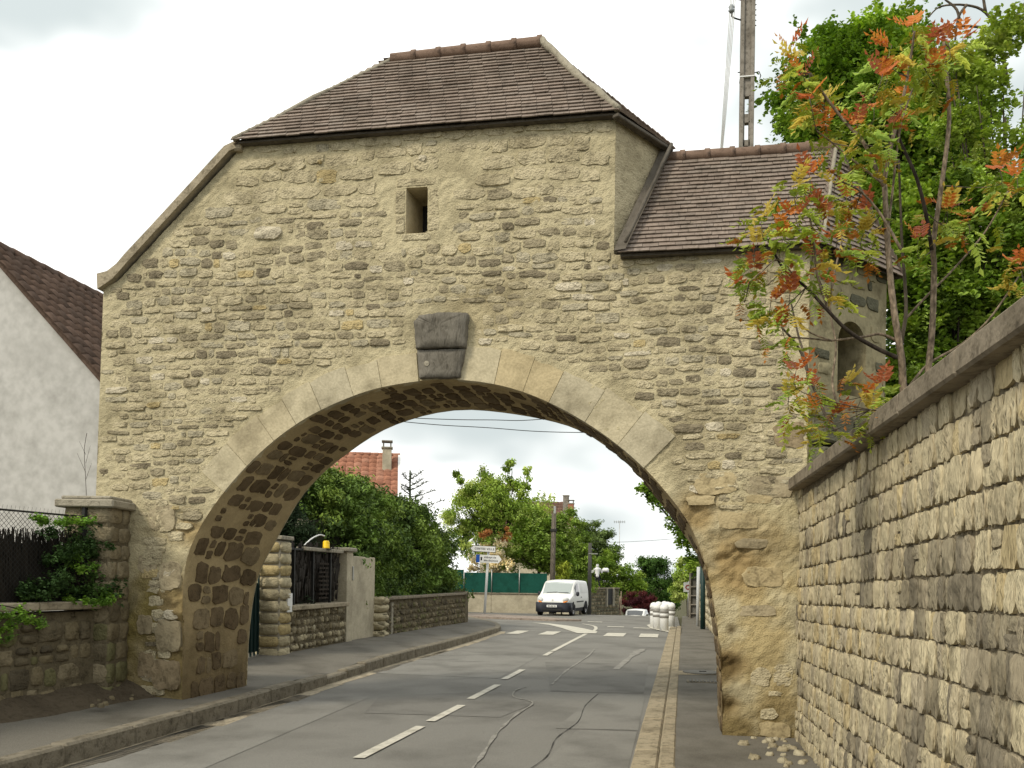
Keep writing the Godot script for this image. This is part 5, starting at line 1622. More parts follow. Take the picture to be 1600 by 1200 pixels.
func sumac() -> void:
	var t := thing("orange_shrub", "tall open shrub with orange young leaves leaning over the right wall before the wing", "shrub")
	var stems := [
		[[Vector3(1.44, 2.74, -5.94), Vector3(1.42, 2.90, -5.95), Vector3(1.40, 3.05, -5.91), Vector3(1.34, 3.36, -5.87), Vector3(1.32, 3.70, -5.93), Vector3(1.31, 4.18, -6.02)], 0.0320, 0.0200],
		[[Vector3(1.28, 4.13, -5.91), Vector3(1.16, 4.39, -5.89), Vector3(1.05, 4.55, -5.92), Vector3(0.92, 4.71, -5.89), Vector3(0.81, 4.79, -5.76)], 0.0160, 0.0080],
		[[Vector3(1.28, 4.14, -5.91), Vector3(1.32, 4.37, -5.92), Vector3(1.38, 4.60, -5.98), Vector3(1.43, 4.84, -5.98), Vector3(1.44, 5.06, -5.87)], 0.0180, 0.0080],
		[[Vector3(1.46, 2.94, -6.15), Vector3(1.45, 3.19, -6.13), Vector3(1.47, 3.39, -6.11), Vector3(1.47, 3.65, -6.16), Vector3(1.47, 3.86, -6.23), Vector3(1.43, 4.41, -6.18)], 0.0186, 0.0083],
		[[Vector3(1.64, 2.91, -6.28), Vector3(1.68, 3.31, -6.30), Vector3(1.69, 3.73, -6.31), Vector3(1.67, 3.88, -6.26), Vector3(1.71, 4.25, -6.24), Vector3(1.77, 4.70, -6.31), Vector3(1.77, 5.08, -6.39), Vector3(1.74, 5.25, -6.35)], 0.0274, 0.0126],
		[[Vector3(1.64, 3.81, -6.18), Vector3(1.59, 4.05, -6.15), Vector3(1.53, 4.28, -6.15), Vector3(1.45, 4.53, -6.21), Vector3(1.41, 4.65, -6.20)], 0.0166, 0.0104],
		[[Vector3(1.33, 3.01, -5.72), Vector3(1.19, 3.08, -5.71), Vector3(1.03, 3.17, -5.66), Vector3(0.89, 3.29, -5.59), Vector3(0.78, 3.42, -5.60), Vector3(0.66, 3.56, -5.68), Vector3(0.56, 3.74, -5.66)], 0.0174, 0.0077],
		[[Vector3(1.38, 2.71, -7.35), Vector3(1.28, 2.82, -7.32), Vector3(1.19, 2.95, -7.34), Vector3(1.06, 3.26, -7.35), Vector3(0.97, 3.47, -7.28), Vector3(0.82, 3.61, -7.15)], 0.0200, 0.0100],
		[[Vector3(1.04, 3.24, -7.29), Vector3(1.02, 3.40, -7.30), Vector3(0.97, 3.59, -7.34), Vector3(0.90, 3.85, -7.28)], 0.0150, 0.0075],
		[[Vector3(1.39, 3.16, -5.93), Vector3(1.27, 3.20, -5.89), Vector3(1.17, 3.18, -5.86), Vector3(0.98, 3.17, -5.89), Vector3(0.89, 3.19, -5.92), Vector3(0.72, 3.18, -5.82)], 0.0120, 0.0060],
		[[Vector3(0.96, 3.13, -5.75), Vector3(0.83, 3.19, -5.76), Vector3(0.77, 3.27, -5.80)], 0.0079, 0.0039],
		[[Vector3(1.53, 2.94, -6.26), Vector3(1.66, 3.10, -6.30), Vector3(1.87, 3.23, -6.34), Vector3(2.01, 3.36, -6.30), Vector3(2.12, 3.52, -6.29), Vector3(2.26, 3.72, -6.41)], 0.0126, 0.0063],
		[[Vector3(1.37, 3.70, -5.83), Vector3(1.25, 3.92, -5.83), Vector3(1.12, 4.05, -5.78), Vector3(0.99, 4.07, -5.67)], 0.0118, 0.0059],
		[[Vector3(1.52, 3.41, -6.36), Vector3(1.67, 3.58, -6.38), Vector3(1.85, 3.77, -6.46), Vector3(2.07, 4.04, -6.52), Vector3(2.18, 4.27, -6.44)], 0.0107, 0.0064],
		[[Vector3(0.92, 3.29, -5.65), Vector3(0.85, 3.50, -5.64), Vector3(0.82, 3.68, -5.58), Vector3(0.78, 3.87, -5.57), Vector3(0.73, 4.04, -5.66)], 0.0096, 0.0058],
		[[Vector3(1.27, 2.98, -7.23), Vector3(1.21, 3.18, -7.22), Vector3(1.24, 3.48, -7.26), Vector3(1.19, 3.78, -7.24), Vector3(1.23, 4.14, -7.16), Vector3(1.32, 4.48, -7.16)], 0.0123, 0.0074],
		[[Vector3(1.39, 2.80, -5.83), Vector3(1.29, 2.71, -5.78), Vector3(1.18, 2.70, -5.72)], 0.0079, 0.0059],
		[[Vector3(1.32, 3.77, -6.02), Vector3(1.36, 4.14, -6.03), Vector3(1.37, 4.36, -5.98), Vector3(1.41, 4.60, -5.99), Vector3(1.55, 4.99, -6.12)], 0.0102, 0.0061],
		[[Vector3(0.70, 3.48, -5.56), Vector3(0.61, 3.57, -5.53), Vector3(0.51, 3.48, -5.46), Vector3(0.44, 3.43, -5.49)], 0.0076, 0.0038],
		[[Vector3(1.24, 4.11, -5.80), Vector3(1.10, 4.24, -5.81), Vector3(0.95, 4.36, -5.78), Vector3(0.84, 4.39, -5.67)], 0.0098, 0.0039],
	]
	for k in stems.size():
		var s: Array = stems[k]
		var path := spline(s[0], 5)
		var g := Geo.new(true)
		g.tube(path, range(path.size()).map(func(i): return lerpf(s[1], s[2], float(i) / path.size()) * 0.78), 8)
		put("stem", g.done(), mats.bark_dark if k in [5, 6] else (mats.bark if k in [3, 7, 8] else mats.bark_pale), t)
	var foot := Geo.new(true)
	foot.tube([Vector3(1.5, 2.0, -6.0), Vector3(1.44, 2.76, -5.94)], [0.036, 0.032], 8)
	foot.tube([Vector3(1.66, 2.0, -6.3), Vector3(1.64, 2.92, -6.28)], [0.03, 0.027], 8)
	foot.tube([Vector3(1.62, 2.1, -7.0), stems[7][0][0]], [0.022, 0.02], 8)
	put("stem", foot.done(), mats.bark, t)
	var young := []
	var older := []
	for k in 5:
		young.append(compound_leaf(4, rng.randf_range(0.1, 0.5)))
		older.append(compound_leaf(5, rng.randf_range(0.7, 1.4)))
	var lm := func(c: Color, b: float) -> StandardMaterial3D:
		var m := plain(c, 0.5)
		m.backlight_enabled = true
		var l := c.srgb_to_linear()
		var k: float = b / maxf(l.r, l.g)
		m.backlight = Color(l.r * k, l.g * k, l.b * k).linear_to_srgb()
		return m
	var orange := [lm.call(lin(0.50, 0.17, 0.03), 0.6), lm.call(lin(0.42, 0.12, 0.03), 0.5), lm.call(lin(0.55, 0.23, 0.04), 0.6), lm.call(lin(0.28, 0.085, 0.035), 0.4)]
	var greens := [lm.call(lin(0.34, 0.38, 0.06), 0.7), lm.call(lin(0.27, 0.34, 0.06), 0.7), lm.call(lin(0.42, 0.33, 0.06), 0.7), lm.call(lin(0.2, 0.28, 0.055), 0.6)]
	var tips := [Vector3(0.75, 4.92, -5.80), Vector3(0.70, 5.03, -5.89), Vector3(0.79, 4.59, -5.65), Vector3(0.77, 4.80, -5.78), Vector3(0.95, 4.60, -6.04), Vector3(0.93, 4.75, -6.04), Vector3(0.69, 4.00, -5.53), Vector3(0.79, 4.09, -5.60), Vector3(0.50, 3.78, -5.45), Vector3(0.62, 3.93, -5.71), Vector3(0.69, 3.81, -5.47), Vector3(0.49, 3.56, -5.70), Vector3(0.44, 3.50, -5.80), Vector3(0.69, 3.39, -5.62), Vector3(1.09, 4.08, -5.94), Vector3(0.98, 4.15, -5.86), Vector3(1.19, 4.64, -5.56), Vector3(1.21, 4.61, -5.88), Vector3(1.47, 5.20, -6.05), Vector3(1.58, 5.14, -6.17), Vector3(1.70, 5.11, -6.11), Vector3(1.87, 5.28, -6.39), Vector3(1.44, 4.81, -6.16), Vector3(1.06, 4.38, -5.61), Vector3(1.76, 4.10, -6.28), Vector3(1.19, 4.02, -6.02), Vector3(0.83, 3.63, -5.66), Vector3(0.73, 2.92, -5.60), Vector3(0.70, 2.78, -5.69), Vector3(0.87, 2.93, -6.06), Vector3(1.10, 2.94, -6.12), Vector3(1.24, 2.74, -5.96), Vector3(1.02, 2.73, -6.06), Vector3(1.19, 2.82, -6.06), Vector3(2.20, 3.71, -6.25), Vector3(1.99, 4.25, -6.04), Vector3(2.23, 4.36, -6.43), Vector3(1.76, 4.12, -6.29), Vector3(1.85, 4.01, -6.18), Vector3(1.52, 3.83, -6.04), Vector3(0.95, 3.49, -5.75), Vector3(0.99, 3.78, -5.79), Vector3(1.25, 4.69, -5.71), Vector3(1.28, 4.91, -5.74), Vector3(1.67, 4.99, -6.21), Vector3(1.71, 5.34, -6.46), Vector3(1.54, 5.03, -6.27), Vector3(1.01, 4.24, -5.68), Vector3(1.27, 4.40, -5.72), Vector3(0.59, 3.38, -5.71), Vector3(0.49, 3.68, -5.54), Vector3(0.89, 3.87, -5.61), Vector3(0.66, 3.23, -5.76), Vector3(0.64, 3.71, -5.50), Vector3(1.96, 3.21, -6.28), Vector3(1.26, 2.86, -5.77), Vector3(0.90, 2.74, -5.92), Vector3(1.18, 3.87, -5.99)]
	var used := 0
	for p in tips:
		# a short twig from the nearest stem
		var near := Vector3.ZERO
		var bd := 1e9
		for s in stems:
			for v in s[0]:
				if v.distance_to(p) < bd and v.y < p.y + 0.05:
					bd = v.distance_to(p)
					near = v
		var lower: Vector3 = p - Vector3(rng.randf_range(-0.03, 0.03), 0.10, rng.randf_range(-0.03, 0.03))
		put("twig", one_tube(spline([near, near.lerp(lower, 0.6) + Vector3(0, -0.02, 0), lower, p], 3), [0.004, 0.004, 0.003, 0.0025], 5), mats.bark, t)
		var hot := rng.randf() < 0.72
		for k in 3:      # young leaves at the tip
			var yaw := rng.randf() * TAU
			var b := Basis(Vector3.UP, yaw) * Basis(Vector3.RIGHT, rng.randf_range(0.35, 1.0))
			var s := rng.randf_range(0.12, 0.165)
			if used < 290:
				put("leaf", young[rng.randi() % 5], orange[rng.randi() % 4] if hot else greens[2], t, Transform3D(b.scaled(Vector3.ONE * s), p))
				used += 1
		for k in 2:      # older leaves below it
			var yaw := rng.randf() * TAU
			var b := Basis(Vector3.UP, yaw) * Basis(Vector3.RIGHT, rng.randf_range(1.0, 1.9))
			var s := rng.randf_range(0.145, 0.20)
			if used < 290:
				put("leaf", older[rng.randi() % 5], greens[rng.randi() % 4], t, Transform3D(b.scaled(Vector3.ONE * s), lower + Vector3(0, rng.randf_range(-0.05, 0.04), 0)))
				used += 1
	# the many small leaves further in
	var mm := MultiMesh.new()
	mm.transform_format = MultiMesh.TRANSFORM_3D
	mm.use_colors = true
	mm.mesh = older[0]
	mm.instance_count = tips.size() * 7
	for i in mm.instance_count:
		var p: Vector3 = tips[i % tips.size()]
		var b := Basis(Vector3.UP, rng.randf() * TAU) * Basis(Vector3.RIGHT, rng.randf_range(0.6, 2.2))
		mm.set_instance_transform(i, Transform3D(b.scaled(Vector3.ONE * rng.randf_range(0.09, 0.15)), p + Vector3(rng.randfn() * 0.06, -0.1 + rng.randfn() * 0.07, rng.randfn() * 0.07)))
		var c: Color = [Color(0.32, 0.38, 0.06), Color(0.25, 0.33, 0.06), Color(0.42, 0.33, 0.06), Color(0.42, 0.17, 0.04)][[0, 0, 1, 1, 2, 3][rng.randi() % 6]]
		mm.set_instance_color(i, c)
	var o := MultiMeshInstance3D.new()
	o.multimesh = mm
	o.material_override = mats.leaf
	o.name = "small_leaf"
	t.add_child(o, true)
	stuff(o)

# ---------------------------------------------------------------- houses
func round_tile(w: float, l: float, rise: float) -> ArrayMesh:     # curved roof tile: w across x, l down z
	var g := Geo.new(true)
	var n := 5
	for i in n:
		var a := float(i) / n
		var b := float(i + 1) / n
		var ya := rise * sin(PI * a)
		var yb := rise * sin(PI * b)
		g.quad(Vector3((a - 0.5) * w, ya + 0.02, l * 0.5), Vector3((b - 0.5) * w, yb + 0.02, l * 0.5), Vector3((b - 0.5) * w, yb, -l * 0.5), Vector3((a - 0.5) * w, ya, -l * 0.5))
		g.quad(Vector3((a - 0.5) * w, ya - 0.005, l * 0.5), Vector3((b - 0.5) * w, yb - 0.005, l * 0.5), Vector3((b - 0.5) * w, yb + 0.02, l * 0.5), Vector3((a - 0.5) * w, ya + 0.02, l * 0.5))
	return g.done()

func tile_roof(parent: Node3D, called: String, origin: Vector3, u: Vector3, down: Vector3, width: float, length: float, tw: float, tl: float, rise: float, tones: Array, most: int) -> void:
	var n := down.cross(u).normalized()
	if n.y < 0.0:
		n = -n
	var b := Basis(u, n, u.cross(n))
	if b.z.dot(down) < 0.0:
		b = Basis(-u, n, (-u).cross(n))
	var mesh := round_tile(tw * 1.02, tl * 1.15, rise)
	var rest := {}
	var k := 0
	for r in int(ceil(length / tl)):
		for c in int(ceil(width / tw)):
			var m: Material = tones[rng.randi() % tones.size()]
			var t := Transform3D(b, origin + u * ((c + 0.5) * tw) + down * ((r + 0.5) * tl) + n * (0.03 + rng.randf() * 0.006))
			if k < most:
				put(called, mesh, m, parent, t)
			else:
				if not rest.has(m):
					rest[m] = SurfaceTool.new()
					rest[m].begin(Mesh.PRIMITIVE_TRIANGLES)
				rest[m].append_from(mesh, 0, t)
			k += 1
	if rest.size():
		var am := ArrayMesh.new()
		for m in rest:
			rest[m].commit(am)
			am.surface_set_material(am.get_surface_count() - 1, m)
		stuff(put("small_" + called, am, null, parent))

func chimney(parent: Node3D, p: Vector3, size: Vector3, mat: Material, open_top: bool) -> void:
	var c := put("chimney", one_box(size, 0.02), mat, parent, Transform3D(Basis(), p + Vector3(0, size.y * 0.5, 0)))
	put("rim", one_box(Vector3(size.x + 0.1, 0.07, size.z + 0.1), 0.01), mats.cement, c, at(0, size.y * 0.5, 0))
	if open_top:
		for sx in [-1, 1]:
			put("cap_leg", one_box(Vector3(0.06, 0.24, size.z * 0.8), 0.0), mats.concrete, c, at(sx * (size.x * 0.5 - 0.04), size.y * 0.5 + 0.15, 0))
		put("cap", one_box(Vector3(size.x + 0.08, 0.06, size.z + 0.08), 0.01), mats.concrete, c, at(0, size.y * 0.5 + 0.29, 0))

func build_houses() -> void:
	# white gable at the left edge
	var h := thing("white_house", "white rendered house gable with brown pantile roof at the left edge", "house")
	var g := Geo.new()
	g.prism(PackedVector2Array([Vector2(-18.0, 0.0), Vector2(-9.25, 0.0), Vector2(-9.25, 4.28), Vector2(-12.45, 7.62), Vector2(-18.0, 1.9)]), Transform3D(), -19.2, -14.5)
	put("wall", g.done(), mats.render_white, h)
	var brown := []
	for c in [[0.13, 0.085, 0.062], [0.11, 0.075, 0.057], [0.15, 0.10, 0.075]]:
		brown.append(rocky(lin(c[0], c[1], c[2]), 0.85, "stone", Vector3.ONE * 0.7, 0.3))
	var down := Vector3(3.2, -3.34, 0).normalized()
	var dg := Geo.new()
	dg.quad(Vector3(-12.45, 7.66, -14.38), Vector3(-12.45, 7.66, -19.3), Vector3(-8.95, 4.0, -19.3), Vector3(-8.95, 4.0, -14.38))
	put("roof_deck", dg.done(), brown[1], h)
	tile_roof(h, "roof_tile", Vector3(-12.45, 7.66, -14.34), Vector3(0, 0, -1), down, 4.95, 5.0, 0.26, 0.27, 0.05, brown, 300)
	for k in 12:
		put("ridge_tile", one_tube([Vector3(0, 0, 0.2), Vector3(0, 0, -0.22)], [0.115, 0.10], 10), brown[k % 3], h, Transform3D(Basis(), Vector3(-12.45, 7.70, -14.5 - k * 0.42)))
	put("verge_board", one_box(Vector3(5.1, 0.1, 0.05), 0.0), brown[1], h, Transform3D(Basis(Vector3.BACK, atan2(down.y, down.x)), Vector3(-10.75, 5.86, -14.42)))
	# red roofed house beyond the arch
	var r := thing("red_roof_house", "house with red tiled roof and pale chimney behind the hedge", "house", Vector3(-12.1, 0, -38.5), 0.305)
	var rg := Geo.new()
	rg.prism(PackedVector2Array([Vector2(0, 0), Vector2(6.4, 0), Vector2(6.4, 4.5), Vector2(3.2, 7.0), Vector2(0, 4.5)]), Transform3D(Basis(Vector3(0, 0, 1), Vector3.UP, Vector3(-1, 0, 0)), Vector3(-0.05, 0, -4.0)), 0.0, 9.0)
	put("wall", rg.done(), mats.render_cream, r)
	var red := []
	for c in [[0.36, 0.165, 0.105], [0.31, 0.14, 0.09], [0.40, 0.20, 0.135]]:
		red.append(rocky(lin(c[0], c[1], c[2]), 0.85, "stone", Vector3.ONE * 0.6, 0.3))
	var rdown := Vector3(0, -2.5, 3.2).normalized()
	tile_roof(r, "roof_tile", Vector3(-8.8, 7.12, -0.8), Vector3(1, 0, 0), rdown, 8.9, 4.4, 0.33, 0.36, 0.05, red, 300)
	var bg := Geo.new()
	bg.quad(Vector3(-8.8, 7.08, -0.8), Vector3(-8.8, 4.3, -4.4), Vector3(0.1, 4.3, -4.4), Vector3(0.1, 7.08, -0.8))
	put("back_roof", bg.done(), red[1], r)
	put("verge", one_box(Vector3(0.12, 0.1, 4.4), 0.0), mats.white, r, Transform3D(Basis(Vector3.RIGHT, atan2(2.5, 3.2)), Vector3(0.13, 5.82, 0.95)))
	for k in 27:
		put("ridge_tile", one_tube([Vector3(-0.17, 0, 0), Vector3(0.18, 0, 0)], [0.11, 0.12], 8), red[k % 3], r, at(-8.6 + k * 0.33, 7.14, -0.8))
	chimney(r, Vector3(-0.42, 6.0, 0.05), Vector3(0.40, 1.35, 0.45), mats.render_cream, true)
	# second house far behind the fruit tree
	var s := thing("far_house", "distant house with brown roof, one grey and one brick chimney above the hedge", "house")
	var sg := Geo.new()
	sg.prism(PackedVector2Array([Vector2(-4, -2.5), Vector2(4, -2.5), Vector2(4, 5.4), Vector2(0, 8.7), Vector2(-4, 5.4)]), Transform3D(Basis(Vector3(0, 0, 1), Vector3.UP, Vector3(-1, 0, 0)), Vector3(-9.9, 0, -83.0)), 0.0, 7.0)
	put("wall", sg.done(), mats.render_cream, s)
	var dk := []
	for c in [[0.17, 0.10, 0.075], [0.14, 0.085, 0.065]]:
		dk.append(rocky(lin(c[0], c[1], c[2]), 0.85, "stone", Vector3.ONE * 0.5, 0.3))
	tile_roof(s, "roof_tile", Vector3(-17.0, 8.74, -83.0), Vector3(1, 0, 0), Vector3(0, -3.3, 4.0).normalized(), 7.2, 5.4, 0.45, 0.45, 0.05, dk, 192)
	var lean := Geo.new()
	lean.prism(PackedVector2Array([Vector2(-10.0, -2.5), Vector2(-8.3, -2.5), Vector2(-8.3, 5.9), Vector2(-10.0, 7.2)]), Transform3D(), -82.0, -79.0)
	put("wing_wall", lean.done(), mats.render_cream, s)
	put("wing_roof", one_box(Vector3(2.4, 0.12, 3.3), 0.01), dk[0], s, Transform3D(Basis(Vector3.BACK, -0.65), Vector3(-9.1, 6.66, -80.5)))
	put("downpipe", one_tube([Vector3(-8.35, 6.0, -78.95), Vector3(-8.45, 5.4, -78.95), Vector3(-8.5, 2.0, -78.95)], [0.05], 6), mats.metal, s)
	chimney(s, Vector3(-9.35, 6.3, -80.6), Vector3(0.5, 2.85, 0.55), mats.concrete, false)
	chimney(s, Vector3(-8.85, 6.0, -80.2), Vector3(0.5, 2.4, 0.55), red[0], true)

# ---------------------------------------------------------------- poles, wires, signs, bollards
func build_furniture() -> void:
	var pole := thing("concrete_pole", "tall grey concrete power pole with slots, rising behind the wing roof", "utility pole")
	var g := Geo.new()
	for s in [-1, 1]:
		g.box(at(1.60 + s * 0.118, 8.0, -21.4), Vector3(0.085, 17.5, 0.26), 0.012)
	var y := 0.0
	for q in [[0.0, 11.45], [11.72, 11.86], [12.26, 12.46], [12.87, 16.7]]:
		g.box(at(1.60, (q[0] + q[1]) * 0.5, -21.4), Vector3(0.152, q[1] - q[0], 0.14))
	put("shaft", g.done(), mats.concrete, pole)
	for q in [11.6, 12.06, 12.66]:
		for s in [-1, 1]:
			put("slot_edge", one_box(Vector3(0.03, 0.45, 0.14)), mats.concrete, pole, at(1.60 + s * 0.062, q, -21.4))
	put("band", one_box(Vector3(0.34, 0.03, 0.28), 0.004), mats.white, pole, at(1.6, 13.3, -21.4))
	put("hook", one_tube([Vector3(1.75, 13.38, -21.3), Vector3(1.86, 13.4, -21.3), Vector3(1.9, 13.3, -21.3), Vector3(1.88, 13.24, -21.3)], [0.012], 5), mats.iron, pole)
	put("hook", one_tube([Vector3(1.45, 13.42, -21.3), Vector3(1.38, 13.42, -21.3)], [0.012], 5), mats.iron, pole)
	for k in 7:
		put("step_bolt", one_tube([Vector3(1.75, 14.5 + k * 0.12, -21.35), Vector3(1.79, 14.5 + k * 0.12, -21.35)], [0.014], 5), mats.iron, pole)
	var br := put("bracket", one_tube(spline([Vector3(1.46, 14.62, -21.3), Vector3(1.3, 14.62, -21.2), Vector3(1.23, 14.64, -21.15), Vector3(1.22, 14.74, -21.13)], 3), [0.018], 6), mats.iron, pole)
	var ig := Geo.new(true)
	ig.lathe([Vector2(0.0, 0.0), Vector2(0.05, 0.0), Vector2(0.075, 0.04), Vector2(0.045, 0.08), Vector2(0.07, 0.12), Vector2(0.04, 0.17), Vector2(0.0, 0.19)], at(1.21, 14.72, -21.13), 12)
	put("insulator", ig.done(), plain(lin(0.3, 0.32, 0.33), 0.3), br)
	put("bracket", one_tube([Vector3(1.46, 15.1, -21.3), Vector3(1.1, 15.12, -21.2)], [0.025], 6), mats.iron, pole)
	for k in 4:
		var w := thing("service_cable", "thin grey service cable dropping from the concrete pole's insulator behind the gateway roof", "cable", Vector3.ZERO, 0.0, "service cables down from the concrete pole")
		var o := k * 0.035
		put("wire", one_tube(spline([Vector3(1.19 + o, 15.6 - k * 0.1, -21.13), Vector3(1.17 + o, 14.7, -21.12), Vector3(1.06 + o * 0.7, 12.6, -21.1), Vector3(0.98 + o * 0.5, 11.2, -21.1), Vector3(0.6 + o, 6.0, -21.0)], 5), [0.009], 4), mats.metal, w)
	var wires := [["upper of the two sagging wires seen through the arch against the sky", [Vector3(-16.0, 7.2, -27.6), Vector3(-9.08, 6.97, -28.86), Vector3(-6.13, 6.93, -29.38), Vector3(-3.6, 7.06, -29.83), Vector3(4.0, 8.2, -31.2)]], ["lower of the two sagging wires seen through the arch against the sky", [Vector3(-16.0, 7.6, -27.6), Vector3(-9.08, 6.85, -28.86), Vector3(-6.12, 6.67, -29.38), Vector3(-3.17, 6.55, -29.9), Vector3(4.0, 6.7, -31.2)]]]
	for q in wires:
		var w := thing("overhead_wire", q[0], "cable")
		put("wire", one_tube(spline(q[1], 8), [0.013], 5), mats.iron, w)
	var w3 := thing("overhead_wire", "faint far wire crossing above the trees at the street's end", "cable")
	put("wire", one_tube(spline([Vector3(-9.0, 5.3, -79.0), Vector3(-5.0, 4.95, -80.0), Vector3(2.0, 5.5, -81.0), Vector3(6.0, 6.2, -82.0)], 5), [0.016], 4), mats.iron, w3)
	var p2 := thing("wooden_pole", "weathered wooden utility pole behind the van, before the leafy tree", "utility pole")
	put("shaft", one_tube([Vector3(-6.52, -0.6, -49.93), Vector3(-6.46, 5.3, -49.93)], [0.16, 0.13], 10), mats.wood_pole, p2)
	put("collar", one_box(Vector3(0.32, 0.16, 0.32), 0.02), mats.iron, p2, at(-6.47, 4.35, -49.93))
	put("cap", one_box(Vector3(0.12, 0.5, 0.12), 0.01), mats.metal, p2, at(-6.42, 5.45, -49.93))
	var p3 := thing("dark_pole", "dark slim pole rising behind the van, left of the person", "utility pole")
	put("shaft", one_tube([Vector3(-5.17, -1.5, -58.5), Vector3(-5.17, 4.0, -58.5)], [0.15, 0.12], 8), plain(lin(0.07, 0.068, 0.06), 0.9), p3)
	put("bracket", one_box(Vector3(0.6, 0.06, 0.06)), mats.metal, p3, at(-4.95, 3.3, -58.4))
	var an := thing("television_aerial", "thin television aerial mast above the far trees", "antenna")
	put("mast", one_tube([Vector3(-5.32, 2.0, -95.5), Vector3(-5.35, 7.85, -95.5)], [0.045, 0.035], 5), mats.metal, an)
	put("boom", one_tube([Vector3(-5.95, 7.75, -95.5), Vector3(-4.75, 7.75, -95.5)], [0.03], 5), mats.metal, an)
	for k in 6:
		put("rod", one_tube([Vector3(-5.9 + k * 0.22, 7.62, -95.7), Vector3(-5.9 + k * 0.22, 7.88, -95.3)], [0.02], 4), mats.metal, an)
	# direction sign
	var sg := thing("direction_sign", "white pole with two arrow-shaped direction panels, one edged with a blue block", "sign")
	put("post", one_tube([Vector3(-8.95, -0.2, -43.1), Vector3(-8.77, 3.12, -43.05)], [0.06, 0.06], 10), mats.white, sg)
	var face := Transform3D((Basis(Vector3.UP, 0.14) * Basis(Vector3.BACK, -0.035)).scaled(Vector3.ONE * 0.64), Vector3(-9.03, 3.05, -42.86))
	var up := Geo.new()
	up.prism(PackedVector2Array([Vector2(-1.0, 0.0), Vector2(-0.74, -0.24), Vector2(1.0, -0.24), Vector2(1.0, 0.24), Vector2(-0.74, 0.24)]), face, 0.0, 0.05)
	var pan := put("panel", up.done(), plain(lin(0.05, 0.05, 0.05), 0.5), sg)
	var up2 := Geo.new()
	up2.prism(PackedVector2Array([Vector2(-0.94, 0.0), Vector2(-0.71, -0.205), Vector2(0.965, -0.205), Vector2(0.965, 0.205), Vector2(-0.71, 0.205)]), face, 0.051, 0.056)
	put("sign_face", up2.done(), mats.white, pan)
	lettering("CENTRE VILLE", 0.26, face * at(0.14, 0.0, 0.057), pan, 1.5)
	var face2 := Transform3D((Basis(Vector3.UP, 0.14) * Basis(Vector3.BACK, -0.03)).scaled(Vector3.ONE * 0.68), Vector3(-8.75, 2.56, -42.84))
	var lo := Geo.new()
	lo.prism(PackedVector2Array([Vector2(-0.86, -0.28), Vector2(0.76, -0.28), Vector2(0.98, 0.0), Vector2(0.76, 0.28), Vector2(-0.86, 0.28)]), face2, 0.0, 0.05)
	var pan2 := put("panel", lo.done(), mats.white, sg)
	put("blue_block", one_box(Vector3(0.26, 0.56, 0.012)), plain(lin(0.02, 0.09, 0.38), 0.4), pan2, face2 * at(-0.735, 0.0, 0.057))
	put("pictogram", one_box(Vector3(0.11, 0.17, 0.008)), mats.black, pan2, face2 * at(-0.48, -0.03, 0.055))
	var rf := Geo.new()
	rf.prism(PackedVector2Array([Vector2(-0.57, 0.055), Vector2(-0.39, 0.055), Vector2(-0.48, 0.14)]), face2, 0.051, 0.059)
	put("pictogram", rf.done(), mats.black, pan2)
	lettering("Abbaye de", 0.19, face2 * at(0.14, 0.11, 0.052), pan2, 0.85)
	lettering("Maubuisson", 0.19, face2 * at(0.2, -0.12, 0.052), pan2, 1.0)
	# bollards: white posts with grey bands
	var spots := [Vector3(-0.17, 0, -30.17), Vector3(-0.41, 0, -31.28), Vector3(-0.55, 0, -32.99), Vector3(0.05, 0, -33.75), Vector3(-0.07, 0, -35.21), Vector3(-0.42, 0, -35.58), Vector3(-0.20, 0, -36.81)]
	var names := ["white banded bollard nearest the road at the island's right corner", "white banded bollard second from the near corner, left of the nearest", "white banded bollard leftmost of the cluster beside the road", "white banded bollard rightmost of the cluster, by the pavement", "white bollard at the back right behind the rightmost one", "white bollard at the back left, its head seen over the leftmost", "white bollard farthest back, its head between the others"]
	var proto: Node3D
	for i in spots.size():
		var b: Node3D
		if i == 0:
			b = thing("bollard", names[0], "bollard", Vector3.ZERO, 0.0, "white bollards at the road's right edge")
			proto = b
			var bg := Geo.new(true)
			bg.lathe([Vector2(0.0, 0.0), Vector2(0.145, 0.0), Vector2(0.145, 0.62), Vector2(0.125, 0.65), Vector2(0.125, 0.69), Vector2(0.15, 0.71), Vector2(0.15, 0.76), Vector2(0.12, 0.85), Vector2(0.06, 0.89), Vector2(0.0, 0.90)], Transform3D(), 18)
			put("body", bg.done(), mats.white, b)
			for yy in [0.42, 0.58]:
				var rg := Geo.new(true)
				rg.lathe([Vector2(0.146, yy), Vector2(0.152, yy + 0.005), Vector2(0.152, yy + 0.085), Vector2(0.146, yy + 0.09)], Transform3D(), 18)
				put("band", rg.done(), plain(lin(0.22, 0.21, 0.19), 0.5), b)
		else:
			b = proto.duplicate()
			b.name = numbered("bollard")
			add_child(b)
			b.set_meta("label", names[i])
		b.position = spots[i] + Vector3(0, ground_y(spots[i].z) + 0.01, 0)
		b.rotation = Vector3(rng.randf_range(-0.02, 0.02), rng.randf() * 3.0, rng.randf_range(-0.02, 0.02))
	structure("bollard_island", flat([Vector2(-0.85, -34.5), Vector2(-0.65, -31.6), Vector2(-0.05, -29.2), Vector2(0.1, -29.4), Vector2(0.2, -37.3), Vector2(-0.5, -37.3)], 0.02), mats.paint)
	var gp := thing("green_post", "thick dark green post on the right pavement beyond the arch", "post")
	put("shaft", one_tube([Vector3(1.12, 0.0, -31.1), Vector3(1.09, 2.15, -31.1)], [0.085, 0.085], 12), plain(lin(0.012, 0.035, 0.032), 0.5), gp)
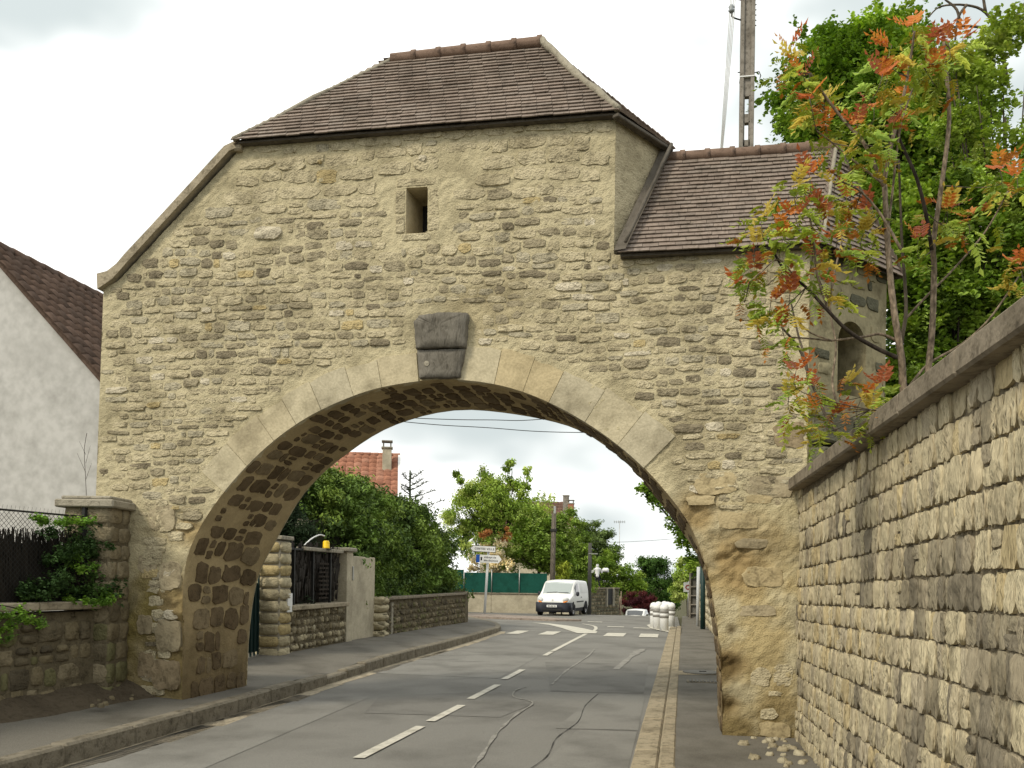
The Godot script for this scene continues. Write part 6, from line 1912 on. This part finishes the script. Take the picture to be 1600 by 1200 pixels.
	put("cap", one_tube([Vector3(1.09, 2.15, -31.1), Vector3(1.09, 2.2, -31.1)], [0.085, 0.03], 12), plain(lin(0.012, 0.035, 0.032), 0.5), gp)
	var gp2 := thing("pale_post", "pale grey pipe standing just behind the green post", "post")
	put("shaft", one_tube([Vector3(1.02, -0.1, -33.5), Vector3(1.02, 2.15, -33.5)], [0.06, 0.06], 10), plain(lin(0.45, 0.46, 0.46), 0.4), gp2)
	var rk := thing("lattice_post", "grey concrete lattice post with cross bars on the right pavement", "post")
	for x in [0.93, 1.3]:
		put("upright", one_box(Vector3(0.09, 2.3, 0.14), 0.01), mats.concrete, rk, at(x, 0.95, -42.8))
	for k in 6:
		put("cross_bar", one_box(Vector3(0.3, 0.06, 0.1), 0.005), mats.concrete, rk, at(1.115, 0.1 + k * 0.42, -42.8))
	put("backing", one_box(Vector3(0.28, 2.2, 0.02)), mats.asphalt_dark, rk, at(1.115, 0.95, -42.87))
	var rs := thing("road_sign", "small square sign plate with a round emblem on a post at the far right pavement", "sign")
	put("post", one_tube([Vector3(0.88, -0.3, -44.0), Vector3(0.88, 1.6, -44.0)], [0.03], 8), mats.metal, rs)
	var pl := put("plate", one_box(Vector3(0.34, 0.46, 0.03), 0.005), plain(lin(0.5, 0.52, 0.52), 0.5), rs, at(0.82, 1.32, -43.95))
	var eg := Geo.new()
	eg.lathe([Vector2(0.07, 0.0), Vector2(0.12, 0.0), Vector2(0.12, 0.01), Vector2(0.07, 0.01)], Transform3D(Basis(Vector3.RIGHT, PI / 2), Vector3(0.03, 0.0, 0.02)), 16)
	put("emblem", eg.done(), plain(lin(0.25, 0.04, 0.04), 0.5), pl)
	# wooden stakes by the red maple
	for q in [[-4.3, -73.6, 0.25, "leaning wooden stake left of the red maple"], [-3.9, -73.4, 0.0, "upright grey stake before the red maple"]]:
		var st := thing("wooden_stake", q[3], "stake")
		put("shaft", one_tube([Vector3(q[0], -1.9, q[1]), Vector3(q[0] + q[2] * 1.3, 0.3 + (0.4 if q[2] == 0.0 else 0.0), q[1])], [0.05], 6), mats.bark_pale, st)
	# garden gate and wire fence by the block pillar
	var gt := thing("metal_gate", "dark green metal gate standing ajar between the arch and the block pillar", "gate")
	var dg := plain(lin(0.012, 0.03, 0.028), 0.5)
	for k in 5:
		put("bar", one_box(Vector3(0.03, 1.6, 0.03), 0.004), dg, gt, at(-7.08, 1.0, -14.1 - k * 0.14))
	put("sheet", one_box(Vector3(0.012, 1.2, 1.9)), dg, gt, at(-7.1, 0.9, -13.75))
	put("frame", one_box(Vector3(0.05, 0.05, 1.9), 0.005), dg, gt, at(-7.08, 1.8, -13.75))
	var gf := thing("garden_fence", "dark wire fence with brushwood on the low garden wall beside the block pillar", "fence")
	for z in [-15.6, -16.5, -17.4]:
		put("post", one_box(Vector3(0.05, 1.1, 0.05), 0.004), mats.iron, gf, at(-6.85, 1.6, z))
	put("rail", one_box(Vector3(0.03, 0.04, 2.6), 0.004), mats.iron, gf, at(-6.85, 2.13, -16.6))
	var fg := Geo.new()
	for k in 420:
		var z := -15.25 - rng.randf() * 2.7
		var yy := 1.1 + rng.randf() * 0.9
		fg.quad(Vector3(-6.86 - rng.randf() * 0.08, yy, z), Vector3(-6.86 - rng.randf() * 0.08, yy, z - 0.02), Vector3(-6.87, yy + 0.3, z + rng.randf_range(-0.1, 0.1)), Vector3(-6.87, yy + 0.3, z + 0.02))
	put("white_arc", one_tube(spline([Vector3(-6.9, 2.22, -16.2), Vector3(-6.88, 2.36, -16.5), Vector3(-6.86, 2.45, -16.85), Vector3(-6.86, 2.44, -17.1)], 4), [0.014], 5), mats.white, gf)
	stuff(put("brushwood", fg.done(), plain(lin(0.03, 0.025, 0.02), 0.9), gf))
	put("screen_backing", one_box(Vector3(0.02, 0.98, 2.7)), plain(lin(0.02, 0.018, 0.014), 0.95), gf, at(-6.98, 1.6, -16.6))
	for k in 9:
		put("slat", one_box(Vector3(0.012, 0.035, 0.5)), mats.bark_dark, gf, at(-6.8, 1.2 + k * 0.085, -16.95))

func lettering(text: String, height: float, t: Transform3D, parent: Node3D, width: float) -> void:
	var f := SystemFont.new()
	f.font_names = PackedStringArray(["Droid Sans"])
	f.font_weight = 700
	var m := TextMesh.new()
	m.font = f
	m.text = text
	m.font_size = 32
	m.pixel_size = height / 24.0
	m.depth = 0.006
	var w: float = m.get_aabb().size.x
	var k := width / maxf(w, 0.01)
	put("lettering", m, mats.black, parent, t * Transform3D(Basis.from_scale(Vector3(k, minf(k, 1.0), 1)), Vector3.ZERO))

# ---------------------------------------------------------------- vehicles
func curve_at(pts: Array, z: float) -> float:
	for i in pts.size() - 1:
		if z <= pts[i + 1].x:
			return lerpf(pts[i].y, pts[i + 1].y, clampf((z - pts[i].x) / (pts[i + 1].x - pts[i].x), 0, 1))
	return pts[-1].y

func skin(top: Array, half: Array, belt: float, z: float, t: float, side: float) -> Vector3:
	var h := curve_at(top, z)
	var w := curve_at(half, z)
	var b := minf(belt, h - 0.10)
	var p: Vector2
	if t < 0.15:
		p = Vector2(w * lerpf(0.93, 1.0, t / 0.15), lerpf(0.22, 0.48, t / 0.15))
	elif t < 0.55:
		p = Vector2(w * (1.0 + 0.012 * sin((t - 0.15) / 0.4 * PI)), lerpf(0.48, b, (t - 0.15) / 0.4))
	elif t < 0.85:
		var k := (t - 0.55) / 0.3
		p = Vector2(w * lerpf(1.0, 0.86, k * k), lerpf(b, h - 0.05, k))
	else:
		var k := (t - 0.85) / 0.15
		p = Vector2(w * 0.86 * (1.0 - k), h - 0.05 + 0.05 * sin(k * PI * 0.5))
	return Vector3(p.x * side, p.y, z)

func skin_patch(top: Array, half: Array, belt: float, z0: float, z1: float, t0: float, t1: float, side: float, off: float, nz := 8, nt := 6) -> ArrayMesh:
	var g := Geo.new(true)
	var rows := []
	for i in nz + 1:
		var row := []
		for k in nt + 1:
			var z := lerpf(z0, z1, float(i) / nz)
			var t := lerpf(t0, t1, float(k) / nt)
			var p := skin(top, half, belt, z, t, side)
			var a := skin(top, half, belt, z + 0.01, t, side) - p
			var b := skin(top, half, belt, z, minf(t + 0.01, 1.0), side) - skin(top, half, belt, z, t - 0.01, side)
			var n := a.cross(b).normalized()
			if n.dot(Vector3(side, 0.6, 0)) < 0.0:
				n = -n
			row.append(p + n * off)
		rows.append(row)
	for i in nz:
		for k in nt:
			if side > 0.0:
				g.quad(rows[i][k], rows[i][k + 1], rows[i + 1][k + 1], rows[i + 1][k])
			else:
				g.quad(rows[i][k], rows[i + 1][k], rows[i + 1][k + 1], rows[i][k + 1])
	return g.done()

func wheel(parent: Node3D, p: Vector3, side: float, r: float) -> void:
	var t := Transform3D(Basis(Vector3.BACK, -side * PI / 2), p)
	var tg := Geo.new(true)
	tg.lathe([Vector2(r * 0.62, -0.09), Vector2(r * 0.95, -0.095), Vector2(r, -0.06), Vector2(r, 0.06), Vector2(r * 0.95, 0.095), Vector2(r * 0.64, 0.09), Vector2(r * 0.6, 0.05)], t, 24)
	var w := put("wheel", tg.done(), mats.black, parent)
	var rg := Geo.new(true)
	rg.lathe([Vector2(0.0, 0.07), Vector2(r * 0.16, 0.075), Vector2(r * 0.2, 0.06), Vector2(r * 0.56, 0.06), Vector2(r * 0.62, 0.085), Vector2(r * 0.64, 0.05)], t, 24)
	put("rim", rg.done(), plain(lin(0.5, 0.5, 0.5), 0.4, 0.4), w)
	for k in 6:
		put("rim_hole", one_box(Vector3(r * 0.17, 0.02, r * 0.26), 0.01), mats.black, w, t * Transform3D(Basis(Vector3.UP, k * TAU / 6), Vector3.ZERO) * at(0, 0.056, r * 0.4))

func build_vehicles() -> void:
	var van := thing("white_van", "small white delivery van with dark bumper parked at the junction", "van", Vector3(-5.42, ground_y(-46.2), -46.0), -0.14)
	var top := [Vector2(-2.1, 1.55), Vector2(-2.05, 1.74), Vector2(-1.6, 1.80), Vector2(0.2, 1.82), Vector2(0.55, 1.77), Vector2(0.8, 1.66), Vector2(1.32, 1.13), Vector2(1.6, 1.04), Vector2(1.9, 0.90), Vector2(2.05, 0.76)]
	var half := [Vector2(-2.1, 0.84), Vector2(-1.9, 0.88), Vector2(1.2, 0.90), Vector2(1.7, 0.87), Vector2(1.95, 0.78), Vector2(2.05, 0.70)]
	var paint := plain(lin(0.74, 0.74, 0.71), 0.3)
	paint.clearcoat_enabled = true
	paint.clearcoat = 0.6
	var dark := plain(lin(0.025, 0.027, 0.035), 0.55)
	var glass := plain(lin(0.03, 0.035, 0.035), 0.06)
	glass.metallic_specular = 0.7
	vehicle_body(van, top, half, 1.0, paint, -2.1, 2.05)
	var bp := Geo.new(true)
	bp.prism(PackedVector2Array([Vector2(-0.92, -1.62), Vector2(0.92, -1.62), Vector2(0.90, -1.9), Vector2(0.78, -2.06), Vector2(0.45, -2.16), Vector2(-0.45, -2.16), Vector2(-0.78, -2.06), Vector2(-0.90, -1.9)]), Transform3D(Basis(Vector3.RIGHT, PI / 2), Vector3.ZERO) * Transform3D(Basis.from_scale(Vector3(1, -1, 1)), Vector3.ZERO), -0.68, -0.2)
	put("bumper", bp.done(), dark, van)
	put("grille", one_box(Vector3(1.0, 0.10, 0.03), 0.01), mats.black, van, at(0, 0.32, 2.16))
	var plate := put("number_plate", one_box(Vector3(0.52, 0.115, 0.02), 0.004), mats.white, van, at(0, 0.50, 2.17))
	lettering("BK 496 TA", 0.09, at(0, 0.50, 2.182), van, 0.40)
	plate.set_meta("label", "white number plate on the dark bumper")
	var bd := Geo.new()
	bd.lathe([Vector2(0.045, 0.0), Vector2(0.075, 0.0), Vector2(0.075, 0.015), Vector2(0.045, 0.015)], Transform3D(Basis(Vector3.RIGHT, PI / 2 - 0.7), Vector3(0, 0.80, 2.03)) * Transform3D(Basis.from_scale(Vector3(0.75, 1, 1)), Vector3.ZERO), 4)
	put("badge", bd.done(), mats.metal, van)
	var shiny := plain(lin(0.50, 0.53, 0.50), 0.05, 0.55)
	for s in [-1.0, 1.0]:
		put("windscreen", skin_patch(top, half, 1.0, 0.74, 1.31, 0.86, 1.0, s, 0.006), shiny, van)
		put("door_window", skin_patch(top, half, 1.0, 0.25, 0.95, 0.575, 0.80, s, 0.007), glass, van)
		put("side_strip", skin_patch(top, half, 1.0, -0.75, 0.75, 0.30, 0.345, s, 0.012, 10, 2), dark, van)
		put("sill", skin_patch(top, half, 1.0, -1.0, 0.9, 0.0, 0.10, s, 0.006, 8, 2), dark, van)
		put("door_handle", one_box(Vector3(0.03, 0.04, 0.14), 0.01), dark, van, at(s * 0.91, 0.92, -0.25))
		put("panel_recess", skin_patch(top, half, 1.0, -1.75, -0.25, 0.60, 0.80, s, 0.008), plain(lin(0.66, 0.66, 0.63), 0.35), van)
		var mg := Geo.new(true)
		mg.box(at(s * 1.0, 1.1, 0.92), Vector3(0.16, 0.22, 0.1), 0.04)
		put("mirror", mg.done(), dark, van)
		var hl := SphereMesh.new()
		hl.radius = 0.5
		hl.height = 1.0
		hl.radial_segments = 20
		hl.rings = 10
		put("headlight", hl, plain(lin(0.55, 0.56, 0.55), 0.12), van, Transform3D(Basis(Vector3.UP, s * 0.6) * Basis(Vector3.BACK, s * 0.35) * Basis.from_scale(Vector3(0.34, 0.24, 0.24)), Vector3(s * 0.64, 0.82, 1.94)))
		put("indicator", hl, plain(lin(0.75, 0.25, 0.04), 0.2), van, Transform3D(Basis(Vector3.UP, s * 0.6) * Basis(Vector3.BACK, s * 0.3) * Basis.from_scale(Vector3(0.28, 0.09, 0.2)), Vector3(s * 0.64, 0.715, 1.99)))
		for z in [1.35, -1.3]:
			put("wheel_arch", arch_ring(0.41, s), dark, van, at(s * 0.885, 0.31, z))
			wheel(van, Vector3(s * 0.82, 0.31, z), s, 0.31)
	put("wiper", one_tube([Vector3(-0.5, 1.16, 1.33), Vector3(0.05, 1.19, 1.30)], [0.012], 5), mats.black, van)
	put("wiper", one_tube([Vector3(0.1, 1.16, 1.33), Vector3(0.62, 1.17, 1.29)], [0.012], 5), mats.black, van)
	put("aerial", one_tube([Vector3(0, 1.8, 0.4), Vector3(0, 1.95, 0.25)], [0.008], 4), mats.black, van)
	var car := thing("white_car", "small white car dipping beyond the crest of the street beside the bollards", "car", Vector3(-2.45, ground_y(-70.7), -70.9), PI - 0.1)
	var ct := [Vector2(-1.9, 0.85), Vector2(-1.85, 1.0), Vector2(-1.35, 1.38), Vector2(-0.9, 1.45), Vector2(0.1, 1.44), Vector2(0.4, 1.36), Vector2(1.0, 0.98), Vector2(1.8, 0.78), Vector2(1.9, 0.6)]
	var ch := [Vector2(-1.9, 0.72), Vector2(-1.6, 0.80), Vector2(1.3, 0.80), Vector2(1.9, 0.68)]
	vehicle_body(car, ct, ch, 0.85, paint, -1.9, 1.9)
	for s in [-1.0, 1.0]:
		put("rear_window", skin_patch(ct, ch, 0.85, -1.82, -1.38, 0.87, 1.0, s, 0.006), glass, car)
		put("windscreen", skin_patch(ct, ch, 0.85, 0.42, 0.98, 0.87, 1.0, s, 0.006), glass, car)
		put("side_window", skin_patch(ct, ch, 0.85, -1.1, 0.45, 0.59, 0.80, s, 0.006), glass, car)
		for z in [1.2, -1.2]:
			wheel(car, Vector3(s * 0.74, 0.28, z), s, 0.28)
		put("tail_light", one_box(Vector3(0.14, 0.2, 0.06), 0.02), plain(lin(0.4, 0.02, 0.02), 0.2), car, at(s * 0.64, 0.75, -1.88))

func arch_ring(r: float, s: float) -> ArrayMesh:
	var g := Geo.new(true)
	for k in 14:
		var a := PI * k / 14.0 - 0.15
		var b := PI * (k + 1) / 14.0 - 0.15 + (0.3 if k == 13 else 0.0)
		var pa := Vector3(0.02 * s, sin(a) * r, cos(a) * r)
		var pb := Vector3(0.02 * s, sin(b) * r, cos(b) * r)
		g.quad(Vector3(0.02 * s, 0, 0), pa, pb, Vector3(0.021 * s, 0, 0))
	return g.done()

func vehicle_body(parent: Node3D, top: Array, half: Array, belt: float, paint: Material, z0: float, z1: float) -> void:
	var g := Geo.new(true)
	var n := 34
	var ts := [0.0, 0.07, 0.15, 0.25, 0.35, 0.45, 0.55, 0.65, 0.75, 0.82, 0.85, 0.9, 0.95, 1.0]
	var rings := []
	for i in n + 1:
		var z := lerpf(z0, z1, float(i) / n)
		var ring := []
		for t in ts:
			ring.append(skin(top, half, belt, z, t, 1.0))
		for k in range(ts.size() - 2, -1, -1):
			ring.append(skin(top, half, belt, z, ts[k], -1.0))
		rings.append(ring)
	for i in n:
		for k in rings[0].size() - 1:
			g.quad(rings[i][k], rings[i][k + 1], rings[i + 1][k + 1], rings[i + 1][k])
		g.quad(rings[i][-1], rings[i][0], rings[i + 1][0], rings[i + 1][-1])
	put("body", g.done(), paint, parent)
	var e := Geo.new()
	for q in [[0, 1.0], [n, -1.0]]:
		var ring: Array = rings[q[0]]
		var c := Vector3(0, 0.6, ring[0].z - q[1] * 0.03)
		for k in ring.size():
			var a: Vector3 = ring[k]
			var b: Vector3 = ring[(k + 1) % ring.size()]
			if q[1] > 0.0:
				e.tri(c, b, a)
			else:
				e.tri(c, a, b)
	put("end_panel", e.done(), paint, parent)

# ---------------------------------------------------------------- the person on the wall
func cone_distance(p: Vector3, a: Vector3, b: Vector3, ra: float, rb: float) -> float:
	var ab := b - a
	var t := clampf((p - a).dot(ab) / ab.length_squared(), 0.0, 1.0)
	return p.distance_to(a + ab * t) - lerpf(ra, rb, t)

func net(bones: Array, lo: Vector3, hi: Vector3, cell: float, soft: float) -> ArrayMesh:
	var nx := int((hi.x - lo.x) / cell) + 1
	var ny := int((hi.y - lo.y) / cell) + 1
	var nz := int((hi.z - lo.z) / cell) + 1
	var f := PackedFloat32Array()
	f.resize(nx * ny * nz)
	for k in nz:
		for j in ny:
			for i in nx:
				var p := lo + Vector3(i, j, k) * cell
				var d := 1e3
				for b in bones:
					var q := cone_distance(p, b[0], b[1], b[2], b[3])
					if q < d + soft:
						var h := clampf(0.5 + 0.5 * (d - q) / soft, 0, 1)
						d = lerpf(d, q, h) - soft * h * (1.0 - h)
				f[i + nx * (j + ny * k)] = d
	var st := SurfaceTool.new()
	st.begin(Mesh.PRIMITIVE_TRIANGLES)
	st.set_smooth_group(0)
	var ids := {}
	var count := 0
	var pts := []
	for k in nz - 1:
		for j in ny - 1:
			for i in nx - 1:
				var sum := Vector3.ZERO
				var hits := 0
				for e in [[0, 0, 0, 0], [0, 0, 1, 0], [0, 1, 0, 0], [0, 1, 1, 0], [0, 0, 0, 1], [0, 0, 1, 1], [0, 1, 0, 1], [0, 1, 1, 1], [0, 0, 0, 2], [0, 0, 1, 2], [0, 1, 0, 2], [0, 1, 1, 2]]:
					var c := [0, 0, 0]
					var ax: int = e[3]
					c[(ax + 1) % 3] = e[1]
					c[(ax + 2) % 3] = e[2]
					var d := [c[0], c[1], c[2]]
					d[ax] = 1
					var fa := f[i + c[0] + nx * (j + c[1] + ny * (k + c[2]))]
					var fb := f[i + d[0] + nx * (j + d[1] + ny * (k + d[2]))]
					if (fa < 0.0) != (fb < 0.0):
						var t := fa / (fa - fb)
						sum += Vector3(c[0], c[1], c[2]).lerp(Vector3(d[0], d[1], d[2]), t)
						hits += 1
				if hits:
					ids[i + nx * (j + ny * k)] = count
					count += 1
					st.add_vertex(lo + (Vector3(i, j, k) + sum / hits) * cell)
	for k in range(1, nz - 1):
		for j in range(1, ny - 1):
			for i in range(1, nx - 1):
				var f0 := f[i + nx * (j + ny * k)]
				for ax in 3:
					var d := [i, j, k]
					d[ax] += 1
					var f1 := f[d[0] + nx * (d[1] + ny * d[2])]
					if (f0 < 0.0) == (f1 < 0.0):
						continue
					var u := [0, 0, 0]
					var v := [0, 0, 0]
					u[(ax + 1) % 3] = 1
					v[(ax + 2) % 3] = 1
					var q := []
					for s in [[1, 1], [0, 1], [0, 0], [1, 0]]:
						q.append(ids.get(i - u[0] * s[0] - v[0] * s[1] + nx * (j - u[1] * s[0] - v[1] * s[1] + ny * (k - u[2] * s[0] - v[2] * s[1])), 0))
					for n in ([0, 2, 1, 0, 3, 2] if f0 < 0.0 else [0, 1, 2, 0, 2, 3]):
						st.add_index(q[n])
	st.generate_normals()
	return st.commit()

func build_person() -> void:
	var p := thing("person", "white-haired person in white shirt and black trousers standing on the far wall, arms raised", "person", Vector3(-5.28, 1.01, -66.1), 0.2)
	# local: the back turns towards +z
	var v := func(x: float, y: float, z: float) -> Vector3: return Vector3(x, y, z)
	var body := [
		[v.call(0, 0.92, 0), v.call(0, 1.1, 0), 0.15, 0.14], [v.call(0, 1.1, 0), v.call(0, 1.36, 0.01), 0.145, 0.155], [v.call(-0.14, 1.38, 0.01), v.call(0.14, 1.38, 0.01), 0.075, 0.075], [v.call(0, 1.4, 0), v.call(0, 1.52, -0.01), 0.058, 0.052],
		[v.call(0, 1.58, -0.02), v.call(0, 1.64, -0.015), 0.092, 0.095],
		[v.call(-0.09, 0.92, 0), v.call(-0.115, 0.5, 0.0), 0.105, 0.068], [v.call(-0.115, 0.5, 0), v.call(-0.13, 0.07, 0.02), 0.066, 0.045], [v.call(-0.13, 0.04, 0.03), v.call(-0.15, 0.035, -0.15), 0.045, 0.035],
		[v.call(0.09, 0.92, 0), v.call(0.13, 0.5, -0.02), 0.105, 0.068], [v.call(0.13, 0.5, -0.02), v.call(0.16, 0.07, 0.02), 0.066, 0.045], [v.call(0.16, 0.04, 0.03), v.call(0.19, 0.035, -0.15), 0.045, 0.035],
		[v.call(-0.2, 1.37, 0), v.call(-0.36, 1.12, -0.08), 0.058, 0.046], [v.call(-0.36, 1.12, -0.08), v.call(-0.5, 1.34, -0.18), 0.043, 0.032], [v.call(-0.5, 1.34, -0.18), v.call(-0.54, 1.41, -0.2), 0.036, 0.022],
		[v.call(0.2, 1.37, 0), v.call(0.34, 1.13, -0.1), 0.058, 0.046], [v.call(0.34, 1.13, -0.1), v.call(0.45, 1.27, -0.24), 0.043, 0.032], [v.call(0.45, 1.27, -0.24), v.call(0.48, 1.33, -0.27), 0.036, 0.022]]
	put("body", net(body, Vector3(-0.65, -0.06, -0.36), Vector3(0.62, 1.8, 0.24), 0.024, 0.035), plain(lin(0.42, 0.26, 0.19), 0.6), p)
	var shirt := [[v.call(0, 0.90, 0), v.call(0, 1.1, 0), 0.168, 0.155], [v.call(0, 1.1, 0), v.call(0, 1.36, 0.01), 0.16, 0.168], [v.call(-0.14, 1.385, 0.01), v.call(0.14, 1.385, 0.01), 0.085, 0.085], [v.call(-0.2, 1.37, 0), v.call(-0.35, 1.13, -0.07), 0.074, 0.066], [v.call(-0.35, 1.13, -0.07), v.call(-0.44, 1.27, -0.14), 0.062, 0.05], [v.call(0.2, 1.37, 0), v.call(0.335, 1.14, -0.09), 0.074, 0.066], [v.call(0.335, 1.14, -0.09), v.call(0.41, 1.22, -0.19), 0.062, 0.05]]
	put("shirt", net(shirt, Vector3(-0.6, 0.66, -0.34), Vector3(0.58, 1.55, 0.3), 0.026, 0.04), plain(lin(0.66, 0.66, 0.66), 0.8), p)
	var legs := [[v.call(-0.05, 0.96, 0), v.call(0.05, 0.96, 0), 0.135, 0.135], [v.call(-0.09, 0.92, 0), v.call(-0.115, 0.5, 0.0), 0.122, 0.088], [v.call(-0.115, 0.5, 0), v.call(-0.13, 0.1, 0.02), 0.086, 0.072], [v.call(0.09, 0.92, 0), v.call(0.13, 0.5, -0.02), 0.122, 0.088], [v.call(0.13, 0.5, -0.02), v.call(0.16, 0.1, 0.02), 0.086, 0.072]]
	put("trousers", net(legs, Vector3(-0.32, 0.0, -0.24), Vector3(0.36, 1.14, 0.24), 0.026, 0.03), plain(lin(0.015, 0.015, 0.018), 0.9), p)
	put("hair", net([[v.call(0, 1.60, 0.015), v.call(0, 1.665, 0.0), 0.098, 0.098], [v.call(0, 1.56, 0.03), v.call(0, 1.6, 0.03), 0.075, 0.08]], Vector3(-0.16, 1.44, -0.16), Vector3(0.16, 1.82, 0.18), 0.02, 0.03), plain(lin(0.55, 0.55, 0.54), 0.8), p)
	var cloth := thing("white_cloth", "bundle of white cloth held out in the person's right hand", "cloth", Vector3(-4.72, 2.32, -66.35))
	put("bundle", net([[Vector3(-0.1, 0, 0), Vector3(0.12, 0.02, 0), 0.13, 0.15], [Vector3(0.1, 0.0, 0.03), Vector3(0.2, -0.1, 0), 0.11, 0.07], [Vector3(-0.1, 0.03, 0), Vector3(-0.05, 0.1, 0.02), 0.1, 0.07]], Vector3(-0.32, -0.3, -0.24), Vector3(0.36, 0.3, 0.26), 0.03, 0.05), plain(lin(0.7, 0.7, 0.7), 0.85), cloth)
	var tool := thing("white_paddle", "small white flat blade held up in the person's left hand", "tool", Vector3(-5.86, 2.5, -66.2))
	put("blade", one_box(Vector3(0.09, 0.28, 0.03), 0.012), mats.white, tool, Transform3D(Basis(Vector3.BACK, 0.5), Vector3(-0.04, 0.08, 0)))
	put("handle", one_tube([Vector3(0.03, -0.05, 0), Vector3(0.1, -0.2, 0.0)], [0.02], 6), mats.white, tool)

# ---------------------------------------------------------------- sky
func cloud_sky() -> PanoramaSkyMaterial:
	var n := FastNoiseLite.new()
	n.seed = 12
	n.noise_type = FastNoiseLite.TYPE_SIMPLEX_SMOOTH
	n.frequency = 1.5
	n.fractal_octaves = 5
	var w := 1024
	var h := 512
	var data := PackedFloat32Array()
	data.resize(w * h * 3)
	for j in h:
		var lat := PI * (0.5 - (j + 0.5) / h)
		for i in w:
			var lon := TAU * (i + 0.5) / w
			var d := Vector3(cos(lat) * sin(lon), sin(lat), cos(lat) * cos(lon))
			var o := (i + j * w) * 3
			var q := Vector3(d.x, d.y * 2.6, d.z)
			var v := n.get_noise_3d(q.x, q.y, q.z) + 0.35 * n.get_noise_3d(q.x * 3.1 + 9.0, q.y * 3.1, q.z * 3.1)
			var thin := smoothstep(-0.32, 0.36, v)
			var c := Vector3(0.88, 0.875, 0.85).lerp(Vector3(0.385, 0.425, 0.425), thin)
			c = c * (1.0 + 0.18 * maxf(d.y, 0.0))
			if d.y < 0.0:
				c = Vector3(0.16, 0.15, 0.12)
			data[o] = c.x
			data[o + 1] = c.y
			data[o + 2] = c.z
	var im := Image.create_from_data(w, h, false, Image.FORMAT_RGBF, data.to_byte_array())
	var m := PanoramaSkyMaterial.new()
	m.panorama = ImageTexture.create_from_image(im)
	return m

func _ready() -> void:
	rng.seed = 20240
	# camera: level, with the lens shifted upwards as the photograph's straight verticals show
	var cam := Camera3D.new()
	cam.name = "camera"
	cam.projection = Camera3D.PROJECTION_FRUSTUM
	cam.near = 0.05
	cam.far = 3000.0
	cam.size = cam.near * 1200.0 / 1400.0
	cam.frustum_offset = Vector2(0, cam.near * 303.0 / 1400.0)
	cam.transform = Transform3D(Basis(Vector3.UP, deg_to_rad(10.0)) * Basis(Vector3.BACK, 0.014), EYE)
	add_child(cam)
	cam.current = true
	var env := Environment.new()
	env.background_mode = Environment.BG_SKY
	env.sky = Sky.new()
	env.sky.sky_material = cloud_sky()
	env.tonemap_mode = Environment.TONE_MAPPER_LINEAR
	env.tonemap_exposure = 1.75
	env.sdfgi_enabled = true
	env.ssao_enabled = true
	env.ssil_enabled = true
	var we := WorldEnvironment.new()
	we.name = "environment"
	we.environment = env
	add_child(we)
	var sun := DirectionalLight3D.new()
	sun.name = "sun"
	sun.light_energy = 0.5
	sun.light_angular_distance = 14.0
	sun.light_color = Color(1.0, 0.96, 0.88)
	sun.shadow_enabled = true
	sun.transform = Transform3D(Basis.looking_at(Vector3(0.45, -0.7, -0.58).normalized(), Vector3.UP), Vector3(0, 30, 0))
	add_child(sun)
	make_textures()
	make_materials()
	arch_outline()
	build_ground()
	build_gate()
	build_walls()
	build_houses()
	build_trees()
	build_furniture()
	build_vehicles()
	build_person()
	forget_counts(self)
